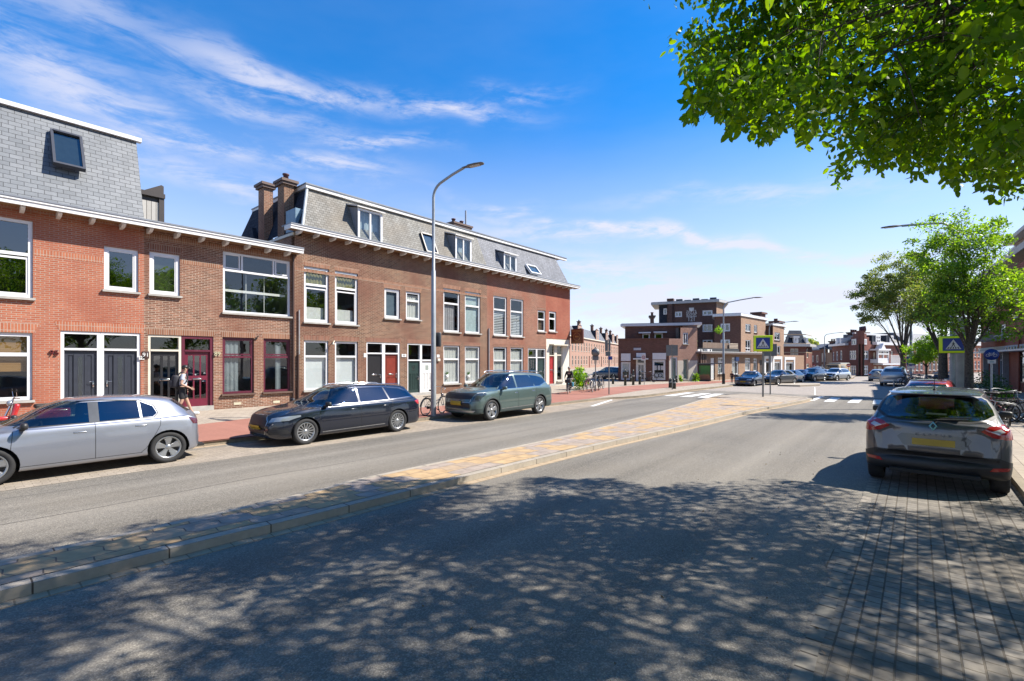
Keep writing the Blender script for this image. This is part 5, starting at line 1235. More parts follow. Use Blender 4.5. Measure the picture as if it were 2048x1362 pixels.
# ---------------------------------------------------------------- J: distant houses between the corner blocks
J1 = FP(1622, 88, 1643, 84); J2 = FP(1641, 82, 1664, 80)
hJ = block('distant_house', 'distant brick house with a pale grey slate roof beside the mansard corner house', 'house', fac=J1)
zj = zat(701, 86); ws_ = [J1.rect(*q) for q in ((1624, 1627, 711, 724), (1632, 1636.5, 710, 725), (1624, 1627, 730, 744), (1632, 1637, 730, 744))]
wall(J1, -1, J1.len, .1, zj, ws_, BR_MAR, hJ, back=.36)
for q in ws_: swin(J1, q, hJ, CREAM, fw=.2)
mb = MB(J1.M); mb.poly([(-1, 0, zj+.2), (J1.len, 0, zj+.2), (J1.len-.5, 2, zat(688, 88)), (-1, 2, zat(688, 88))]); mb.box((-1, -.3, zj), (J1.len, .1, zj+.2)); mb.build('roof', SLATE_B, hJ)
hJ2 = block('distant_house', 'distant brick house with a dark blue roof left of the stepped gable', 'house', fac=J2)
zj = zat(698, 81); ws_ = [J2.rect(*q) for q in ((1643, 1646, 706, 724), (1649, 1651.5, 706, 724), (1643, 1646, 729, 744))]
wall(J2, 0, J2.P(1653)[0], .1, zj, ws_, BR_FAR, hJ2, back=.36); wall(J2, J2.P(1653)[0], J2.len, .1, zj-.6, [], BR_TAN, hJ2, name='flank_wall')
for q in ws_: swin(J2, q, hJ2, CREAM, fw=.2)
mb = MB(J2.M); mb.poly([(0, 0, zj+.2), (J2.len, 0, zj-.2), (J2.len-.0, 2, zat(684, 82)), (.8, 2, zat(684, 82))]); mb.box((0, -.3, zj), (J2.P(1653)[0], .1, zj+.2)); mb.build('roof', SLATE_D, hJ2); chim(J2, .8, 1.5, 3, zat(682, 82), hJ2, .8, 2)
# ---------------------------------------------------------------- K: stepped gable corner house and its neighbours
K1 = FP(1664, 71, 1722.5, 60.5); K2 = Fac(gd(1722.5, 60.5), gd(1746, 61.8))
hK = block('stepped_gable_house', 'red brick corner house with a stepped gable at the end of the street', 'house', fac=K1)
zk = K1.P(1690, 691)[1]
kw = [K1.rect(*q) for q in ((1698.5, 1712, 701, 719.5), (1680, 1684, 701, 720), (1672, 1675.5, 703, 721), (1665.5, 1668, 704, 721), (1698.5, 1712, 731, 750), (1667, 1684.5, 731, 745))]
wall(K1, 0, K1.len, .1, zk, kw, BR_MAR, hK, back=.34)
for i, q in enumerate(kw): swin(K1, q, hK, UPVC, mu=(.35, .65) if i in (0, 4) else ((.25, .5, .75) if i == 5 else ()), tr=(.62,), fw=.13)
gx = K1.P(1697)[0]; L_ = K1.len
st = [(gx, zk), (gx, K1.P(1700, 680)[1]), (K1.P(1703)[0], 0), (K1.P(1703)[0], 1), (K1.P(1708)[0], 0)]
def zp(fc, x, y): return fc.P(x, y)[1]
pts = [(1697, zk), (1697, zp(K1, 1697, 683)), (1702, zp(K1, 1702, 683)), (1702, zp(K1, 1702, 674)), (1706, zp(K1, 1706, 674)), (1706, zp(K1, 1706, 667)), (1712, zp(K1, 1712, 667)), (1712, zp(K1, 1712, 661.5)), (1722.5, zp(K1, 1722.5, 661.5)), (1722.5, zk)]
mb = MB(K1.M); mb.prism([(min(K1.P(x)[0], L_), 0, z) for x, z in pts], (0, .35, 0)); mb.build('stepped_gable', BR_MAR, hK)
z661 = pts[8][1]
pts = [(1722.5, zk), (1722.5, z661), (1727, z661), (1727, zp(K2, 1727, 667)), (1733, zp(K2, 1733, 667)), (1733, zp(K2, 1733, 674)), (1738, zp(K2, 1738, 674)), (1738, zp(K2, 1738, 682)), (1741, zp(K2, 1741, 682)), (1741, zk)]
kw = [K2.rect(*q) for q in ((1727, 1737.5, 701, 719.5), (1727.5, 1737, 731, 750))]
wall(K2, 0, K2.len, .1, zk, kw, BR_MAR, hK, back=.34, name='flank_wall')
for q in kw: swin(K2, q, hK, UPVC, mu=(.5,), tr=(.62,), fw=.13)
mb = MB(K2.M); mb.prism([(max(K2.P(x)[0], 0), 0, z) for x, z in pts], (0, .35, 0)); mb.build('stepped_gable', BR_MAR, hK)
for f_, q, in ((K1, (1704, 1713, 678, 690)), (K2, (1728, 1733, 678, 689))):
    r = f_.rect(*q, -.01); mb = MB(f_.M); bars(mb, r[0], r[1], r[2], r[3], .12, -.06, -.01, (), (.5,)); w_ = mb.build('window', UPVC, hK); mb = MB(f_.M); mb.poly([(r[0], -.02, r[2]), (r[1], -.02, r[2]), (r[1], -.02, r[3]), (r[0], -.02, r[3])]); mb.build('pane', GLD, w_)
mb = MB(K1.M); mb.box((-.3, -.4, zk), (gx-.01, .1, zk+.3)); mb.build('cornice', UPVC, hK)
mb = MB(K1.M); mb.poly([(0, 0, zk+.3), (gx, 0, zk+.3), (gx, 2, zp(K1, 1680, 671)), (.5, 2, zp(K1, 1680, 671))]); mb.build('roof', SLATE_D, hK)
for x_ in (1675, 1683.5):
    r = K1.rect(x_-1.5, x_+1.5, 676, 689, .1); mb = MB(K1.M); mb.box((r[0], -.05, r[2]), (r[1], 1.6, r[3])); mb.build('dormer', UPVC, hK)
mb = MB(K1.M)
for i in range(4): mb.lathe([(0, z661), (.16, z661), (.13, z661+.6), (0, z661+.6)], (L_-.3-.5*i, .5, 0), n=8)
mb.build('chimney_pots', plain('pot', (.1, .04, .05)), hK)
KN = Fac(gd(1746, 61.8), gd(1812, 66.0)); zn = KN.P(1760, 690)[1]
hN = block('bay_window_house', 'brick house with a white two storey bay window right of the stepped gable', 'house', fac=KN)
kw = [KN.rect(*q) for q in ((1743.5+3, 1747+4, 705, 720), (1782, 1786, 702, 720), (1740+8, 1763-9, 733, 748), (1781, 1787, 731, 747), (1799.5, 1808, 704, 716), (1799, 1809, 733, 748), (1756, 1764, 733, 747), (1768, 1775, 733, 754))]
wall(KN, 0, KN.len, .1, zn, kw, BR_MAR, hN, back=.34)
for q in kw: swin(KN, q, hN, CREAM, mu=(.5,), tr=(.65,), fw=.13)
mb = MB(KN.M); mb.box((0, -.45, zn), (KN.len, .1, zn+.35)); mb.build('cornice', UPVC, hN)
zr_ = zp(KN, 1760, 668); mb = MB(KN.M); mb.poly([(0, 0, zn+.35), (KN.len, 0, zn+.35), (KN.len, 2.2, zr_), (0, 2.2, zr_)]); mb.poly([(0, 2.2, zr_), (KN.len, 2.2, zr_), (KN.len, 3.4, zr_), (0, 3.4, zr_)]); mb.build('roof', SLATE_O, hN)
mb = MB(KN.M); mb.box((0, 2.1, zr_), (KN.len, 2.4, zr_+.25)); mb.build('roof_trim', UPVC, hN)
for x0_, x1_ in ((1752, 1761), (1780, 1787)):
    r = KN.rect(x0_, x1_, 674, 689, .0); mb = MB(KN.M); mb.box((r[0]-.8, .1, r[2]), (r[0], 1.6, r[3]+.2)); mb.build('dormer_cheek', SLATE_D, hN); mb = MB(KN.M); bars(mb, r[0], r[1], r[2], r[3]+.2, .14, 0, .2, (.6,), (.5,)); mb.box((r[0], .22, r[2]), (r[1], 1.4, r[3]+.2)); mb.build('dormer', UPVC, hN)
r = KN.rect(1749, 1771, 701, 726, -.5); mb = MB(KN.M); ra, rb_, rz0, rz1 = r
mb.box((ra, -.9, rz0), (rb_, -.01, rz0+(rz1-rz0)*.3)); mb.box((ra-.15, -1.05, rz1), (rb_+.15, -.01, rz1+.2))
mb.prism([(ra+.8, -.9, rz1+.2), (rb_-.8, -.9, rz1+.2), ((ra+rb_)/2, -.9, rz1+.9)], (0, .7, 0))
bars(mb, ra, rb_, rz0+(rz1-rz0)*.3, rz1, .15, -.9, -.7, (.6,), (.5,)); by = mb.build('bay_window', UPVC, hN)
mb = MB(KN.M); mb.poly([(ra, -.8, rz0+1), (rb_, -.8, rz0+1), (rb_, -.8, rz1), (ra, -.8, rz1)]); mb.build('pane', GLD, by)
mb = MB(KN.M); a2, b2 = KN.P(1742+4)[0], KN.P(1781)[0]; mb.box((a2, -1.1, rz0-.25), (b2, -.01, rz0-.05)); mb.build('balcony_floor', UPVC, hN)
mb = MB(KN.M)
for i in range(14): u = rb_+.1+i*(b2-rb_-.15)/13; mb.box((u, -1.08, rz0-.05), (u+.05, -1.03, rz0+.9))
mb.box((rb_, -1.1, rz0+.9), (b2, -1.02, rz0+.97)); mb.build('balcony_rail', UPVC, hN)
chim(KN, KN.P(1757)[0], 2.6, zr_, zp(KN, 1752, 662), hN, 1.6, 3); chim(KN, KN.P(1775)[0], 2.6, zr_, zp(KN, 1770, 662), hN, 1.6, 3)
# L: rest of that row behind the trees
LL = Fac(gd(1812, 66.0), gd(1968, 78)); n = 4
lbl = ['brick house of the far row seen through the forked tree', 'brick house of the far row behind the bright green tree', 'brick house of the far row behind the concrete mast', 'brick house of the far row next to the right hand corner building']
for i in range(n):
    u0, u1 = LL.len*i/n, LL.len*(i+1)/n
    h = thing('terraced_house', lbl[i], 'house', tuple(LL.W((u0+u1)/2, 0, .1)), group='far row behind the trees')
    terrace(LL, u0, u1, h, (BR_MAR, BR_FAR, BR_MAR, BR_RED)[i], ze=4.35, zt=5.9, wins=5, frame=UPVC, gable=False, k_=.62)
mb = MB(LL.M)
# ---------------------------------------------------------------- M: building at the right edge
aM = g(2023, 780, .1); dm = Vector((math.cos(R(3.8)), math.sin(R(3.8)), 0)); M1 = Fac(aM+dm*22, aM-dm*16)   # facing the street (left to right as seen from it)
hM = block('right_corner_building', 'tall red brick building at the right edge with a shop front and brick balconies', 'building', fac=M1)
def mr(x0, x1, yt, yb, off=0.): 
    return M1.rect(x0, x1, yt, yb, off)
zm = M1.P(2030, 508, -1.1)[1]
uL = M1.P(1962)[0]
zsh = M1.P(2040, 703)[1]
sw = [M1.rect(2036, 2075, 700, 768), M1.rect(1998, 2016, 706, 775), M1.rect(1978, 1994, 708, 770), M1.rect(1966, 1975, 712, 768)]
sw[1] = (sw[1][0], sw[1][1], .12, sw[1][3])
up_ = [M1.rect(2024, 2037, 632, 650), M1.rect(2000, 2018, 648, 676), M1.rect(1965, 1980, 655, 684), M1.rect(2024, 2037, 560, 590), M1.rect(2000, 2018, 575, 605), M1.rect(1975, 1990, 590, 620)]
wall(M1, uL, M1.len, .1, zm, sw+up_, BR_CRN, hM, back=1.8)
swin(M1, sw[0], hM, BLACKP, mu=(.33, .66), tr=(.82,), fw=.07, gl=GL, curtain=('folds', plain('pale green curtain', (.45, .52, .45)), [(0, 1, 0, .8)]))
for q in sw[1:]: swin(M1, q, hM, plain('grey blue frame', (.28, .32, .36)), mu=(.5,), tr=(.8,), fw=.12)
for q in up_: swin(M1, q, hM, UPVC, mu=(.5,), tr=(.7,), fw=.09)
a_ = M1.P(1960)[0]; mb = MB(M1.M); z_a = M1.P(2040, 703)[1]; mb.box((uL, -.9, z_a), (M1.len, -.0, z_a+.1)); mb.build('shop_awning_ledge', UPVC, hM)
mb = MB(M1.M); z_b = M1.P(2040, 694)[1]; mb.box((uL, -.1, z_a+.1), (M1.len, -.004, z_b+.15)); mb.build('shop_fascia', plain('grey fascia', (.42, .44, .44)), hM)
mb = MB(M1.M)
n_ = 22
for i in range(n_): u = M1.P(2016)[0]+(M1.len-M1.P(2016)[0])*i/n_; mb.box((u, -.13, z_a+.14), (u+.32, -.101, z_b+.05))
mb.build('fascia_panes', plain('dark fascia pane', (.08, .10, .11), .2), hM)
mb = MB(M1.M); u = M1.P(2008)[0]; mb.box((u-3.2, -1.3, z_b+.55), (u+.6, -.1, z_b+.75)); mb.box((u+.2, -1.2, z_b+.75), (u+.5, -.6, z_b+1.0)); mb.build('canopy', plain('grey canopy', (.35, .34, .32)), hM)
for x_ in (1977, 1996, 2017.5):
    mb = MB(M1.M); u = M1.P(x_)[0]; mb.box((u-.12, -.3, .1), (u+.12, -.01, z_a)); mb.build('column', plain('grey column', (.30, .31, .32)), hM)
# balconies
for (x0, x1, yt, yb) in ((2011, 2044, 638, 665), (2011, 2044, 535, 566)):
    q = M1.rect(x0, x1, yt, yb, -1.0); mb = MB(M1.M)
    mb.box((q[0], -1.0, q[2]), (q[1]+2, -.9, q[3])); mb.box((q[0], -.9, q[2]), (q[0]+.1, -.005, q[3])); mb.box((q[0]+.1, -.9, q[2]), (q[1]+2, -.005, q[2]+.1)); mb.build('balcony', BR_CRN, hM)
mb = MB(M1.M); z_ = M1.P(2030, 668)[1]; mb.box((uL, -.06, z_), (M1.len, -.003, z_+.14)); mb.build('string_course', STONE, hM)
mb = MB(M1.M); u = M1.P(2043)[0]; mb.tube([(u, -.1, .1), (u, -.1, zm)], .06, 8); mb.build('downpipe', REDDOOR, hM)
mb = MB(M1.M); zc_ = zm; mb.box((uL-.6, -1.1, zc_), (M1.len, 8, zc_+.35)); mb.build('roof_edge', plain('pale eaves', (.56, .52, .47)), hM)
mb = MB(M1.M); mb.box((M1.P(2003)[0], .6, zc_+.35), (M1.len, 7, zc_+2.2)); mb.build('attic', plain('brown attic cladding', (.30, .22, .17)), hM)
mb = MB(M1.M); mb.box((M1.P(2001)[0], .1, zc_+2.2), (M1.len, 7.5, zc_+2.45)); mb.build('attic_roof', plain('pale eaves', (.56, .52, .47)), hM)
for x0, x1 in ((2021, 2027), (2027.5, 2034)):
    q = M1.rect(x0, x1, 490, 512, .6); mb = MB(M1.M); bars(mb, q[0], q[1], zc_+.6, zc_+2.0, .1, .5, .59); d_ = mb.build('attic_window', UPVC, hM); mb = MB(M1.M); mb.poly([(q[0]+.05, .56, zc_+.65), (q[1]-.05, .56, zc_+.65), (q[1]-.05, .56, zc_+1.95), (q[0]+.05, .56, zc_+1.95)]); mb.build('pane', GLD, d_)
mb = MB(M1.M); mb.poly([(uL, 0, .1), (uL, 9, .1), (uL, 9, zm), (uL, 0, zm)]); mb.build('end_wall', BR_CRN, hM)
# hidden far roofs closing the skyline between I and J
# ================================================================ STREET FURNITURE
POLE = plain('grey lamp paint', (.36, .38, .39), .4, .2)
LAMPH = plain('lamp housing', (.12, .125, .13), .45)
SIGNP = plain('sign post grey', (.24, .24, .23), .5, .3)
BLUE = plain('sign blue', (.01, .045, .30), .35, var=.04); FLUO = plain('fluorescent yellow', (.92, 1.15, .01), .4, var=.04)
def lamp(label, loc, top, arm_to, r0=.085, group='street lamps', straight=.6, photo=None):
    """tapered pole, bent arm, flat head; arm_to = (dx, dy, dz) from the pole top to the head"""
    t = thing('street_lamp', label, 'street lamp', loc, group=group); L = Vector(loc); mb = MB()
    mb.tube([L, L+Vector((0, 0, 1.0)), L+Vector((0, 0, 1.05)), L+Vector((0, 0, top*.62)), L+Vector((0, 0, top*.62+.03)), L+Vector((0, 0, top-1.0))], [r0, r0, r0*.98, r0*.82, r0*.60, r0*.55], 14); mb.build('pole', POLE, t)
    A = Vector(arm_to); p = [L+Vector((0, 0, top-1.0)), L+Vector((0, 0, top-.55))]
    for i in range(1, 7):
        a = i/6*R(68); rr = .55; d = Vector((A.x, A.y, 0)).normalized(); p.append(L+Vector((0, 0, top-.55))+d*rr*(1-math.cos(a))+Vector((0, 0, rr*math.sin(a))))
    end = L+Vector((A.x, A.y, top+A.z)); p.append(p[-1].lerp(end, .5)+Vector((0, 0, .02))); p.append(end)
    mb = MB(); mb.tube(p, [r0*.55]*2+[r0*.5]*(len(p)-2), 10); mb.build('arm', POLE, t)
    d = Vector((A.x, A.y, A.z*.25)).normalized(); s = d.cross(Vector((0, 0, 1))).normalized(); u = s.cross(d)
    M = Matrix(((d.x, s.x, u.x, end.x), (d.y, s.y, u.y, end.y), (d.z, s.z, u.z, end.z), (0, 0, 0, 1)))
    mb = MB(M); prof = [(-.06, .045, .04), (.1, .06, .05), (.2, .13, .06), (.45, .145, .055), (.68, .12, .035), (.74, .06, .02)]
    vs = []; n = 12
    for x, w, h in prof:
        for j in range(n): a = 2*math.pi*j/n; vs.append((x, w*math.cos(a), h*math.sin(a)*(1 if math.sin(a) > 0 else .45)))
    fs = [(i*n+j, (i+1)*n+j, (i+1)*n+(j+1) % n, i*n+(j+1) % n) for i in range(len(prof)-1) for j in range(n)]
    mb.add(vs, fs, True); mb.add(vs[:n], [list(range(n))]); mb.add(vs[-n:], [list(range(n))[::-1]]); h = mb.build('lamp_head', LAMPH, t)
    mb = MB(M); mb.box((.24, -.09, -.03), (.60, .09, -.022)); mb.build('lamp_glass', plain('lamp glass', (.5, .5, .48), .2), h)
    return t
l1 = lamp('tall grey street lamp between the dark estate car and the green car', tuple(g(867, 832, .1)), 8.15, (.38, -1.12, .32), .092)
b1 = g(867, 832, .1)
bx = thing('pole_box', 'dark rounded box fixed to the side of the nearest lamp pole', 'box', (b1.x+.16, b1.y-.05, 2.35)); mb = MB(); mb.rbox((b1.x+.17, b1.y-.06, zat(679, b1.x*cs+b1.y*sn)), (.10, .22, .50), .03); mb.build('housing', plain('dark grey box', (.05, .055, .06), .4), bx)
p2 = g(1447, 768, .1); lamp('grey street lamp with a black foot beside the bus shelter', tuple(p2), zat(604, p2.x*cs+p2.y*sn)-.1, (1.2, -1.9, .3), .09)
mb = MB(); mb.tube([(p2.x, p2.y, .1), (p2.x, p2.y, .95)], .12, 12); tb = mb.build('black_foot', BLACKP, bpy.data.objects['street_lamp.001'])
p3 = gd(1538.5, 52, .1); lamp('distant grey street lamp behind the left pedestrian crossing sign', tuple(p3), zat(647, 52)-.1, (1.3, -1.9, .2), .07)
p4 = gd(1649, 68, .1); lamp('distant grey street lamp above the row of parked cars', tuple(p4), zat(668, 68)-.1, (1.2, -1.6, .2), .08)
p5 = gd(1822, 44, .1); lamp('grey street lamp carrying the blue parking sign by the forked tree', tuple(p5), zat(603, 44)-.1, (-.6, 1.1, .05), .13)
p6_ = gd(1905, 20.2, .1); lamp('street lamp whose head sticks out left of the right hand tree', tuple(p6_), zat(442, 20.2)-.1, (-.35, 1.65, .02), .10)
# parking sign
q = gd(1822, 43.7); ps = thing('parking_sign', 'blue parking sign on the lamp pole by the forked tree', 'sign', (q.x, q.y, zat(722, 43.7)))
def face_frame(px, Y, py):
    """sign frame facing the traffic: x to the right, y up, z towards the viewer"""
    o = gd(px, Y); v = Vector((-o.x, -o.y, 0)).normalized(); r = Vector((-v.y, v.x, 0)); 
    return Matrix(((r.x, 0, v.x, o.x), (r.y, 0, v.y, o.y), (0, 1, 0, zat(py, Y)), (0, 0, 0, 1)))
k = 43.7/FPX; M = face_frame(1822, 43.7, 722); mb = MB(M); mb.box((-7*k, -9*k, 0), (7*k, 10*k, .03)); mb.box((-7*k, -15*k, 0), (7*k, -10*k, .03)); mb.build('panel', BLUE, ps)
text3d('P', 11*k, M @ Matrix.Translation((0, 3*k, .035)), WHITE, 'letter', ps, .003); mb = MB(M); mb.box((-4*k, -6*k, .03), (4*k, -4*k, .036)); mb.box((-6*k, -14.5*k, .03), (6*k, -10.5*k, .036)); mb.build('marking', WHITE, ps)
# pedestrian crossing signs (yellow-green box with a blue panel, white triangle, walking figure on stripes)
def zebra_sign(label, px, Y, x0, x1, yt, yb, post=None):
    pxc = (x0+x1)/2; pyc = (yt+yb)/2; k = Y/FPX; w, h = (x1-x0)*k/2, (yb-yt)*k/2; M = face_frame(pxc, Y, pyc)
    o = gd(pxc, Y); t = thing('pedestrian_crossing_sign', label, 'sign', (o.x, o.y, .1), group='pedestrian crossing signs')
    mb = MB(M); mb.rbox((0, 0, -.06), (2*w, 2*h, .14), .03); mb.build('surround', FLUO, t)
    mb = MB(M); mb.box((-w-.012, -h-.012, -.10), (w+.012, h+.012, -.14)); mb.build('back_plate', BLACKP, t)
    a, b = w*.70, h*.70; mb = MB(M); mb.box((-a-.02, -b-.02, .008), (a+.02, b+.02, .013)); mb.build('border', plain('green border', (.05, .20, .08), .4), t); mb = MB(M); mb.box((-a, -b, .013), (a, b, .018)); mb.build('panel', BLUE, t)
    mb = MB(M); mb.prism([(-b*.98, -b*.78, .018), (b*.98, -b*.78, .018), (0, b*.86, .018)], (0, 0, .003)); mb.build('triangle', WHITE, t)
    mb = MB(M); z = .0215
    for i in range(5):
        xc = (-.66+.33*i)*b; mb.poly([(xc-.11*b+(-.05*b if i < 2 else 0), -b*.70, z), (xc+.08*b, -b*.70, z), (xc*.82+.07*b, -b*.42, z), (xc*.82-.05*b, -b*.42, z)])
    mb.poly([(-.07*b, b*.36, z), (0, b*.29, z), (.07*b, b*.36, z), (.05*b, b*.46, z), (-.05*b, b*.46, z)])
    mb.poly([(-.10*b, -b*.02, z), (.11*b, -b*.02, z), (.09*b, b*.27, z), (-.07*b, b*.27, z)])
    mb.poly([(-.10*b, b*.0, z), (-.26*b, -b*.40, z), (-.17*b, -b*.42, z), (.03*b, 0, z)]); mb.poly([(0, 0, z), (.16*b, -b*.42, z), (.25*b, -b*.40, z), (.11*b, b*.0, z)])
    mb.poly([(-.07*b, b*.24, z), (-.22*b, b*.05, z), (-.18*b, b*.02, z), (-.05*b, b*.15, z)]); mb.poly([(.08*b, b*.25, z), (.22*b, b*.08, z), (.18*b, b*.04, z), (.06*b, b*.15, z)]); mb.build('walking_figure', BLACKP, t)
    if post: mb = MB(); q = gd(post[0], post[1]); mb.tube([(q.x, q.y, .1), (q.x, q.y, zat(yb, Y)+h)], .045, 10); mb.build('post', SIGNP, t)
    return t
zebra_sign('yellow green pedestrian crossing sign on a grey post on the traffic island', 1526, 25.3, 1509, 1543, 671, 702.5, (1526, 25.4))
zebra_sign('yellow green pedestrian crossing sign in front of the concrete mast on the right', 1907, 20.0, 1885, 1928.5, 672, 706, None)
for o in [c for c in bpy.data.objects if c.name == 'pedestrian_crossing_sign.001']:
    mb = MB(); q = gd(1922, 20.5); w = gd(1907, 20.05); mb.tube([(q.x, q.y, zat(689, 20.3)), (w.x, w.y, zat(689, 20.3))], .03, 6); mb.build('arm', SIGNP, o)
q = gd(1924, 20.8); cm = thing('concrete_mast', 'thick pale concrete mast behind the right pedestrian crossing sign', 'mast', (q.x, q.y, .1)); mb = MB(); mb.tube([(q.x, q.y, .1), (q.x, q.y, 2.5), (q.x, q.y, 3.9)], [.27, .25, .24], 20); mb.build('shaft', plain('pale concrete', (.46, .44, .38), .85, var=.15, scale=2), cm)
# grey backs of signs on posts
def panel_sign(name, label, px, Y, rects, postpx, ytop, shape='box', mat=None, group=None, r=.035):
    o = gd(postpx, Y); t = thing(name, label, 'sign', (o.x, o.y, .1), group=group); M = face_frame(px, Y, HOR); k = Y/FPX
    mb = MB(); mb.tube([(o.x, o.y, .0), (o.x, o.y, zat(ytop, Y))], r, 8); mb.build('post', SIGNP, t)
    for (x0, x1, yt, yb) in rects: mb = MB(M); mb.box(((x0-px)*k, (yb-HOR)*-k, .05), ((x1-px)*k, (yt-HOR)*-k, .07)); mb.build('panel', mat or plain('grey sign back', (.19, .195, .19), .5, .3), t)
    return t
panel_sign('traffic_sign', 'two grey sign panels seen from behind on one post on the kerb corner', 1344, 31.7, [(1333, 1343.4, 690, 711.5), (1344.6, 1355, 690, 711.5)], 1344.5, 689)
panel_sign('traffic_sign', 'grey traffic sign backs on a post behind the left pedestrian crossing sign', 1540, 28.6, [(1528, 1540, 703, 712), (1541.5, 1552, 688, 712)], 1540.5, 687)
t = panel_sign('sign_post', 'leaning dark sign post with grey boards and a small blue sign near the cyclist', 1217, 27.2, [(1210, 1216, 680, 702), (1216.6, 1221, 679.5, 702), (1211, 1221, 703, 712)], 1218, 678)
M = face_frame(1221, 27.1, 716); mb = MB(M); mb.box((-.13, -.1, .02), (.10, .1, .04)); mb.build('blue_panel', BLUE, t)
o = gd(1191, 30); t = thing('round_sign_back', 'round grey sign back on a post beside the parked bicycles', 'sign', (o.x, o.y, .1)); mb = MB(); mb.tube([(o.x, o.y, .1), (o.x, o.y, zat(694, 30))], .035, 8); mb.build('post', SIGNP, t)
M = face_frame(1191, 30, 705); mb = MB(M); mb.lathe([(0, 0), (.26, 0), (.26, .02), (0, .02)], (0, 0, .04), 'z', 24); mb.box((-.19, -.48, .04), (.19, -.20, .06)); mb.build('disc', plain('grey sign back', (.19, .195, .19)), t)
# speed zone sign at the shop
o = gd(1288.5, 38); t = thing('speed_zone_sign', 'white speed zone sign on a pole in front of the corner shop door', 'sign', (o.x, o.y, .1)); mb = MB(); mb.tube([(o.x, o.y, .1), (o.x, o.y, zat(710, 38))], .03, 8); mb.build('post', STEEL, t)
M = face_frame(1287, 37.9, 714.5); k = 37.9/FPX; mb = MB(M); mb.box((-4.2*k, -6.5*k, 0), (4.2*k, 6.5*k, .02)); mb.build('panel', WHITE, t)
mb = MB(M); mb.torus((0, 0, .022), 2.7*k, .55*k, 'z', 24, 6, .2); mb.build('red_ring', plain('sign red', (.45, .01, .01), .4), t)
text3d('30', 3.0*k, M @ Matrix.Translation((0, 0, .024)), BLACKP, 'number', t, .003)
# cycle path sign on the right
Yb = 17.5; k = Yb/FPX; o = gd(1983, Yb); t = thing('cycle_path_sign', 'round blue sign with a white bicycle on a pale post at the right', 'sign', (o.x, o.y, .1))
mb = MB(); mb.tube([(o.x, o.y, .1), (o.x, o.y, zat(700, Yb))], .03, 8); mb.build('post', plain('pale post', (.55, .56, .56), .4), t)
M = face_frame(1983, Yb, 709); mb = MB(M); mb.lathe([(0, 0), (11.2*k, 0), (11.2*k, .02), (0, .02)], (0, 0, .03), 'z', 32); mb.build('disc', BLUE, t)
mb = MB(M); z = .056
mb.torus((-5*k, -1.6*k, z), 2.7*k, .35*k, 'z', 20, 5, .3); mb.torus((5*k, -1.6*k, z), 2.7*k, .35*k, 'z', 20, 5, .3)
for a, b in (((-5, -1.6), (-2.6, 2.6)), ((-2.6, 2.6), (3.4, 2.6)), ((3.4, 2.6), (5, -1.6)), ((-5, -1.6), (0, -1.6)), ((0, -1.6), (3.2, 2.6)), ((0, -1.6), (-3.2, 3.4)), ((3.4, 2.6), (2.8, 4.2)), ((2.8, 4.2), (4.6, 4.4)), ((-4.2, 3.4), (-2.2, 3.4))):
    mb.tube([(a[0]*k, a[1]*k, z), (b[0]*k, b[1]*k, z)], .35*k, 5)
mb.build('bicycle_emblem', WHITE, t)
M = face_frame(1983.5, Yb, 722); mb = MB(M); mb.box((-6*k, -5*k, .03), (6*k, 4.5*k, .05)); mb.build('sub_plate', WHITE, t)
mb = MB(M); mb.box((-.6*k, 1*k, .05), (.6*k, 3*k, .053)); mb.box((-3*k, -3*k, .05), (3*k, -.5*k, .053)); mb.build('marking', plain('pale blue marking', (.30, .45, .5)), t)
# no entry signs far off
for i, (px, Y, py, lab) in enumerate(((1697, 52, 730.5, 'red no entry sign on a pale post in front of the stepped gable house'), (1628, 66, 731, 'small distant red no entry sign near the distant houses'))):
    o = gd(px, Y); k = Y/FPX; rr = (3.6 if i == 0 else 2.8)*k; t = thing('no_entry_sign', lab, 'sign', (o.x, o.y, .0)); mb = MB(); mb.tube([(o.x, o.y, 0), (o.x, o.y, zat(py, Y))], .04, 6); mb.build('post', plain('pale post', (.55, .56, .56)), t)
    M = face_frame(px, Y-.1, py); mb = MB(M); mb.lathe([(0, 0), (rr, 0), (rr, .02), (0, .02)], (0, 0, .03), 'z', 20); mb.build('disc', plain('sign red', (.45, .01, .01)), t); mb = MB(M); mb.box((-rr*.7, -rr*.2, .05), (rr*.7, rr*.2, .056)); mb.build('bar', WHITE, t)
# bollards
BOL = plain('black green bollard', (.012, .02, .016), .4)
def bollard(i, p, label, h=.95, s=1.):
    t = thing('bollard', label, 'bollard', (p.x, p.y, .1), group='black bollards'); mb = MB(); mb.lathe([(0, .1), (.11*s, .1), (.10*s, .1+h*.72), (.075*s, .1+h*.76), (.085*s, .1+h*.80), (.07*s, .1+h*.9), (.03*s, .1+h), (0, .1+h)], (p.x, p.y, 0), n=14); mb.build('post', BOL, t)
    mb = MB(); mb.lathe([(.104*s, .1+h*.55), (.107*s, .1+h*.56), (.106*s, .1+h*.62), (.103*s, .1+h*.63)], (p.x, p.y, 0), n=14); mb.build('ring', plain('pale reflective ring', (.4, .4, .38)), t)
bl_ = [((1226, 768), 735, 'black bollard nearest the dark van'), ((1250.5, 771), 737, 'black bollard first in the row before the corner shop, by its left window'), ((1261.5, 763.5), 748, 'black bollard set back near the corner shop wall'), ((1266.5, 770), 739, 'black bollard in front of the corner shop door, left one'), ((1279.5, 769), 740, 'black bollard by the bicycle at the corner shop'),
       ((1341, 775.5), 756, 'left one of the two thick black bollards at the grey sign panels'), ((1348, 777.5), 757, 'right one of the two thick black bollards at the grey sign panels'), ((1353, 765), 750.5, 'black bollard in front of the pale curtained shop window')]
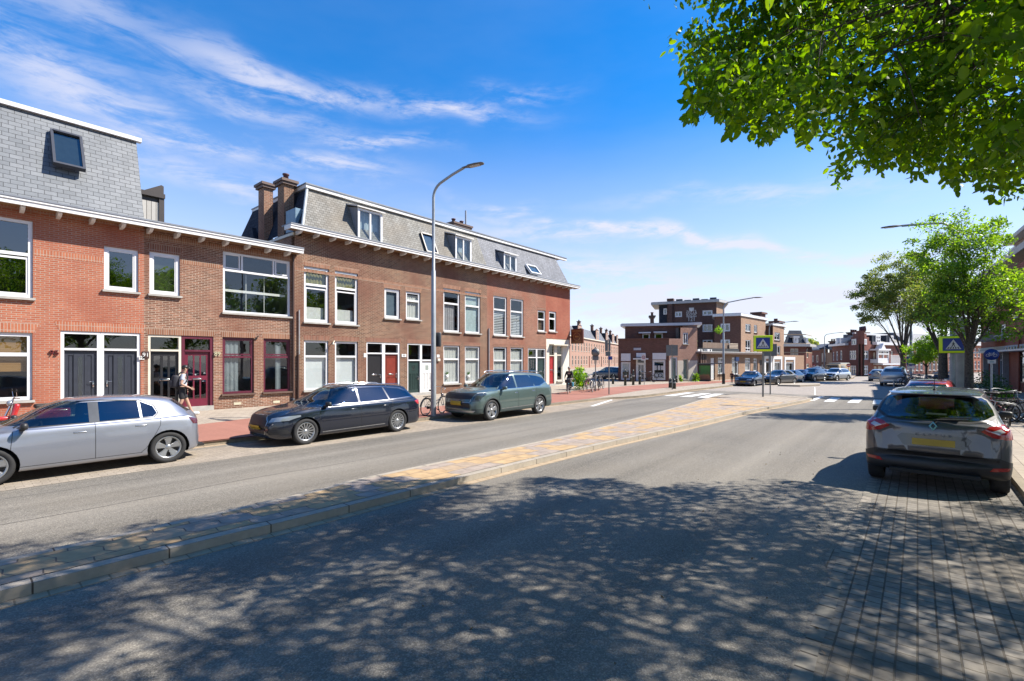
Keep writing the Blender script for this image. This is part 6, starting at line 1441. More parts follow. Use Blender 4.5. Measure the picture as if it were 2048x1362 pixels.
for i, (p, yt, lab) in enumerate(bl_):
    w = g(*p, .1); Y = w.x*cs+w.y*sn; bollard(i, w, lab, max(.6, min(1.25, zat(yt, Y)-.1)) if i != 0 else .8, 1.25 if i in (5, 6) else .9)
# bus shelter with a poster
w = g(1410, 762, .1); Y = w.x*cs+w.y*sn; k = Y/FPX; t = thing('bus_shelter', 'bus shelter with a glass roof and a lit green poster case', 'bus shelter', (w.x, w.y, .1))
M = face_frame(1410, Y, HOR); zz = lambda py: (HOR-py)*k
mb = MB(M); bars(mb, 0, 0, 0, 0, 0, 0, 0) if False else None
mb = MB(M); x0, x1 = -12*k, 11*k; mb.box((x0, zz(762), 0), (x0+1.5*k, zz(728), .15)); mb.box((x1-1.5*k, zz(762), 0), (x1, zz(728), .15)); mb.box((x0+1.5*k, zz(731), 0), (x1-1.5*k, zz(728), .15)); mb.box((x0+1.5*k, zz(762), 0), (x1-1.5*k, zz(759.5), .15)); mb.build('poster_case', BLACKP, t)
m, nt, b = newmat('green poster'); tc = nt.nodes.new('ShaderNodeTexCoord'); sp = nt.nodes.new('ShaderNodeSeparateXYZ'); nt.links.new(tc.outputs['Object'], sp.inputs[0])
n = nt.nodes.new('ShaderNodeTexNoise'); n.inputs['Scale'].default_value = 3; nt.links.new(tc.outputs['Object'], n.inputs['Vector'])
v = mathn(nt, 'ADD', sp.outputs[2], mathn(nt, 'MULTIPLY', n.outputs['Fac'], .9)); cr = nt.nodes.new('ShaderNodeValToRGB'); mr = nt.nodes.new('ShaderNodeMapRange'); mr.inputs['From Min'].default_value = .2; mr.inputs['From Max'].default_value = 2.2; nt.links.new(v, mr.inputs[0]); nt.links.new(mr.outputs[0], cr.inputs[0])
cr.color_ramp.elements[0].color = (.12, .03, .02, 1); cr.color_ramp.elements[1].color = (.08, .30, .05, 1); e = cr.color_ramp.elements.new(.35); e.color = (.30, .14, .06, 1); e = cr.color_ramp.elements.new(.5); e.color = (.04, .16, .03, 1)
nt.links.new(cr.outputs[0], b.inputs['Base Color'])
mb = MB(M); mb.poly([(x0+1.5*k, zz(759.5), .10), (x1-1.5*k, zz(759.5), .10), (x1-1.5*k, zz(731), .10), (x0+1.5*k, zz(731), .10)]); mb.build('poster', m, t)
mb = MB(M); mb.box((-16*k, zz(728), -.9), (37*k, zz(726.3), .3)); mb.build('shelter_roof', plain('shelter roof', (.10, .11, .11), .3), t)
mb = MB(M); 
for x_ in (26, 35): mb.box((x_*k, zz(761), -.6), ((x_+1)*k, zz(728), -.5))
mb.build('post', BLACKP, t); mb = MB(M); mb.poly([(12*k, zz(757), -.62), (35*k, zz(757), -.62), (35*k, zz(731), -.62), (12*k, zz(731), -.62)]); mb.build('glass_wall', glass('shelter glass', (.8, .85, .85), .02), t)
# bus stop post
Yq = 41; k = Yq/FPX; o = gd(1470.5, Yq); t = thing('bus_stop_sign', 'bus stop post with a small pale blue board left of the approaching dark car', 'sign', (o.x, o.y, .1)); mb = MB(); mb.tube([(o.x, o.y, .1), (o.x, o.y, zat(713, Yq))], .035, 6); mb.build('post', BLACKP, t); M = face_frame(1473.5, Yq, 718); mb = MB(M); mb.box((-4.2*k, -4*k, 0), (4.2*k, 4*k, .03)); mb.build('panel', plain('pale blue board', (.25, .36, .6)), t)
# litter bins
for (px, Y, yt, lab) in ((1474, 40.6, 749, 'dark litter bin at the bus stop post'),):
    o = gd(px, Y); t = thing('litter_bin', lab, 'bin', (o.x, o.y, .1)); mb = MB(); h = zat(yt, Y)-.1; mb.lathe([(0, .1), (.2, .1), (.22, h*.9), (.24, h*.92), (.2, .1+h), (0, .1+h)], (o.x, o.y, 0), n=14); mb.build('body', plain('dark grey bin', (.06, .065, .07)), t)
# underground-style blue containers beyond the bikes
for i, (px, lab) in enumerate(((1876, 'left blue waste container with a pale lid behind the parked bicycles'), (1901, 'right blue waste container with a pale lid behind the parked bicycles'))):
    Y = 30; k = Y/FPX; o = gd(px, Y); t = thing('waste_container', lab, 'container', (o.x, o.y, .1), group='blue waste containers'); M = face_frame(px, Y, HOR); mb = MB(M); mb.rbox((0, (HOR-757)*k, -.3), (13*k, 16*k, .5), .05); mb.rbox((0, .1-CAMH+.35, -.3), (13*k, .7, .5), .03); mb.build('body', plain('container blue', (.03, .08, .17), .5), t)
    mb = MB(M); mb.lathe([(9*k, 0), (9*k, .06), (6*k, 4*k), (0, 5.5*k)], (0, 0, 0), 'y', 16); 
    mb2 = MB(M @ Matrix.Translation((0, (HOR-748)*k, -.3))); mb2.lathe([(9*k, 0), (9*k, .06), (6*k, 3*k), (0, 4.5*k)], (0, 0, 0), 'y', 16); mb2.build('lid', plain('pale tan lid', (.50, .40, .30), .6), t)
# low metal hoop near the road
o = g(1788, 775); t = thing('hoop_barrier', 'small pale metal post on the pavement edge before the pale grey car', 'post', tuple(o)); mb = MB(); mb.tube([(o.x, o.y, 0), (o.x, o.y, .55)], .05, 8); mb.build('post', STEEL, t)
# ================================================================ CARS (local frame: x forward, y left, z up)
def pch(pts):
    xs = np.array([p[0] for p in pts], float); ys = np.array([p[1] for p in pts], float)
    h = np.diff(xs); d = np.diff(ys)/h; m = np.zeros(len(xs)); m[0], m[-1] = d[0], d[-1]
    for i in range(1, len(xs)-1):
        if d[i-1]*d[i] > 0: w1, w2 = 2*h[i]+h[i-1], h[i]+2*h[i-1]; m[i] = (w1+w2)/(w1/d[i-1]+w2/d[i])
    def f(x):
        i = int(np.clip(np.searchsorted(xs, x)-1, 0, len(h)-1)); t = min(max((x-xs[i])/h[i], 0), 1)
        return ys[i]*(1+2*t)*(1-t)**2+h[i]*m[i]*t*(1-t)**2+ys[i+1]*t*t*(3-2*t)+h[i]*m[i+1]*t*t*(t-1)
    return f
def crm(P, n):
    out = []; Q = [P[0]]+P+[P[-1]]
    for i in range(1, len(Q)-2):
        a, b, c, d = Q[i-1:i+3]
        for k in range(n):
            t = k/n; out.append(tuple(.5*(2*b[j]+(c[j]-a[j])*t+(2*a[j]-5*b[j]+4*c[j]-d[j])*t*t+(-a[j]+3*b[j]-3*c[j]+d[j])*t**3) for j in (0, 1)))
    out.append(P[-1]); return out
class Shell:
    """car body skin as a bmesh that can be cut by outlines drawn on its side, front, rear or top"""
    AX = {'L': (0, 2), 'R': (0, 2), 'F': (1, 2), 'B': (1, 2), 'T': (0, 1)}
    DR = {'L': (0, 1, 0), 'R': (0, -1, 0), 'F': (1, 0, 0), 'B': (-1, 0, 0), 'T': (0, 0, 1)}
    def __init__(s, sp, ns=84, nr=4):
        top, belt, bot, wm, wb, wr = [pch(sp[k]) for k in ('top', 'belt', 'bot', 'wm', 'wb', 'wr')]
        x0, x1 = sp['top'][0][0], sp['top'][-1][0]; bm = bmesh.new(); rings = []
        ts = [.5-.5*math.cos(math.pi*i/ns) for i in range(ns+1)]; ts = [.55*t+.45*(i/ns) for i, t in enumerate(ts)]
        cf, cr, gx = sp.get('curve', (.16, .12, -.2))
        for t in ts:
            x = x0+(x1-x0)*t; zt, zb, zo = top(x), belt(x), bot(x); a, b, c = wm(x), wb(x), wr(x)
            zb = min(zb, zt-.03); zm = zo+(zb-zo)*.55; dr = min(sp.get('dr', .07), (zt-zb)*.6); g_ = zt-zb
            gh = min(1, max(0, (g_-.12)/.2)); sh = .012+.02*gh
            P = [(0, zo), (a*.6, zo), (a-.07, zo+.01), (a-.012, zo+min(.12, (zb-zo)*.3)), (a, zm), (a*.5+b*.5+.006, zm*.35+zb*.65), (b, zb-.01), (b-sh, zb+.012*gh+.004), ((b-sh)*.5+c*.5+.012*gh, zb*.5+(zt-dr)*.5), (c, zt-dr), (c*.78, zt-dr*.28), (c*.4, zt-dr*.05), (0, zt)]
            r = crm(P, nr); ring = []
            full = [(y, z) for y, z in r] + [(-y, z) for y, z in r[-2:0:-1]]
            for y, z in full:
                k = max(0, (z-zb)/max(.3, sp['H']-zb)) if g_ > .15 else 0
                fr = min(1, max(0, (x-gx)/.9)); rr = min(1, max(0, (gx-x)/.9))
                q = (abs(y)/max(.3, c))**2
                xx = x-cf*q*fr*min(1, k*1.6)+cr*q*rr*min(1, k*1.6)
                # plan curvature of nose and tail
                e1 = max(0, 1-(x1-x)/.55); e0 = max(0, 1-(x-x0)/.5); qq = (abs(y)/.85)**2.4
                xx += -sp.get('nose', .16)*qq*e1*e1 + sp.get('tail', .10)*qq*e0*e0
                ring.append(bm.verts.new((xx, y, z)))
            rings.append(ring)
        n = len(rings[0])
        for i in range(len(rings)-1):
            for j in range(n): bm.faces.new((rings[i][j], rings[i][(j+1) % n], rings[i+1][(j+1) % n], rings[i+1][j]))
        for ring, rev in ((rings[0], 0), (rings[-1], 1)):
            cv = bm.verts.new(sum((v.co for v in ring), Vector())/n)
            for j in range(n):
                q = (ring[j], ring[(j+1) % n], cv) if rev else (ring[(j+1) % n], ring[j], cv); bm.faces.new(q)
        bmesh.ops.recalc_face_normals(bm, faces=bm.faces); s.bm = bm
    def cut(s, poly, side, remove=False, off=.004, face=.12, keep=None):
        ax = s.AX[side]; dr = Vector(s.DR[side]); bm = s.bm
        P = [Vector((p[0], p[1], 0)) for p in poly]
        tris = [(0, 1, 2)] if len(P) == 3 else tessellate_polygon([P])
        lo = [min(p[i] for p in poly)-.01 for i in (0, 1)]; hi = [max(p[i] for p in poly)+.01 for i in (0, 1)]
        def cand(src=None):
            out = []
            for f in (src if src is not None else bm.faces):
                if f.normal.dot(dr) < face: continue
                cs_ = [(v.co[ax[0]], v.co[ax[1]]) for v in f.verts]
                if max(c[0] for c in cs_) < lo[0] or min(c[0] for c in cs_) > hi[0] or max(c[1] for c in cs_) < lo[1] or min(c[1] for c in cs_) > hi[1]: continue
                if keep and not keep(f.calc_center_median()): continue
                out.append(f)
            return out
        ws = set(cand()); edges = set()
        for t in tris:
            for a, b in ((0, 1), (1, 2), (2, 0)): edges.add(tuple(sorted((t[a], t[b]))))
        for a, b in edges:
            p, q = P[a], P[b]; d = q-p; nrm = [0, 0, 0]; nrm[ax[0]] = -d.y; nrm[ax[1]] = d.x; co = [0, 0, 0]; co[ax[0]] = p.x; co[ax[1]] = p.y
            if Vector(nrm).length < 1e-9: continue
            fs = cand(ws); geom = set(fs)
            for f in fs: geom.update(f.edges); geom.update(f.verts)
            rt = bmesh.ops.bisect_plane(bm, geom=list(geom), dist=1e-5, plane_co=co, plane_no=nrm)
            ws = set(f for f in ws if f.is_valid) | set(f for f in rt['geom'] if isinstance(f, bmesh.types.BMFace))
            for f in ws: f.normal_update()
        def inside(c):
            x, y = c[ax[0]], c[ax[1]]; r = False; n = len(poly)
            for i in range(n):
                x1, y1 = poly[i]; x2, y2 = poly[(i+1) % n]
                if (y1 > y) != (y2 > y) and x < (x2-x1)*(y-y1)/(y2-y1)+x1: r = not r
            return r
        fs = [f for f in cand(ws) if inside(f.calc_center_median())]
        for v in {v for f in fs for v in f.verts}: v.normal_update()
        idx = {}; vs = []; out = []
        for f in fs:
            q = []
            for v in f.verts:
                if v.index == -1 or v not in idx: idx[v] = len(vs); vs.append(v.co+v.normal*off)
                q.append(idx[v])
            out.append(q)
        if remove: bmesh.ops.delete(bm, geom=fs, context='FACES')
        return vs, out
    def hole_circle(s, xc, zc, r, y0=.45):
        n = 26; poly = [(xc+r*math.cos(2*math.pi*i/n), zc+r*math.sin(2*math.pi*i/n)) for i in range(n)]
        for side in 'LR': s.cut(poly, side, True, face=-.2, keep=(lambda c: c.y > y0) if side == 'L' else (lambda c: c.y < -y0))
        lowp = [f for f in s.bm.faces if (f.calc_center_median().x-xc)**2+(f.calc_center_median().z-zc)**2 < r*r*.98 and abs(f.calc_center_median().y) > y0]
        bmesh.ops.delete(s.bm, geom=lowp, context='FACES')
    def mesh(s, name, mat, parent):
        s.bm.verts.index_update(); mb = MB(); mb.smooth = True
        mb.add([v.co.copy() for v in s.bm.verts], [[v.index for v in f.verts] for f in s.bm.faces])
        return mb.build(name, mat, parent, world=False)
def P_(name, vf, mat, parent, smooth=True, label=None):
    vs, fs = vf
    if not fs: return None
    mb = MB(); mb.smooth = smooth; mb.add(vs, fs); o = mb.build(name, mat, parent, world=False)
    if label: o['label'] = label
    return o
def line_strip(pts, w):
    """thin convex quads along a polyline, for shut lines and trim"""
    out = []
    for a, b in zip(pts[:-1], pts[1:]):
        d = Vector((b[0]-a[0], b[1]-a[1])); 
        if d.length < 1e-6: continue
        d.normalize(); n = Vector((-d.y, d.x))*w/2; e = d*w*.3
        out.append([(a[0]-n.x-e.x, a[1]-n.y-e.y), (b[0]-n.x+e.x, b[1]-n.y+e.y), (b[0]+n.x+e.x, b[1]+n.y+e.y), (a[0]+n.x-e.x, a[1]+n.y-e.y)])
    return out
def strips(sh, name, pts, w, side, mat, parent, off=.003):
    vs, fs = [], []
    for q in line_strip(pts, w):
        v, f = sh.cut(q, side, False, off); b = len(vs); vs += v; fs += [[b+i for i in g_] for g_ in f]
    return P_(name, (vs, fs), mat, parent)
TYRE = plain('tyre', (.022, .022, .023), .8, var=.15, scale=20); RIMS = plain('alloy', (.52, .53, .54), .3, .85, var=.05); RIMD = plain('dark alloy', (.03, .03, .032), .35, .4)
CGL = glass('car glass', (.34, .42, .40), .10); CGD = glass('privacy glass', (.07, .085, .09), .12); WSC = glass('windscreen', (.48, .55, .52), .06)
SEAT = plain('seat fabric', (.035, .035, .038), .9, var=.2); RED = plain('tail light red', (.42, .012, .012), .12, coat=1., var=.05); HEADL = plain('headlight glass', (.32, .36, .40), .1, .3, coat=1.)
YEL = plain('yellow plate', (.50, .33, .02), .45, var=.1, scale=3); LENS = plain('clear lens', (.62, .60, .60), .15, .2, coat=1.)
def wheel(parent, x, y, R, w, side, style=('spokes', 10, .05), mat=RIMS, rim=.71, detail=True):
    hub = bpy.data.objects.new('wheel', None); COL.objects.link(hub); hub.parent = parent; hub.location = (x, y, R); hub.empty_display_size = .05
    def B(mb, n, m): o = mb.build(n, m, None, world=False); o.parent = hub; return o
    n = 40 if detail else 16; s = side; rr = R*rim
    mb = MB(); a, b = -w/2, w/2
    prof = [(rr, a), (R-.03, a), (R-.008, a+.02), (R, a+.045), (R, b-.045), (R-.008, b-.02), (R-.03, b), (rr+.01, b-.004), (rr, b-.02)]
    mb.lathe([(r, h*s) for r, h in prof], (0, 0, 0), 'y', n); 
    if detail:
        for q in (-.06, -.02, .02, .06): mb.lathe([(R+.0015, (q-.004)*s), (R-.006, q*s), (R+.0015, (q+.004)*s)], (0, 0, 0), 'y', n)
    B(mb, 'tyre', TYRE)
    mb = MB(); f = b-.012; mb.mi = 0
    mb.lathe([(rr, (f-.005)*s), (rr-.012, f*s), (rr-.03, (f-.012)*s), (rr-.04, (f-.06)*s), (rr-.05, (a+.03)*s)], (0, 0, 0), 'y', n)
    kind, k, ww = style
    def spoke(a0, w0, w1, r0, r1, d0, d1, th=.02):
        c, q = math.cos(a0), math.sin(a0)
        def pt(r, t, d): return (r*c-t*q, d*s, r*q+t*c)
        vs = [pt(r0, -w0, d0), pt(r0, w0, d0), pt(r1, w1, d1), pt(r1, -w1, d1), pt(r0, -w0*1.3, d0-th), pt(r0, w0*1.3, d0-th), pt(r1, w1*1.3, d1-th), pt(r1, -w1*1.3, d1-th)]
        fs = [(0, 1, 2, 3), (0, 4, 5, 1), (1, 5, 6, 2), (2, 6, 7, 3), (3, 7, 4, 0)]; mb.add(vs, fs if s < 0 else [g_[::-1] for g_ in fs])
    dh = b-.035
    for i in range(k):
        a0 = 2*math.pi*(i+.25)/k
        if kind == 'spokes': spoke(a0, ww*.35, ww*.5, .05, rr-.02, dh, f-.012)
        elif kind == 'blade':
            spoke(a0, ww*.5, ww*1.3, .04, rr-.015, dh, f-.008); 
        elif kind == 'twin':
            spoke(a0-.10, ww*.3, ww*.35, .05, rr-.02, dh, f-.012); spoke(a0+.10, ww*.3, ww*.35, .05, rr-.02, dh, f-.012)
        elif kind == 'turbine':
            spoke(a0, ww*.5, ww*.9, .04, rr-.02, dh, f-.01); spoke(a0+.35, ww*.25, ww*.25, .10, rr-.02, dh-.01, f-.02)
        elif kind == 'peug':
            spoke(a0, ww*.55, ww*1.1, .04, rr-.015, dh, f-.008); spoke(a0+.33, ww*.16, ww*.16, .09, rr-.02, dh-.004, f-.02); spoke(a0-.33, ww*.16, ww*.16, .09, rr-.02, dh-.004, f-.02)
    mb.lathe([(.0, (dh+.012)*s), (.035, (dh+.01)*s), (.06, (dh-.005)*s), (.065, (dh-.03)*s)], (0, 0, 0), 'y', 16)
    B(mb, 'rim', mat)
    mb = MB(); mb.lathe([(0, (b-.085)*s), (rr-.03, (b-.085)*s)], (0, 0, 0), 'y', n); mb.lathe([(0, (b-.07)*s), (rr*.52, (b-.07)*s)], (0, 0, 0), 'y', n); B(mb, 'brake_disc', RIMD)
    return hub
def make_car(kind_label, sp, paint, detail=True, name='parked_car', group=None):
    root = bpy.data.objects.new(name, None); COL.objects.link(root); root.empty_display_size = .1; tag(root, kind_label, 'car', group); INV[root.name] = Matrix.Identity(4)
    sh = Shell(sp, 84 if detail else 34, 4 if detail else 2)
    R_, wx = sp['R'], sp['wx']
    for x in wx: sh.hole_circle(x, R_, R_+sp.get('gap', .045))
    gl = sp.get('gl', {})
    for nm, poly, m in sp['side_windows']:
        for s_ in 'LR': P_(nm, sh.cut(poly, s_, True, .0), MATS[m], root)
    for nm, poly, side, m in sp['end_windows']: P_(nm, sh.cut(poly, side, True, .0, face=.05), MATS[m], root)
    if detail:
        for nm, poly, m in sp.get('side_patches', []):
            for s_ in 'LR': P_(nm, sh.cut(poly, s_, False, .004, face=.5), MATS[m], root)
        for pts, w, m, nm in sp.get('side_lines', []):
            for s_ in 'LR': strips(sh, nm, pts, w, s_, MATS[m], root)
        for pts, w, side, m, nm in sp.get('end_lines', []): strips(sh, nm, pts, w, side, MATS[m], root)
    else:
        for nm, poly, m in sp.get('side_patches', []):
            if nm in ('tail_light', 'headlight', 'cladding'):
                for s_ in 'LR': P_(nm, sh.cut(poly, s_, False, .004, face=.5), MATS[m], root)
    for item in sp.get('patches', []):
        nm, poly, side, m = item[:4]; P_(nm, sh.cut(poly, side, False, item[4] if len(item) > 4 else .005), MATS[m], root)
    sh.mesh('body', paint, root)
    # wheels and wells
    W_ = sp['W']/2; tw = .21
    for x in wx:
        for s_ in (1, -1):
            wheel(root, x, s_*(W_-.03-tw/2), R_, tw, s_, sp['wheel'][0], MATS[sp['wheel'][1]], detail=detail)
            mb = MB(); mb.lathe([(R_+.05, (W_-.03)*s_), (R_+.05, (W_-.34)*s_), (0, (W_-.34)*s_)], (x, 0, R_), 'y', 20, a0=-.12, a1=math.pi+.12); mb.build('wheel_well', BLACK, root, world=False)
    z0 = sp['bot'][2][1]
    mb = MB(); mb.box((wx[0]-.75, -W_+.36, z0+.03), (wx[1]+.65, W_-.36, z0+.08)); mb.box((wx[0]+R_+.06, -W_+.10, z0+.03), (wx[1]-R_-.06, W_-.10, z0+.07)); mb.build('underbody', BLACK, root, world=False)
    if detail:
        mb = MB(); sz = sp.get('seatz', .35); 
        for yy in (-.36, .36):
            mb.rbox((.05, yy, sz+.12), (.5, .46, .2), .05); mb.rbox((-.22, yy, sz+.48), (.14, .44, .62), .06, Matrix.Rotation(-.2, 3, 'Y')); mb.rbox((-.31, yy, sz+.88), (.10, .24, .18), .04)
            mb.rbox((-1.07, yy, sz+.80), (.09, .22, .14), .03)
        mb.rbox((-.75, 0, sz+.12), (.5, 1.15, .2), .05); mb.rbox((-1.02, 0, sz+.42), (.14, 1.15, .58), .06, Matrix.Rotation(-.2, 3, 'Y')); mb.build('seats', SEAT, root, world=False)
        mb = MB(); mb.rbox((.92, 0, sp.get('dash', .84)), (.45, 1.3, .16), .06); mb.torus((.60, .36, sp.get('dash', .84)+.03), .18, .016, 'x', 24, 6); mb.build('dashboard', BLACK, root, world=False)
        mb = MB(); mb.box((-1.9 if wx[0] < -1.3 else -1.6, -.58, z0+.3), (1.2, .58, z0+.32)); mb.build('floor_mat', SEAT, root, world=False)
    # mirrors and handles
    mx, mz = sp['mirror']; mm = MATS[sp.get('mirror_mat', 'black plastic')]
    bw = pch(sp['wb'])(mx)
    for s_ in (1, -1):
        mb = MB(); mb.rbox((mx, s_*(bw+.11), mz+.02), (.10, .19, .12) if detail else (.1, .16, .11), .045); mb.rbox((mx+.02, s_*(bw-.0), mz-.04), (.07, .16, .05), .015); mb.build('mirror', mm, root, world=False)
    if detail:
        for hx, hz in sp['handles']:
            w = pch(sp['wb'])(hx)+.016
            for s_ in (1, -1): mb = MB(); mb.rbox((hx, s_*w, hz), (.19, .035, .03), .012); mb.build('door_handle', MATS[sp.get('handle_mat', 'chrome')], root, world=False)
    hub_ = None
    return root
def S_(pts, dz=0, dx=0): return [(a+dx, b+dz) for a, b in pts]
def arch_ring(xc, zc, r0, r1, a0=-8, a1=188, n=12):
    A = [math.radians(a0+(a1-a0)*i/n) for i in range(n+1)]
    return [(xc+r1*math.cos(a), zc+r1*math.sin(a)) for a in A]+[(xc+r0*math.cos(a), zc+r0*math.sin(a)) for a in reversed(A)]
# ---- compact hatchback (silver, left edge)
SP_H = dict(H=1.43, W=1.745, R=.325, wx=(-1.27, 1.27), dr=.06, nose=.2, tail=.16, curve=(.2, .16, -.25),
    top=[(-1.965, .52), (-1.95, .80), (-1.90, .95), (-1.78, 1.07), (-1.62, 1.22), (-1.50, 1.31), (-1.30, 1.36), (-.7, 1.42), (-.2, 1.43), (.15, 1.405), (.42, 1.32), (1.02, 1.01), (1.2, .945), (1.85, .82), (2.02, .70), (2.09, .52)],
    belt=[(-1.965, .50), (-1.90, .86), (-1.6, .945), (-.8, .93), (.8, .905), (1.3, .86), (1.9, .74), (2.09, .48)],
    bot=[(-1.965, .44), (-1.93, .27), (-1.6, .20), (1.6, .19), (2.04, .24), (2.09, .42)],
    wm=[(-1.965, .60), (-1.9, .76), (-1.6, .85), (-1.2, .872), (1.25, .868), (1.7, .82), (1.98, .72), (2.09, .55)],
    wb=[(-1.965, .58), (-1.9, .72), (-1.6, .80), (-1.2, .825), (0, .83), (1.1, .81), (1.7, .75), (2.0, .66), (2.09, .52)],
    wr=[(-1.965, .48), (-1.8, .56), (-1.4, .53), (-.6, .56), (.2, .57), (1.0, .62), (1.3, .66), (1.9, .55), (2.09, .40)],
    side_windows=[('side_window', [(.93, .955), (-.02, .965), (-.02, 1.335), (.10, 1.335), (.36, 1.25)], 'car glass'), ('side_window', [(-.17, .968), (-.80, .98), (-.79, 1.315), (-.5, 1.335), (-.17, 1.338)], 'privacy glass'), ('side_window', [(-.84, .982), (-1.02, .99), (-1.09, 1.05), (-1.04, 1.19), (-.83, 1.305)], 'privacy glass')],
    end_windows=[('windscreen', [(-.66, .98), (.66, .98), (.56, 1.36), (-.56, 1.36)], 'F', 'windscreen'), ('rear_window', [(-.58, 1.04), (.58, 1.04), (.46, 1.29), (-.46, 1.29)], 'B', 'privacy glass')],
    side_patches=[('pillar_trim', [(-.02, .965), (-.17, .968), (-.17, 1.338), (-.02, 1.335)], 'gloss pillar'), ('tail_light', [(-1.63, .93), (-1.97, .83), (-1.97, .74), (-1.72, .78)], 'tail light dark'), ('sill_trim', arch_ring(-1.27, .325, .37, .395), 'black plastic')][:2],
    side_lines=[([(.99, .90), (1.02, .60), (.92, .28)], .008, 'black plastic', 'door_gap'), ([(-.10, .95), (-.10, .28)], .008, 'black plastic', 'door_gap'), ([(-1.14, .95), (-1.12, .80), (-.98, .52), (-.88, .36), (-.80, .29)], .008, 'black plastic', 'door_gap'), ([(.92, .28), (-.82, .29)], .008, 'black plastic', 'door_gap'),
                ([(.93, .945), (-1.03, .975)], .016, 'black plastic', 'window_trim'), ([(-1.03, .975), (-1.11, 1.05), (-1.06, 1.21), (-.83, 1.325), (-.2, 1.362), (.12, 1.357), (.40, 1.26), (.97, .955)], .022, 'black plastic', 'window_trim')],
    patches=[('headlight', [(.45, .64), (.80, .70), (.80, .60), (.5, .56)], 'F', 'headlight glass'), ('headlight', [(-.45, .64), (-.5, .56), (-.80, .60), (-.80, .70)], 'F', 'headlight glass'), ('grille', [(-.45, .30), (.45, .30), (.5, .58), (-.5, .58)], 'F', 'black plastic')],
    wheel=(('peug', 5, .05), 'alloy'), mirror=(.86, .97), handles=[(.12, .80), (-.80, .83)], handle_mat='silver paint handle', seatz=.33, dash=.80)
plain('gloss pillar', (.10, .105, .11), .25, .3); plain('tail light dark', (.10, .025, .035), .12, coat=1., var=.1); plain('silver paint handle', (.42, .44, .47), .25, .8)
SILV = carpaint('silver paint', (.30, .315, .36), .75, .36)
c_ = make_car('silver grey hatchback parked at the kerb, cut off by the left edge', SP_H, SILV); c_.location = (1.68, 12.2, 0); c_.rotation_euler = (0, 0, math.pi); c_.scale = (.955,)*3
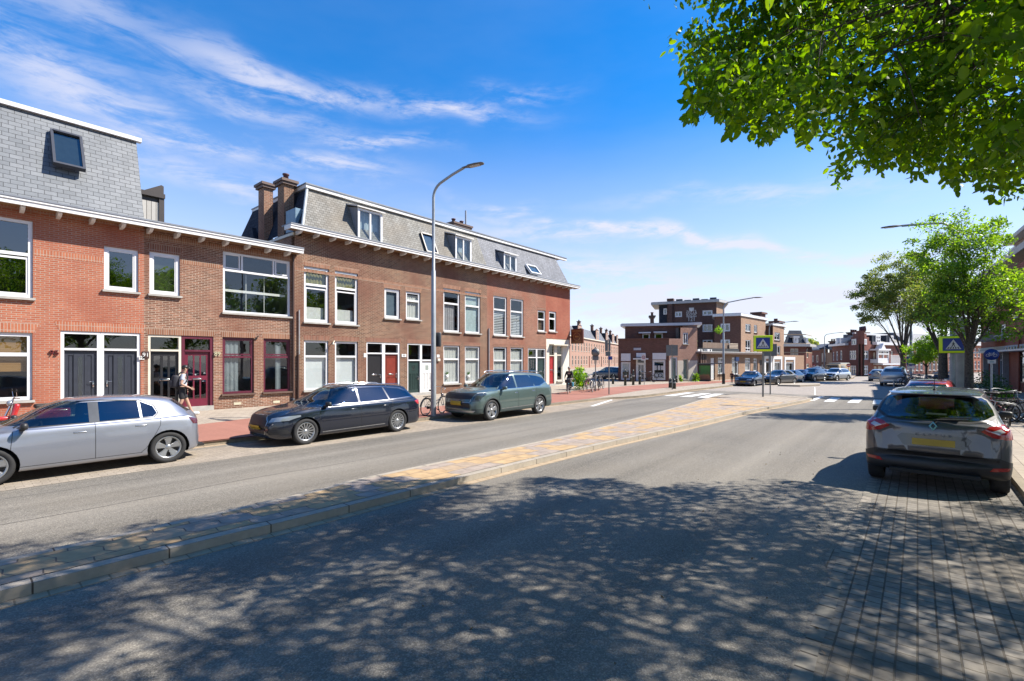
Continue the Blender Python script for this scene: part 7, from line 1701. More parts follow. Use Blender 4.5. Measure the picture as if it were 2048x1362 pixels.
# ---- estate (black-blue)
SP_E = dict(H=1.436, W=1.826, R=.328, wx=(-1.404, 1.404), dr=.055, nose=.2, tail=.16, curve=(.2, .12, -.3), gap=.04,
    top=[(-2.43, .55), (-2.42, .80), (-2.37, .98), (-2.25, 1.08), (-2.12, 1.22), (-1.98, 1.33), (-1.75, 1.375), (-1.0, 1.425), (-.2, 1.436), (.15, 1.42), (.48, 1.33), (1.10, 1.02), (1.28, .96), (1.9, .86), (2.16, .76), (2.24, .64), (2.28, .50)],
    belt=[(-2.43, .52), (-2.36, .88), (-1.9, .94), (0, .92), (1.0, .90), (1.5, .86), (2.1, .71), (2.28, .46)],
    bot=[(-2.43, .45), (-2.40, .27), (-2.0, .19), (2.0, .18), (2.22, .23), (2.28, .40)],
    wm=[(-2.43, .62), (-2.36, .80), (-2.0, .88), (-1.4, .912), (1.4, .908), (1.85, .85), (2.15, .74), (2.28, .56)],
    wb=[(-2.43, .60), (-2.34, .76), (-1.9, .83), (-1.2, .86), (.8, .86), (1.4, .84), (1.9, .77), (2.18, .66), (2.28, .54)],
    wr=[(-2.43, .50), (-2.1, .56), (-1.6, .56), (-.6, .59), (.2, .59), (1.1, .64), (1.4, .68), (2.0, .60), (2.28, .42)],
    side_windows=[('side_window', [(.98, .945), (-.12, .96), (-.12, 1.345), (.14, 1.345), (.42, 1.255)], 'car glass'), ('side_window', [(-.18, .96), (-1.12, .98), (-1.02, 1.325), (-.6, 1.345), (-.18, 1.345)], 'privacy glass'), ('side_window', [(-1.17, .982), (-2.02, 1.03), (-1.86, 1.17), (-1.6, 1.27), (-1.07, 1.322)], 'privacy glass')],
    end_windows=[('windscreen', [(-.70, .97), (.70, .97), (.58, 1.37), (-.58, 1.37)], 'F', 'windscreen'), ('rear_window', [(-.62, 1.04), (.62, 1.04), (.5, 1.31), (-.5, 1.31)], 'B', 'privacy glass')],
    side_patches=[('tail_light', [(-2.05, .88), (-2.43, .95), (-2.43, .74), (-2.15, .78)], 'tail light red')],
    side_lines=[([(1.02, .93), (1.06, .6), (.98, .26)], .007, 'black plastic', 'door_gap'), ([(-.15, .95), (-.15, .26)], .007, 'black plastic', 'door_gap'), ([(-1.22, .96), (-1.20, .75), (-1.0, .45), (-.92, .26)], .007, 'black plastic', 'door_gap'),
                ([(.98, .28), (-.92, .30)], .022, 'chrome', 'sill_trim'), ([(1.02, .94), (-.1, .95), (-1.15, .97), (-2.06, 1.02)], .010, 'chrome', 'window_trim'), ([(-2.06, 1.02), (-1.88, 1.19), (-1.6, 1.295), (-1.03, 1.35), (-.2, 1.368), (.15, 1.365), (.46, 1.27), (1.04, .95)], .009, 'chrome', 'window_trim')],
    patches=[('grille', [(-.42, .32), (.42, .32), (.47, .62), (.36, .76), (-.36, .76), (-.47, .62)], 'F', 'black plastic'), ('headlight', [(.52, .60), (.84, .64), (.90, .76), (.56, .70)], 'F', 'headlight glass'), ('headlight', [(-.52, .60), (-.56, .70), (-.90, .76), (-.84, .64)], 'F', 'headlight glass'),
             ('air_intake', [(.55, .30), (.86, .33), (.84, .44), (.55, .42)], 'F', 'black plastic'), ('air_intake', [(-.55, .30), (-.55, .42), (-.84, .44), (-.86, .33)], 'F', 'black plastic'), ('number_plate', [(-.26, .40), (.26, .40), (.26, .51), (-.26, .51)], 'F', 'yellow plate', .03)],
    end_lines=[([(-.42, .32), (.42, .32), (.47, .62), (.36, .76), (-.36, .76), (-.47, .62), (-.42, .32)], .025, 'F', 'chrome', 'grille_surround')]+[([(-.43, z), (.43, z)], .012, 'F', 'chrome', 'grille_bar') for z in (.36, .54, .60, .66, .71)],
    wheel=(('spokes', 15, .03), 'alloy'), mirror=(.86, .965), mirror_mat='black plastic', handles=[(-.02+.1, .80), (-.98, .82)], handle_mat='dark paint handle', seatz=.33, dash=.80)
plain('dark paint handle', (.02, .025, .04), .2, coat=1.)
NAVY = carpaint('black blue paint', (.007, .010, .020), .3, .22)
c_ = make_car('black estate car parked at the kerb in front of the brown brick house', SP_E, NAVY); c_.location = (7.0, 12.15, 0); c_.rotation_euler = (0, 0, math.pi+R(.8)); c_.scale = (.965,)*3
mb = MB()
for s_ in (1, -1):
    mb = MB(); mb.tube([(-1.75, s_*.53, 1.36), (-1.6, s_*.55, 1.415), (-.6, s_*.585, 1.44), (.0, s_*.585, 1.43), (.12, s_*.58, 1.39)], .010, 6); mb.build('roof_rail', CHROME, c_, world=False)
mb = MB()
for i in range(4): mb.torus((2.215-.012*abs(i-1.5), -.15+i*.10, .62), .055, .008, 'x', 20, 5)
mb.build('ring_emblem', CHROME, c_, world=False)
# ---- green SUV
SP_S = dict(H=1.70, W=1.90, R=.37, wx=(-1.4075, 1.4075), dr=.08, nose=.17, tail=.14, curve=(.2, .12, -.3), gap=.05,
    top=[(-2.47, .65), (-2.46, .95), (-2.41, 1.12), (-2.30, 1.27), (-2.16, 1.47), (-2.03, 1.58), (-1.7, 1.635), (-.8, 1.69), (-.1, 1.70), (.25, 1.66), (.55, 1.55), (1.12, 1.22), (1.32, 1.14), (1.95, 1.06), (2.18, .96), (2.26, .80), (2.32, .62)],
    belt=[(-2.47, .62), (-2.40, 1.03), (-1.9, 1.09), (0, 1.06), (1.1, 1.04), (1.6, 1.01), (2.15, .88), (2.32, .58)],
    bot=[(-2.47, .52), (-2.42, .34), (-2.0, .26), (2.0, .25), (2.25, .28), (2.32, .45)],
    wm=[(-2.47, .68), (-2.40, .84), (-2.0, .92), (-1.4, .948), (1.4, .945), (1.85, .90), (2.2, .80), (2.32, .66)],
    wb=[(-2.47, .64), (-2.38, .79), (-1.9, .87), (-1.2, .90), (.8, .90), (1.4, .88), (1.9, .84), (2.2, .74), (2.32, .62)],
    wr=[(-2.47, .54), (-2.1, .60), (-1.6, .61), (-.6, .64), (.2, .64), (1.1, .69), (1.4, .74), (2.0, .68), (2.32, .50)],
    side_windows=[('side_window', [(1.0, 1.09), (.02, 1.10), (.02, 1.57), (.22, 1.56), (.50, 1.44)], 'car glass'), ('side_window', [(-.06, 1.10), (-1.08, 1.12), (-1.12, 1.33), (-.92, 1.56), (-.06, 1.575)], 'privacy glass'), ('side_window', [(-1.14, 1.12), (-1.45, 1.13), (-2.02, 1.28), (-1.85, 1.42), (-1.5, 1.51), (-.98, 1.56)], 'privacy glass')],
    end_windows=[('windscreen', [(-.74, 1.15), (.74, 1.15), (.62, 1.61), (-.62, 1.61)], 'F', 'windscreen'), ('rear_window', [(-.62, 1.24), (.62, 1.24), (.5, 1.5), (-.5, 1.5)], 'B', 'privacy glass')],
    side_patches=[('cladding', [(.95, .24), (-.97, .24), (-.97, .40), (.95, .38)], 'dark cladding'), ('cladding', arch_ring(1.4075, .37, .40, .475), 'dark cladding'), ('cladding', arch_ring(-1.4075, .37, .40, .475), 'dark cladding'), ('tail_light', [(-2.20, 1.07), (-2.47, 1.12), (-2.47, .80), (-2.34, .82)], 'tail light red'), ('cladding', [(1.9, .25), (1.9, .45), (2.3, .45), (2.3, .25)], 'dark cladding'), ('cladding', [(-1.88, .25), (-2.5, .28), (-2.5, .55), (-1.9, .50)], 'dark cladding')],
    side_lines=[([(1.06, 1.05), (1.08, .6), (1.0, .40)], .008, 'black plastic', 'door_gap'), ([(-.02, 1.08), (-.02, .40)], .008, 'black plastic', 'door_gap'), ([(-1.18, 1.1), (-1.16, .9), (-.98, .55), (-.94, .40)], .008, 'black plastic', 'door_gap'), ([(.95, .385), (-.92, .41)], .028, 'chrome', 'sill_trim'),
                ([(1.05, 1.085), (-1.12, 1.11), (-1.47, 1.12), (-2.05, 1.27)], .016, 'chrome', 'window_trim'), ([(-2.05, 1.28), (-1.86, 1.44), (-1.5, 1.535), (-.98, 1.59), (0, 1.605), (.24, 1.59), (.52, 1.46), (1.06, 1.09)], .018, 'black plastic', 'window_trim')],
    patches=[('grille', [(-.62, .78), (.62, .78), (.70, .99), (-.70, .99)], 'F', 'black plastic'), ('headlight', [(.66, .70), (.86, .72), (.90, 1.0), (.72, .97)], 'F', 'dark headlight'), ('headlight', [(-.66, .70), (-.72, .97), (-.90, 1.0), (-.86, .72)], 'F', 'dark headlight'),
             ('air_intake', [(-.62, .46), (.62, .46), (.58, .66), (-.58, .66)], 'F', 'black plastic'), ('skid_plate', [(-.72, .33), (.72, .33), (.78, .39), (-.78, .39)], 'F', 'alloy'), ('number_plate', [(-.26, .58), (.26, .58), (.26, .70), (-.26, .70)], 'F', 'yellow plate', .03)],
    end_lines=[([(-.58, .66), (.58, .66)], .03, 'F', 'alloy', 'bumper_trim'), ([(.60, .69), (.64, .98), (.86, 1.01)], .014, 'F', 'white paint', 'running_light'), ([(-.60, .69), (-.64, .98), (-.86, 1.01)], .014, 'F', 'white paint', 'running_light')]+[([(-.62, z), (.62, z)], .006, 'F', 'dark cladding', 'grille_bar') for z in (.82, .86, .90, .94)],
    wheel=(('turbine', 5, .075), 'alloy'), mirror=(.84, 1.12), mirror_mat='sage green paint', handles=[(.08, .93), (-.98, .95)], handle_mat='chrome', seatz=.5, dash=.98)
plain('dark cladding', (.055, .075, .072), .5); plain('dark headlight', (.04, .05, .055), .1, coat=1.)
SAGE = carpaint('sage green paint', (.085, .125, .115), .45, .32)
c_ = make_car('sage green SUV parked at the kerb beyond the nearest street lamp', SP_S, SAGE); c_.location = (13.32, 11.86, 0); c_.rotation_euler = (0, 0, math.pi); c_.scale = (.955,)*3
for s_ in (1, -1):
    mb = MB(); mb.tube([(-1.8, s_*.56, 1.61), (-1.6, s_*.60, 1.69), (-.6, s_*.635, 1.73), (.1, s_*.63, 1.71), (.2, s_*.62, 1.66)], .017, 6); mb.build('roof_rail', CHROME, c_, world=False)
text3d('K I A', .10, Matrix(((0, 0, 1, 2.2), (1, 0, 0, 0), (0, 1, 0, 1.03), (0, 0, 0, 1))), CHROME, 'badge', None, .004).parent = c_
# ---- grey crossover seen from behind (nearest car, right)
SP_C = dict(H=1.566, W=1.778, R=.335, wx=(-1.303, 1.303), dr=.11, nose=.2, tail=.17, curve=(.2, .15, -.25), gap=.055,
    top=[(-1.985, .62), (-1.975, .90), (-1.94, 1.04), (-1.87, 1.10), (-1.72, 1.28), (-1.60, 1.45), (-1.50, 1.50), (-1.2, 1.545), (-.4, 1.58), (.1, 1.545), (.45, 1.45), (1.02, 1.13), (1.22, 1.05), (1.85, .93), (2.05, .78), (2.14, .58)],
    belt=[(-1.985, .56), (-1.93, .95), (-1.7, 1.02), (-.8, .97), (.8, .95), (1.3, .92), (1.9, .80), (2.14, .52)],
    bot=[(-1.985, .46), (-1.95, .33), (-1.6, .25), (1.6, .22), (2.08, .26), (2.14, .45)],
    wm=[(-1.985, .74), (-1.93, .83), (-1.7, .875), (-1.3, .889), (1.3, .885), (1.75, .84), (2.02, .74), (2.14, .56)],
    wb=[(-1.985, .70), (-1.92, .80), (-1.7, .845), (-1.2, .845), (0, .84), (1.1, .82), (1.7, .77), (2.0, .68), (2.14, .54)],
    wr=[(-1.985, .62), (-1.86, .71), (-1.6, .67), (-1.3, .635), (-.6, .64), (.2, .62), (1.0, .64), (1.3, .68), (1.9, .58), (2.14, .42)],
    side_windows=[('side_window', [(.95, 1.0), (.0, 1.01), (.0, 1.42), (.12, 1.42), (.40, 1.34)], 'car glass'), ('side_window', [(-.08, 1.01), (-.98, 1.06), (-1.15, 1.2), (-.95, 1.37), (-.08, 1.42)], 'privacy glass')],
    end_windows=[('windscreen', [(-.68, 1.05), (.68, 1.05), (.56, 1.49), (-.56, 1.49)], 'F', 'windscreen'), ('rear_window', [(0, 1.10), (.40, 1.11), (.58, 1.14), (.69, 1.21), (.67, 1.29), (.605, 1.42), (.55, 1.455), (-.55, 1.455), (-.605, 1.42), (-.67, 1.29), (-.69, 1.21), (-.58, 1.14), (-.40, 1.11)], 'B', 'rear screen glass')],
    side_patches=[('cladding', [(.9, .22), (-.92, .24), (-.92, .36), (.9, .34)], 'black plastic'), ('tail_light', [(-1.74, 1.03), (-2.0, 1.05), (-2.0, .88), (-1.80, .90)], 'tail light red'), ('bumper', [(-1.66, .24), (-2.0, .24), (-2.0, .60), (-1.80, .52), (-1.70, .44)], 'black plastic')],
    side_lines=[([(1.0, .97), (1.02, .6), (.95, .34)], .008, 'black plastic', 'door_gap'), ([(-.04, .99), (-.04, .34)], .008, 'black plastic', 'door_gap')],
    patches=[('screen_surround', [(-.57, 1.455), (-.635, 1.42), (-.715, 1.29), (-.735, 1.20), (-.62, 1.115), (-.42, 1.085), (0, 1.075), (.42, 1.085), (.62, 1.115), (.735, 1.20), (.715, 1.29), (.635, 1.42), (.57, 1.455), (.55, 1.485), (-.55, 1.485)], 'B', 'black plastic', .003), ('bumper', [(-.95, .22), (.95, .22), (.95, .50), (.74, .595), (-.74, .595), (-.95, .50)], 'B', 'black plastic', .007),
             ('tail_light', [(.53, .985), (.62, 1.05), (.76, 1.085), (.95, 1.05), (.95, .88), (.80, .875), (.66, .90)], 'B', 'tail light red', .012), ('tail_light', [(-.53, .985), (-.66, .90), (-.80, .875), (-.95, .88), (-.95, 1.05), (-.76, 1.085), (-.62, 1.05)], 'B', 'tail light red', .012),
             ('light_lens', [(.64, .985), (.74, 1.02), (.79, .98), (.72, .945)], 'B', 'clear lens', .016), ('light_lens', [(-.64, .985), (-.72, .945), (-.79, .98), (-.74, 1.02)], 'B', 'clear lens', .016),
             ('fog_reflector', [(.62, .405), (.82, .42), (.84, .47), (.66, .46)], 'B', 'tail light red', .014), ('fog_reflector', [(-.62, .405), (-.66, .46), (-.84, .47), (-.82, .42)], 'B', 'tail light red', .014),
             ('plate_recess', [(-.36, .70), (.36, .70), (.44, .83), (.38, .885), (-.38, .885), (-.44, .83)], 'B', 'dark tailgate recess', .004),
             ('number_plate', [(-.25, .72), (.25, .72), (.25, .82), (-.25, .82)], 'B', 'yellow plate', .016)],
    end_lines=[([(-.745, .60), (-.745, .80), (-.745, 1.0), (-.71, 1.16)], .006, 'B', 'black plastic', 'tailgate_gap'), ([(.745, .60), (.745, .80), (.745, 1.0), (.71, 1.16)], .006, 'B', 'black plastic', 'tailgate_gap'), ([(-.745, .60), (.745, .60)], .007, 'B', 'black plastic', 'tailgate_gap'),
               ([(-.44, .83), (-.38, .89), (.38, .89), (.44, .83)], .008, 'B', 'warm grey trim', 'recess_edge'), ([(-.18, 1.475), (.18, 1.475)], .022, 'B', 'tail light red', 'brake_light')],
    wheel=(('twin', 5, .06), 'alloy'), mirror=(.82, 1.02), mirror_mat='black plastic', handles=[(.08, .86), (-.92, .88)], handle_mat='black plastic', seatz=.42, dash=.9)
plain('warm grey trim', (.2, .2, .21), .3, .6); plain('dark tailgate recess', (.035, .04, .045), .3, .3, coat=1.); glass('rear screen glass', (.30, .38, .36), .10)
GREY = carpaint('warm grey paint', (.085, .086, .094), .5, .33)
CAPT = make_car('grey brown crossover parked on the right, seen from behind', SP_C, GREY)
CAPT.location = (11.86, -.27, 0); CAPT.rotation_euler = (0, 0, R(-2.5)); CAPT.scale = (1.0,)*3
BM = Matrix(((0, 0, -1, -2.0), (-1, 0, 0, 0), (0, 1, 0, .905), (0, 0, 0, 1)))    # text frame on the tailgate
text3d('CAPTUR', .055, BM @ Matrix.Translation((0, -.018, .012)), CHROME, 'badge_lettering', None, .004, sx=1.3, spacing=2.0).parent = CAPT
mb = MB(BM @ Matrix.Translation((0, .115, -.03)) @ Matrix.Rotation(-.35, 4, 'X'))
o_, i_ = [(0, .075), (.052, 0), (0, -.075), (-.052, 0)], [(0, .045), (.028, 0), (0, -.045), (-.028, 0)]
for i in range(4):
    a, b, c, d = o_[i], o_[(i+1) % 4], i_[(i+1) % 4], i_[i]; mb.prism([(a[0], a[1], 0), (b[0], b[1], 0), (c[0], c[1], 0), (d[0], d[1], 0)][::-1], (0, 0, .018))
mb.build('diamond_emblem', CHROME, CAPT, world=False)
mb = MB(); mb.tube([(-1.88, -.02, 1.10), (-1.92, -.02, 1.11), (-1.92, -.05, 1.12)], .018, 8); mb.tube([(-1.91, -.04, 1.12), (-1.88, -.40, 1.14)], [.014, .009], 6); mb.tube([(-1.865, -.08, 1.14), (-1.85, -.44, 1.17)], .010, 6); mb.build('rear_wiper', BLACK, CAPT, world=False)
mb = MB(); mb.lathe([(.0, 1.53), (.035, 1.53), (.022, 1.56), (.006, 1.575)], (-1.15, 0, 0), n=12); mb.tube([(-1.15, 0, 1.56), (-1.38, 0, 1.78)], [.006, .003], 6); mb.build('antenna', BLACK, CAPT, world=False)
mb = MB(); mb.prism([(-1.42, .58, 1.515), (-1.42, -.58, 1.515), (-1.60, -.54, 1.492), (-1.60, .54, 1.492)], (0, 0, .014)); mb.build('roof_spoiler', GREY, CAPT, world=False)
# ---- far and hidden cars share simple hulls
def simple_spec(src, **k): d = dict(src); d.update(k); return d
FARG = 'cars parked in the far row'
SP_B = dict(SP_E); SP_B.update(H=1.39, W=1.70, wx=(-1.35, 1.35), R=.31,
    top=[(-2.08, .55), (-2.06, .85), (-1.98, .99), (-1.45, 1.04), (-1.25, 1.10), (-.85, 1.34), (-.5, 1.38), (-.1, 1.39), (.15, 1.36), (.75, 1.03), (.95, .96), (1.9, .84), (2.12, .72), (2.2, .55)],
    belt=[(-2.08, .52), (-2.0, .90), (0, .90), (1.0, .88), (1.9, .76), (2.2, .5)], wr=[(-2.08, .5), (-1.6, .62), (-1.0, .54), (-.2, .56), (.3, .58), (.9, .68), (1.9, .66), (2.2, .48)],
    side_windows=[('side_window', [(.70, .93), (-.12, .94), (-.12, 1.28), (.05, 1.28), (.2, 1.24)], 'car glass'), ('side_window', [(-.18, .94), (-1.15, .97), (-.9, 1.22), (-.6, 1.29), (-.18, 1.29)], 'car glass')],
    end_windows=[('windscreen', [(-.66, .98), (.66, .98), (.52, 1.33), (-.52, 1.33)], 'F', 'windscreen'), ('rear_window', [(-.6, 1.06), (.6, 1.06), (.48, 1.3), (-.48, 1.3)], 'B', 'car glass')],
    patches=[('headlight', [(.36, .58), (.74, .58), (.74, .70), (.36, .70)], 'F', 'headlight glass'), ('headlight', [(-.36, .58), (-.36, .70), (-.74, .70), (-.74, .58)], 'F', 'headlight glass'), ('grille', [(-.12, .58), (.12, .58), (.12, .70), (-.12, .70)], 'F', 'black plastic'), ('number_plate', [(-.25, .38), (.25, .38), (.25, .48), (-.25, .48)], 'F', 'yellow plate', .02), ('fog_light', [(.5, .34), (.68, .34), (.68, .40), (.5, .40)], 'F', 'headlight glass'), ('fog_light', [(-.5, .34), (-.5, .40), (-.68, .40), (-.68, .34)], 'F', 'headlight glass')], handles=[])
BMWP = carpaint('dark violet blue paint', (.012, .014, .03), .4, .25)
def place(c, px, Y, rz, sc, z=0.): o = gd(px, Y); c.location = (o.x, o.y, z); c.rotation_euler = (0, 0, rz); c.scale = (sc,)*3
cB = make_car('dark blue old saloon driving towards the camera beyond the left crossing', SP_B, BMWP, detail=False, name='moving_car'); place(cB, 1501, 38.6, math.pi-R(4), .83)
PROT = {}
PROT['suv'] = make_car('x', simple_spec(SP_S, patches=SP_S['patches'][:4]+SP_S['patches'][5:]), SAGE, detail=False); PROT['suv']['k'] = 0
PROT['hatch'] = make_car('x', simple_spec(SP_H, patches=SP_H['patches']+[('number_plate', [(-.25, .40), (.25, .40), (.25, .50), (-.25, .50)], 'F', 'yellow plate', .02), ('tail_light', [(.5, .74), (.85, .72), (.85, .86), (.55, .84)], 'B', 'tail light red', .01), ('tail_light', [(-.5, .74), (-.55, .84), (-.85, .86), (-.85, .72)], 'B', 'tail light red', .01)]), SILV, detail=False)
used = set()
def far_car(kind, px, Y, rz, sc, col, label, group=FARG, metal=.5):
    pr = PROT[kind]; m = carpaint('paint '+label[:24], col, metal, .3)
    if kind not in used: c = pr; used.add(kind); c['label'] = label; c['group'] = group
    else: c = dup(pr, (0, 0, 0), 0, label, group)
    if 'k' in c: del c['k']
    for ch in c.children:
        if ch.name.startswith('body') or (kind == 'suv' and ch.name.startswith('mirror')):
            for sl in ch.material_slots: sl.link = 'OBJECT'; sl.material = m
    place(c, px, Y, rz, sc); return c
r0 = math.pi-R(14)
far_car('hatch', 1557, 40.5, r0-R(8), .86, (.075, .08, .09), 'dark grey hatchback, nearest of the far parked row beside the crossing sign')
far_car('hatch', 1580, 43.5, r0, .80, (.16, .155, .15), 'taupe grey hatchback second in the far parked row')
far_car('hatch', 1600, 46.0, r0, .80, (.02, .04, .16), 'bright blue hatchback in the middle of the far parked row')
far_car('suv', 1624, 46.5, r0, .76, (.03, .035, .045), 'black car between the blue and the beige one in the far parked row')
far_car('hatch', 1644, 49.0, r0, .78, (.24, .22, .19), 'small beige grey hatchback in the far parked row')
far_car('suv', 1671, 48.0, r0-R(6), .74, (.45, .47, .48), 'white silver crossover, last of the far parked row')
far_car('hatch', 1632, 60.0, r0, .85, (.25, .32, .40), 'pale blue car roof visible behind the far parked row', metal=.3)
far_car('suv', 1218, 49.5, R(80), .80, (.012, .016, .028), 'dark van like car on the side street beside the corner shop', 'cars on the side street')
far_car('hatch', 1757, 47.0, R(-2), .82, (.20, .24, .28), 'pale blue grey off road car with a spare wheel on its tail', 'cars on the right side of the street')
o = gd(1757, 47.0); sw_ = MB(); 
c7 = far_car('suv', 1791, 38.5, R(-3), .92, (.42, .44, .44), 'pale grey luxury off road car seen from behind left of the bicycles', 'cars on the right side of the street')
far_car('hatch', 1862, 17.0, R(-4), .97, (.34, .02, .03), 'red car almost hidden in front of the grey brown crossover', 'cars on the right side of the street')
# camper van among the far cars
o = gd(1676, 55); t = thing('camper_van', 'tan camper van with a dark windscreen behind the last parked cars', 'van', (0, 0, 0)); INV[t.name] = Matrix.Identity(4)
mb = MB(); mb.rbox((0, 0, 1.25), (4.2, 1.75, 1.45), .12); mb.build('body', plain('camper tan', (.40, .30, .16), .5), t, world=False); mb = MB(); mb.rbox((-.4, 0, 2.06), (3.3, 1.6, .3), .1); mb.build('roof', plain('camper roof', (.35, .35, .30), .5), t, world=False)
mb = MB(); mb.rbox((2.02, 0, 1.62), (.2, 1.5, .55), .04); mb.rbox((.6, 0, 1.62), (1.5, 1.78, .42), .03); mb.build('windscreen', plain('dark car window', (.02, .025, .03), .08, coat=1), t, world=False)
for x_ in (-1.3, 1.3):
    for s_ in (1, -1): wheel(t, x_, s_*.76, .33, .2, s_, detail=False)
place(t, 1676, 55, r0, .78)
# spare wheel for the off-road car
for c in [q for q in bpy.data.objects if q.get('label', '').startswith('pale blue grey off road')]:
    mb = MB(); mb.lathe([(0, -2.12), (.30, -2.12), (.33, -2.06), (.33, -1.94), (0, -1.94)], (0, 0, .85), 'x', 20); mb.build('spare_wheel_cover', plain('pale spare cover', (.4, .42, .43), .4), c, world=False)
# ================================================================ BICYCLES, SCOOTERS, PEOPLE
SADL = plain('saddle leather', (.03, .025, .02), .6)
def make_bike(label, col, step=True, upright=True, R_=.335, guard=False, group='bicycles parked on the right footway', tyre=BLACK):
    b = bpy.data.objects.new('bicycle', None); COL.objects.link(b); tag(b, label, 'bicycle', group); INV[b.name] = Matrix.Identity(4); b.empty_display_size = .1
    fm = plain('frame '+label[:18], col, .35, coat=.6); L = .54
    B = lambda mb, n, m: mb.build(n, m, b, world=False)
    for s_, xx in ((-1, -L), (1, L)):
        mb = MB(); mb.torus((xx, 0, R_), R_-.018, .02, 'y', 28, 6); w = B(mb, 'wheel', tyre)
        mb = MB(); mb.torus((xx, 0, R_), R_-.042, .009, 'y', 28, 4)
        for i in range(14): a = 2*math.pi*i/14; mb.tube([(xx, 0, R_), (xx+(R_-.04)*math.cos(a), 0, R_+(R_-.04)*math.sin(a))], .0016, 3, False)
        mb.tube([(xx, -.05, R_), (xx, .05, R_)], .022, 8); mb.build('spokes', STEEL, w, world=False)
    top = .98 if upright else .90; st = (-.20, .86)
    mb = MB(); t = .016; bbx = (-.06, 0, .28); seat = (-.20, 0, .78); hd = (.36, 0, .80); hd2 = (.40, 0, .62)
    mb.tube([bbx, seat], t, 7); mb.tube([bbx, hd2], t+.003, 7)
    if step: mb.tube([(-.15, 0, .52), (.05, 0, .50), hd2], t, 7)
    else: mb.tube([(-.18, 0, .72), hd], t, 7)
    mb.tube([hd, hd2], .02, 7)
    for s_ in (-.05, .05):
        mb.tube([bbx, (-L, s_, R_)], .009, 5); mb.tube([(seat[0], 0, seat[2]-.06), (-L, s_, R_)], .008, 5); mb.tube([(.41, s_*.8, .60), (.47, s_, .45), (L, s_, R_)], .012, 5)
    B(mb, 'frame', fm)
    mb = MB(); mb.tube([(-.20, 0, .76), (-.215, 0, .90)], .012, 6); mb.rbox((-.25, 0, .93), (.25, .17, .06), .025); mb.rbox((-.10, 0, .93), (.14, .06, .04), .015); B(mb, 'saddle', SADL)
    mb = MB(); mb.tube([(.36, 0, .80), (.335, 0, top+.04)], .011, 6)
    if upright: mb.tube([(.10, -.27, top), (.24, -.26, top+.03), (.33, -.10, top+.05), (.335, 0, top+.04), (.33, .10, top+.05), (.24, .26, top+.03), (.10, .27, top)], .011, 6)
    else: mb.tube([(.30, -.32, top), (.34, 0, top), (.30, .32, top)], .013, 6)
    B(mb, 'handlebar', STEEL)
    for a0, a1, xx in ((20, 175, -L), (15, 150, L)):
        n = 10; mb = MB()
        for i in range(n):
            p = [math.radians(a0+(a1-a0)*(i+q)/n) for q in (0, 1)]; r = R_+.022
            v = [(xx+r*math.cos(a), s_*.03, R_+r*math.sin(a)) for a in p for s_ in (-1, 1)]; mb.poly([v[0], v[1], v[3], v[2]])
        B(mb, 'mudguard', plain('black mudguard', (.02, .02, .02), .4))
    mb = MB()
    for s_ in (-.06, .06): mb.tube([(-.26, s_, .72), (-.72, s_, .72)], .007, 4); mb.tube([(-.66, s_, .72), (-L, s_*.9, R_)], .005, 4)
    for q in (-.34, -.46, -.58, -.70): mb.tube([(q, -.07, .725), (q, .07, .725)], .006, 4)
    B(mb, 'carrier', BLACK)
    mb = MB(); mb.rbox((-.30, -.055, .31), (.52, .03, .10), .03); mb.tube([(-.06, -.10, .28), (-.06, .10, .28)], .014, 6); mb.rbox((.06, -.13, .20), (.09, .07, .02), .006); mb.rbox((-.18, .13, .36), (.09, .07, .02), .006); mb.tube([(-.06, -.09, .28), (.06, -.10, .20)], .010, 5); mb.tube([(-.06, .09, .28), (-.18, .10, .36)], .010, 5); B(mb, 'chain_case', BLACK)
    mb = MB(); mb.rbox((.45, 0, .73), (.07, .06, .06), .02); B(mb, 'lamp', CHROME)
    if guard: mb = MB(); mb.prism([(-L-.28, .035, .42), (-L+.24, .035, .42), (-L+.18, .035, .60), (-L-.02, .035, .68), (-L-.22, .035, .58)], (0, .01, 0)); mb.prism([(-L-.28, -.045, .42), (-L+.24, -.045, .42), (-L+.18, -.045, .60), (-L-.02, -.045, .68), (-L-.22, -.045, .58)], (0, .01, 0)); B(mb, 'coat_guard', plain('pale coat guard', (.6, .62, .65), .5))
    return b
def lean(o, loc, rz, tilt=0., sc=1.): o.location = loc; o.rotation_euler = (tilt, 0, rz); o.scale = (sc,)*3
a, c = g(849, 829, .1), g(884, 822, .1)
bk = make_bike('black city bicycle leaning against the nearest lamp pole', (.02, .02, .022), True, True, group='city bicycles'); lean(bk, tuple(gd(868, 17.2, .1)), R(14), R(6), .95)
proto_b = make_bike('black roadster bicycle among the pile on the right footway', (.025, .025, .03), False, True)
proto_r = make_bike('red bicycle', (.30, .03, .03), True, True); proto_g = make_bike('grey bicycle', (.22, .24, .25), False, False, guard=True)
lean(proto_b, tuple(gd(1985, 11.2, .1)), R(160), R(-8), 1.0); proto_b['label'] = 'bicycle with pale tyres whose two wheels show right of the crossover roof'; 
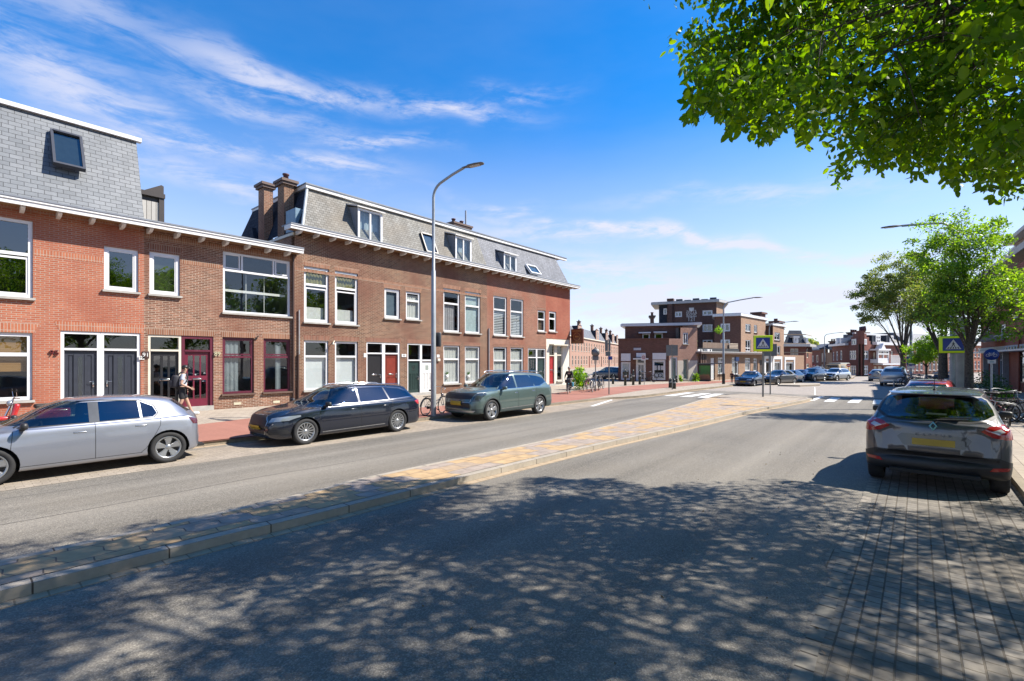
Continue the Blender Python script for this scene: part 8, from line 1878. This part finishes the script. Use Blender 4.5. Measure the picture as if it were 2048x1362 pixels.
# side street cluster by the round sign
lean(proto_r, tuple(gd(1171, 31, .1)), R(20), R(6), .92); proto_r['label'] = 'pinkish red bicycle in the side street cluster'; proto_r['group'] = 'bicycles by the round sign'
lean(proto_g, tuple(gd(1188, 29.5, .1)), R(200), R(8), .92); proto_g['label'] = 'dark bicycle with a white coat guard under the round sign back'; proto_g['group'] = 'bicycles by the round sign'
for i, (px, Y, rz, pr, lab) in enumerate(((1166, 32.5, 35, proto_b, 'bicycle half hidden behind the leafy shrub'), (1197, 31, 30, proto_b, 'bicycle right behind the round sign post'), (1203, 32, 15, proto_b, 'outer bicycle of the side street cluster, its rear wheel to the right'), (1178, 33, 200, proto_r, 'rearmost reddish bicycle of the side street cluster'))):
    o = dup(pr, (0, 0, 0), 0, lab, 'bicycles by the round sign'); lean(o, tuple(gd(px, Y, .1)), R(rz), R(5 if i % 2 else -6), .92)
o = dup(proto_b, (0, 0, 0), 0, 'bicycle with a front basket standing at the corner shop window', 'city bicycles'); p_ = g(1293, 764, .1); lean(o, (p_.x, p_.y-.1, .1), R(-68), R(3), .92)
# pile along the right footway
rng = random.Random(5); k = 0
labs = ['behind the pale grey off road car', 'left of the left blue container', 'in front of the left blue container', 'between the two blue containers', 'in front of the right blue container', 'left of the concrete mast', 'at the foot of the concrete mast', 'between the mast and the right tree', 'left of the right tree trunk', 'right of the right tree trunk', 'below the round bicycle sign', 'left of the bicycle sign post']
for i in range(30):
    t = i/29; px = 1812+t*150+rng.uniform(-4, 4); Y = 36-t*18.5+rng.uniform(-.8, .8)
    if i >= 24: px = 1968+(i-24)*9; Y = 15.5+rng.uniform(-.6, .6)
    pr = (proto_b, proto_b, proto_g, proto_b, proto_r)[i % 5 if i % 10 else 2]
    o = dup(pr, (0, 0, 0), 0, 'bicycle in the dense parked row along the right footway', 'bicycles parked on the right footway')
    lean(o, tuple(gd(px, Y, .1)), R(rng.choice([62, 75, 88, 250, 262])+rng.uniform(-8, 8)), R(rng.uniform(-14, 14)), .97)
mtb = make_bike('yellow green mountain bike cut off by the right edge', (.35, .62, .03), False, False, group='city bicycles'); lean(mtb, (9.55, -2.36, .1), R(35), R(-6), .95)
def scooter(label, col, loc, rz, sc=1., group=None):
    t = bpy.data.objects.new('scooter', None); COL.objects.link(t); tag(t, label, 'scooter', group); INV[t.name] = Matrix.Identity(4); m = plain('scooter '+label[:10], col, .25, coat=1.)
    B = lambda mb, n, mt: mb.build(n, mt, t, world=False)
    for xx in (-.6, .62):
        mb = MB(); mb.torus((xx, 0, .26), .19, .07, 'y', 24, 8); w = B(mb, 'wheel', BLACK); mb = MB(); mb.lathe([(0, -.04), (.13, -.05), (.13, .05), (0, .04)], (xx, 0, .26), 'y', 16); mb.build('rim', RIMS, w, world=False)
    mb = MB(); mb.rbox((-.42, 0, .55), (.75, .3, .32), .1); mb.rbox((.05, 0, .30), (.5, .26, .12), .04); mb.rbox((.36, 0, .60), (.12, .36, .58), .05, Matrix.Rotation(-.25, 3, 'Y')); mb.rbox((.62, 0, .50), (.42, .17, .12), .05); B(mb, 'body', m)
    mb = MB(); mb.rbox((-.40, 0, .78), (.72, .28, .12), .05); B(mb, 'seat', SADL)
    mb = MB(); mb.tube([(.60, 0, .3), (.38, 0, .92), (.36, 0, 1.02)], .025, 8); mb.tube([(.28, -.33, 1.03), (.36, 0, 1.02), (.28, .33, 1.03)], .015, 6); mb.tube([(.32, .25, 1.03), (.34, .3, 1.22)], .006, 4); mb.tube([(.32, -.25, 1.03), (.34, -.3, 1.22)], .006, 4); B(mb, 'handlebar', CHROME)
    mb = MB(); mb.ball((.42, 0, .90), (.07, .09, .08)); B(mb, 'headlight', HEADL); mb = MB(); mb.ball((.34, .30, 1.24), (.015, .06, .04)); mb.ball((.34, -.30, 1.24), (.015, .06, .04)); B(mb, 'mirror', BLACK)
    lean(t, loc, rz, 0, sc); return t
w = g(14, 812, .1); scooter('red moped by the orange brick house at the left edge', (.45, .02, .02), (w.x-.25, 17.6, .1), R(184), .95)
scooter('dark scooter parked by the shop wing behind the traffic sign', (.03, .035, .05), tuple(gd(1531, 45, .1)), R(250), .85)
# ---- people
SKIN = plain('skin', (.50, .30, .21), .55, var=.06); HAIR = plain('brown hair', (.07, .045, .03), .8)
def skinmesh(name, mat, parent, verts, edges, radii, root=0, sub=2):
    me = bpy.data.meshes.new('tmp'); me.from_pydata([tuple(v) for v in verts], edges, []); o = bpy.data.objects.new('tmp', me); COL.objects.link(o)
    o.modifiers.new('s', 'SKIN'); sv = me.skin_vertices[0].data
    for i, r in enumerate(radii): sv[i].radius = r if hasattr(r, '__len__') else (r, r); sv[i].use_root = (i == root)
    ss = o.modifiers.new('b', 'SUBSURF'); ss.levels = sub; ss.render_levels = sub
    bpy.context.view_layer.update(); m2 = bpy.data.meshes.new_from_object(o.evaluated_get(bpy.context.evaluated_depsgraph_get())); bpy.data.objects.remove(o); bpy.data.meshes.remove(me)
    mb = MB(); mb.smooth = True; mb.add([v.co.copy() for v in m2.vertices], [list(p.vertices) for p in m2.polygons]); bpy.data.meshes.remove(m2)
    return mb.build(name, mat, parent, world=False)
def person(label, J, shirt, shorts, shoes, sc=1., long_sleeve=False, long_trousers=False, hair=HAIR, cap=None):
    """J: joint positions in metres, x forward; one continuous skin surface with clothing over it"""
    t = bpy.data.objects.new('person', None); COL.objects.link(t); tag(t, label, 'person'); INV[t.name] = Matrix.Identity(4)
    V = []; E = []; Rr = []; ix = {}
    def add(n, p, r, par=None):
        ix[n] = len(V); V.append(Vector(p)); Rr.append(r)
        if par is not None: E.append((ix[par], ix[n]))
    add('pel', J['pel'], .13); ch = Vector(J['pel']).lerp(Vector(J['neck']), .62); add('wai', Vector(J['pel']).lerp(Vector(J['neck']), .3), .115, 'pel'); add('che', ch, .14, 'wai'); add('nec0', J['neck'], .06, 'che'); add('nec1', Vector(J['neck']).lerp(Vector(J['head']), .45), .052, 'nec0')
    add('hd0', J['head'], .085, 'nec1'); add('hd1', Vector(J['head'])+Vector((-.01, 0, .085)), .08, 'hd0')
    for s_ in 'lr':
        add('sh'+s_, J['sh'+s_], .055, 'che'); add('el'+s_, J['el'+s_], .042, 'sh'+s_); add('wr'+s_, J['wr'+s_], .028, 'el'+s_)
        d = (Vector(J['wr'+s_])-Vector(J['el'+s_])).normalized(); pm = Vector(J['wr'+s_])+d*.07; add('pa'+s_, pm, (.020, .038), 'wr'+s_)
        add('hp'+s_, J['hp'+s_], .095, 'pel'); add('kn'+s_, J['kn'+s_], .062, 'hp'+s_); add('an'+s_, J['an'+s_], .042, 'kn'+s_); add('to'+s_, J['to'+s_], .035, 'an'+s_)
    body = skinmesh('body', SKIN, t, V, E, Rr)
    for s_ in 'lr':      # fingers: five short curled chains rooted in the palm
        d = (Vector(J['wr'+s_])-Vector(J['el'+s_])).normalized(); side = Vector((1, 0, 0)) if abs(d.x) < .7 else Vector((0, 0, 1)); side = (side-d*side.dot(d)).normalized(); cu = d.cross(side)*(1 if s_ == 'l' else -1); p0 = Vector(J['wr'+s_])+d*.085
        for k, (o_, ln) in enumerate(((-.027, .062), (-.009, .075), (.009, .08), (.026, .072))):
            a = p0+side*o_; skinmesh('finger', SKIN, body, [a-d*.03, a+d*ln*.5+cu*.008, a+d*ln*.85+cu*.03], [(0, 1), (1, 2)], [.009, .0085, .0075], sub=1)
        a = Vector(J['wr'+s_])+d*.035+side*.028; skinmesh('thumb', SKIN, body, [a, a+side*.028+d*.025, a+side*.036+d*.055+cu*.01], [(0, 1), (1, 2)], [.011, .010, .008], sub=1)
    # face: nose, ears, eyes, mouth
    H = Vector(J['head']); f = Vector(J.get('face', (1, 0, 0))).normalized(); sd_ = Vector((-f.y, f.x, 0)); fb = MB()
    n0 = H+f*.085+Vector((0, 0, .02)); fb.ball(n0, (.016, .013, .024), 8, 6)
    for s_ in (1, -1): e = H+sd_*s_*.084+Vector((0, 0, .02)); fb.ball(e, (.020, .012, .032), 8, 6)
    fb.build('nose_and_ears', SKIN, body, world=False); eb_ = MB()
    for s_ in (1, -1): e = H+f*.078+sd_*s_*.032+Vector((0, 0, .045)); eb_.ball(e, .010, 6, 4)
    e = H+f*.080+Vector((0, 0, -.035)); eb_.ball(e, (.008, .024, .006) if abs(f.x) > .5 else (.024, .008, .006), 8, 4); eb_.build('eyes_and_mouth', HAIR, body, world=False)
    # clothing
    sv, se, sr = [], [], []
    def sub_(names, radii, name, mat, extra=None):
        v = [V[ix[n]] for n in names]; e = [(names.index(a), names.index(b)) for a, b in [(k1, k2) for k1 in names for k2 in names if (ix[k1], ix[k2]) in E]]
        if extra: 
            for par, p, r in extra: v.append(Vector(p)); e.append((names.index(par), len(v)-1)); radii = radii+[r]
        return skinmesh(name, mat, t, v, e, radii)
    ex = [] if long_sleeve else [('sh'+s_, Vector(J['sh'+s_]).lerp(Vector(J['el'+s_]), .62), .064) for s_ in 'lr']
    nm = ['pel', 'wai', 'che', 'nec0', 'shl', 'shr'] + (['ell', 'elr', 'wrl', 'wrr'] if long_sleeve else []); rd = [.150, .142, .165, .068, .074, .074]+([.055, .055, .038, .038] if long_sleeve else [])
    sub_(nm, rd, 'shirt', shirt, ex)
    ex = [] if long_trousers else [('hp'+s_, Vector(J['hp'+s_]).lerp(Vector(J['kn'+s_]), .85), .095) for s_ in 'lr']
    nm = ['pel', 'hpl', 'hpr'] + (['knl', 'knr', 'anl', 'anr'] if long_trousers else []); sub_(nm, [.148, .115, .115]+([.075, .075, .058, .058] if long_trousers else []), 'trousers' if long_trousers else 'shorts', shorts, ex)
    for s_ in 'lr':
        a, b = Vector(J['an'+s_]), Vector(J['to'+s_]); d = b-a; mb = MB(); hd_ = math.atan2(d.y, d.x); pit = -math.atan2(d.z+.05, math.hypot(d.x, d.y))
        mb.rbox((0, 0, 0), (.28, .10, .09), .035, Matrix.Rotation(hd_, 3, 'Z') @ Matrix.Rotation(pit, 3, 'Y')); mm = MB(Matrix.Translation(a.lerp(b, .55)-Vector((0, 0, .012)))); mm.add(mb.v, mb.f, True); mm.build('shoe', shoes, t, world=False)
    hb = MB(); hb.ball(H+Vector((-.015*f.x, -.015*f.y, .065)), (.10, .095, .085), 14, 8); hb.build('hair', hair, t, world=False)
    if cap: cb = MB(); cb.ball(H+Vector((0, 0, .085)), (.108, .104, .078), 14, 8); c_ = H+f*.13+Vector((0, 0, .082)); cb.rbox(c_, (.15, .17, .012) if abs(f.x) > .5 else (.17, .15, .012), .005); cb.build('cap', cap, t, world=False)
    return t
J = dict(pel=(0, 0, .96), neck=(.04, 0, 1.47), head=(.09, 0, 1.64), shl=(.03, .19, 1.42), shr=(.03, -.19, 1.42), ell=(-.06, .25, 1.14), wrl=(.10, .27, .93), elr=(-.05, -.25, 1.14), wrr=(.20, -.27, 1.0), hpl=(0, .09, .92), hpr=(0, -.09, .92), knl=(.16, .10, .52), anl=(.30, .10, .12), tol=(.46, .10, .06), knr=(-.02, -.10, .50), anr=(-.30, -.10, .16), tor=(-.20, -.10, .03))
pr = person('man in a black cap, pale shirt and black shorts walking with a backpack', J, plain('pale blue grey shirt', (.66, .70, .78), .9), plain('black shorts', (.02, .02, .025), .9), plain('white trainers', (.75, .75, .75), .6), cap=BLACKP)
w = g(372, 833, .1); pr.location = (w.x-.05, w.y+.25, .1); pr.rotation_euler = (0, 0, R(-10)); pr.scale = (.99,)*3
bp = thing('backpack', 'black backpack on the back of the walking man', 'backpack', (0, 0, 0)); INV[bp.name] = Matrix.Identity(4)
mb = MB(); mb.rbox((-.19, 0, 1.22), (.22, .32, .46), .08, Matrix.Rotation(.08, 3, 'Y')); mb.rbox((-.31, 0, 1.14), (.10, .24, .26), .04); mb.build('bag', plain('black nylon', (.015, .016, .025), .7), bp, world=False)
mb = MB()
for s_ in (1, -1): mb.tube([(-.14, s_*.11, 1.42), (-.02, s_*.13, 1.545), (.12, s_*.13, 1.50), (.17, s_*.14, 1.36), (.08, s_*.17, 1.15), (-.12, s_*.12, 1.06)], .016, 5)
mb.build('strap', plain('black nylon', (.015, .016, .025)), bp, world=False); bp.location = pr.location; bp.rotation_euler = pr.rotation_euler; bp.scale = pr.scale
# cyclist
cbk = make_bike('black bicycle ridden by the cyclist with bright blue bags', (.03, .03, .03), True, True, group='city bicycles', tyre=BLACK)
w = g(1138, 787, .1); lean(cbk, (w.x, w.y, .1), R(205), 0, .86)
mb = MB(); mb.rbox((-.58, .15, .58), (.34, .13, .32), .04); mb.rbox((-.58, -.15, .58), (.34, .13, .32), .04); mb.build('pannier_bags', plain('bright blue bags', (.04, .25, .38), .6), cbk, world=False)
mb = MB(); mb.rbox((.56, 0, .86), (.26, .36, .22), .02); mb.build('front_basket', plain('black basket', (.03, .03, .03), .7), cbk, world=False)
J = dict(pel=(-.24, 0, 1.02), neck=(-.10, 0, 1.50), head=(-.03, 0, 1.68), shl=(-.10, .18, 1.45), shr=(-.10, -.18, 1.45), ell=(.02, .25, 1.20), wrl=(.16, .26, 1.04), elr=(.02, -.25, 1.20), wrr=(.16, -.26, 1.04), hpl=(-.22, .09, .99), hpr=(-.22, -.09, .99), knl=(.16, .11, .84), anl=(-.16, .12, .46), tol=(-.04, .12, .40), knr=(.10, -.11, .66), anr=(.04, -.12, .28), tor=(.16, -.12, .22))
cy = person('grey haired cyclist in black riding along the red path', J, plain('black jacket', (.02, .02, .022), .9), plain('dark trousers', (.05, .04, .035), .9), plain('black shoes', (.02, .02, .02), .6), long_sleeve=True, long_trousers=True, hair=plain('grey hair', (.35, .33, .30), .8)); cy.location = cbk.location; cy.rotation_euler = cbk.rotation_euler; cy.scale = cbk.scale
J = dict(pel=(0, 0, .96), neck=(0, 0, 1.46), head=(.02, 0, 1.63), shl=(0, .19, 1.42), shr=(0, -.19, 1.42), ell=(0, .25, 1.14), wrl=(.05, .26, .90), elr=(0, -.25, 1.14), wrr=(.05, -.26, .90), hpl=(0, .09, .92), hpr=(0, -.09, .92), knl=(.01, .10, .5), anl=(0, .10, .1), tol=(.13, .1, .04), knr=(.01, -.10, .5), anr=(0, -.10, .1), tor=(.13, -.1, .04))
wt = person('dark dressed person waiting at the bus stop post', J, plain('dark red jacket', (.08, .02, .02), .9), plain('dark trousers', (.05, .04, .035)), plain('black shoes', (.02, .02, .02)), long_sleeve=True, long_trousers=True); w = gd(1464, 41.5); wt.location = (w.x, w.y, .1); wt.rotation_euler = (0, 0, R(190)); wt.scale = (.55,)*3
# ================================================================ TREES
BARK = plain('tree bark', (.10, .082, .062), .95, var=.55, scale=16, bump=1.)
def bez(a, b, c, n=8): return [a.lerp(b, i/n).lerp(b.lerp(c, i/n), i/n) for i in range(n+1)]
def tree(label, base, trunk_h, trunk_r, blobs, nleaf, leaf, mat, seed, limbs=8, fork=None, hang=.4, keep=None, lean_=(0, 0), clus=160, clus_r=.55, pts6=False, name='tree', twigs=True, aspect=.55, shell=.45):
    """blobs: ellipsoids (x, y, z, rx, ry, rz) relative to the base that the crown fills"""
    rng = np.random.default_rng(seed); B = Vector(base); t = thing(name, label, 'tree', tuple(B)); rr = random.Random(seed)
    top = Vector((lean_[0], lean_[1], trunk_h)); vol = np.array([b[3]*b[4]*b[5] for b in blobs]); vol = vol/vol.sum()
    C = []
    while len(C) < clus:
        b = blobs[rng.choice(len(blobs), p=vol)]; d = rng.normal(size=3); d /= np.linalg.norm(d); r = rng.random()**shell; p = Vector((b[0]+d[0]*b[3]*r, b[1]+d[1]*b[4]*r, b[2]+d[2]*b[5]*r))
        if keep is None or keep(B+p): C.append(p)
    mb = MB(); mb.tube([Vector((0, 0, -.05)), Vector((0, 0, .25)), Vector((top.x*.4, top.y*.4, trunk_h*.5)), top], [trunk_r*1.3, trunk_r*1.05, trunk_r*.92, trunk_r*.8], 12); mb.build('trunk', BARK, t, world=False)
    # limbs: cluster centres grouped by direction, each limb runs from the trunk top to its group
    sel = [C[i] for i in rng.choice(len(C), limbs, replace=False)]; grp = {i: [] for i in range(limbs)}
    for c in C: grp[min(range(limbs), key=lambda i: (sel[i]-c).length)].append(c)
    mb = MB(); tw = MB()
    for i, cs_ in grp.items():
        if not cs_: continue
        m = sum(cs_, Vector())/len(cs_); st = top*(1-.25*rr.random()) if trunk_h > 1 else top; d = m-st
        mid = st+d*.45+Vector((rr.uniform(-.3, .3), rr.uniform(-.3, .3), d.length*.16)); path = bez(st, mid, m, 8); r0 = trunk_r*(.18+.5/math.sqrt(limbs))
        mb.tube(path, [r0*(1-.75*k/8) for k in range(9)], 7, smooth=True)
        for c in cs_:
            a = path[rr.randint(3, 7)]; e = c-a; md = a+e*.5+Vector((rr.uniform(-.2, .2), rr.uniform(-.2, .2), e.length*.12)); w = bez(a, md, c, 5); rb = max(.010, r0*.15)
            tw.tube(w, [rb*(1-.7*k/5) for k in range(6)], 5, False)
            if twigs:
                for q in range(3): f = Vector((rr.gauss(0, 1), rr.gauss(0, 1), rr.gauss(-.3, .6))).normalized()*clus_r*rr.uniform(.7, 1.3); tw.tube([w[4], w[4]+f*.5+Vector((0, 0, .05)), w[4]+f+Vector((0, 0, -.1))], [rb*.4, .006, .004], 4, False)
    mb.build('limbs', BARK, t, world=False); tw.build('branches', BARK, t, world=False)
    # leaves gathered round the cluster centres, thinner between them
    P = np.array([tuple(c) for c in C]); wgt = rng.random(len(C))**.6+.25; wgt /= wgt.sum(); pick = rng.choice(len(C), int(nleaf*1.15), p=wgt); sc = clus_r*(.6+.8*rng.random(len(C)))
    off = rng.normal(size=(len(pick), 3)); off /= np.linalg.norm(off, axis=1)[:, None]; off *= (rng.random(len(pick))**.5)[:, None]; Q = P[pick]+off*sc[pick][:, None]*np.array([1.15, 1.15, .75])
    if keep is not None: m_ = np.array([keep(B+Vector(q)) for q in Q]); Q = Q[m_]
    leaves('crown', Q[:nleaf], leaf, mat, t, rng, hang=hang, pts6=pts6, aspect=aspect)
    return t
# near elm whose crown hangs into the top right corner
BND = [(1180, -700), (1262, -160), (1290, 0), (1300, 95), (1372, 140), (1368, 222), (1440, 238), (1500, 275), (1590, 262), (1655, 300), (1640, 368), (1700, 345), (1760, 325), (1800, 342), (1850, 340), (1890, 362), (1940, 352), (1972, 388), (2020, 420), (2060, 412), (2400, 470), (3500, 700)]
bx_ = np.array([b[0] for b in BND], float); by_ = np.array([b[1] for b in BND], float)
def keep_elm(p):
    X = sn*p.x-cs*p.y; Y = cs*p.x+sn*p.y
    if p.z < 3.6 or Y > 8.8: return False
    # shadow limit on the ground (measured edge of the shade in the street)
    k = p.z/math.tan(SUN_EL); xs = X-k; ys = Y-.07*k
    if ys > 8.15+.25*math.sin(xs*1.9)+.15*math.sin(xs*4.7)-max(0, -xs-.5)**1.5*.16: return False
    if Y > .6:
        px = CXP+FPX*X/Y; py = HOR-(p.z-CAMH)/Y*FPX
        if px < 1180: return py < -60
        if py > np.interp(px, bx_, by_)+16*math.sin(px*.083)+9*math.sin(px*.29): return False
    return True
bs = cam2w(8.6, 1.4); 
tree('big leafy elm whose branches hang into the top right corner', (bs.x, bs.y, .1), 3.6, .27,
     [(0, 0, 6.6, 7.6, 7.6, 3.0), (-1.2, 3.4, 5.6, 4.6, 4.6, 2.2), (-4, -2.5, 6.4, 4.5, 4.5, 2.2), (2.2, 5.6, 5.4, 3.2, 2.8, 1.7), (2.4, 5.6, 5.0, 3.0, 2.4, 1.4), (.6, 6.6, 6.6, 3, 2.4, 1.9), (0, 7.5, 6.4, 2.0, 1.7, 1.6), (.1, 7.6, 5.9, 1.6, 1.3, 1.2), (4.6, 4.4, 5.3, 2.8, 2.8, 1.7)], 185000, .092, LF1, 21, limbs=18, hang=.75, keep=keep_elm, clus=540, clus_r=.60, pts6=True, shell=.42)
b2 = Vector((-2.0, -5.2, .1)); tree('second elm of the row, standing behind the camera', tuple(b2), 3.4, .25, [(0, .5, 6.8, 5.8, 6.2, 2.8)], 52000, .16, LF1, 5, limbs=10, hang=.5, clus=260, clus_r=.7, keep=lambda p: (cs*p.x+sn*p.y) < 2.2)
# vase shaped tree by the parking sign
b = gd(1806, 44, .1); vb = gd(1806, 44, 0); k = 44/FPX
def rel(px, py, dy=0): q = gd(px, 44+dy); return (q.x-b.x, q.y-b.y, zat(py, 44+dy)-.1)
tree('wide forked tree with dull olive leaves beside the parking sign', tuple(b), 2.2, .24,
     [(*rel(1800, 560), 3.2, 3.2, 2.6), (*rel(1762, 600), 2.4, 2.6, 2.0), (*rel(1835, 590), 2.2, 2.4, 2.6), (*rel(1735, 640), 1.3, 1.6, 1.0)], 27000, .16, LF4, 8, limbs=9, hang=.2, clus=190, clus_r=.5, shell=.5)
b = gd(1938, 17.5, .1)
def rel2(px, py, dy=0): q = gd(px, 17.5+dy); return (q.x-b.x, q.y-b.y, zat(py, 17.5+dy)-.1)
tree('green street tree with a rough dark trunk right of the crossing sign', tuple(b), 2.6, .14,
     [(*rel2(1915, 490), 1.45, 1.5, 1.3), (*rel2(1960, 590), 1.45, 1.5, 1.1), (*rel2(1890, 570), 1.3, 1.3, 1.2), (*rel2(1990, 640), .9, 1.1, .7), (*rel2(1880, 640), .7, .8, .6), (*rel2(1980, 480), .55, .6, .6), (*rel2(2010, 560), .6, .7, .5)], 17000, .105, LF2, 12, limbs=8, hang=.25, clus=210, clus_r=.34, shell=.5)
b = gd(1853, 40, .1)
def rel3(px, py): q = gd(px, 40); return (q.x-b.x, q.y-b.y, zat(py, 40)-.1)
tree('small bright green tree between the parking sign and the crossing sign', tuple(b), 1.5, .09, [(*rel3(1850, 705), 1.5, 1.5, 1.0), (*rel3(1868, 690), 1.1, 1.1, .9)], 6500, .13, LF3, 14, limbs=6, hang=.2, clus=70, clus_r=.4)
b = gd(1886, 26, .1)
def rel4(px, py): q = gd(px, 26); return (q.x-b.x, q.y-b.y, zat(py, 26)-.1)
tree('dark trunked tree directly behind the right pedestrian crossing sign', tuple(b), 2.6, .22, [(*rel4(1880, 600), 1.6, 1.6, 1.5), (*rel4(1860, 620), 1.2, 1.3, 1.0)], 8000, .13, LF4, 17, limbs=7, hang=.2, clus=90, clus_r=.4)
# street tree whose shadow falls across the road by the parked cars, out of the picture on the right
q = gd(1158, 31.5, .1); shrub('leafy_shrub', 'bright green leafy shrub at the corner of the cream shop front', (q.x, q.y, .1), (.55, .55, .75), 900, .17, LF3, up=1.0)
for i, (px, Y, r, lab) in enumerate(((1972, 19.5, .8, 'dark potted shrub left of the round bicycle sign, by the shop columns'), (1995, 18.8, .7, 'dark potted shrub right of the round bicycle sign, by the shop columns'), (2012, 18.2, .45, 'small green potted plant beside the right shop window'))):
    q = gd(px, Y, .1); shrub('potted_shrub', lab, (q.x, q.y, .1), (r*.6, r*.6, r), 800, .09, LFD if i < 2 else LF2, up=1.0)
q = gd(1610, 95); tree('distant tree top showing above the far roofs', (q.x, q.y, 0), 3, .2, [(0, 0, zat(681, 95)-.6, 2.2, 2, 1.2)], 1500, .35, LF4, 31, limbs=4, clus=20, clus_r=.8)
# fallen leaves and twigs on the parking lane
rng = np.random.default_rng(2); n = 260; xs = rng.uniform(2.5, 12, n); ys = np.where(rng.random(n) < .6, -1.15+rng.exponential(.10, n), rng.uniform(-1.1, 3.5, n)); P = np.stack([xs, ys, np.full(n, .012)], 1)
lt = leaves('leaf_litter', P, .035, plain('dry leaf', (.20, .13, .06), .8), None, rng, kind='stuff'); lt['label'] = 'dry leaves and twigs scattered along the right kerb'; lt['category'] = 'leaf litter'

# trees across the road from the houses: they show in the windows and car panes
for i, (x_, lab) in enumerate(((5.5, 'roadside tree opposite the orange brick house'), (15, 'roadside tree opposite the long mansard house'), (25, 'roadside tree opposite the corner house'))):
    tree(lab, (x_, -11.5, .1), 3, .25, [(0, 0, 7.0, 4.6, 3.6, 4.2)], 9000, .30, LF1, 40+i, limbs=8, hang=.3, clus=90, clus_r=.9, twigs=False)
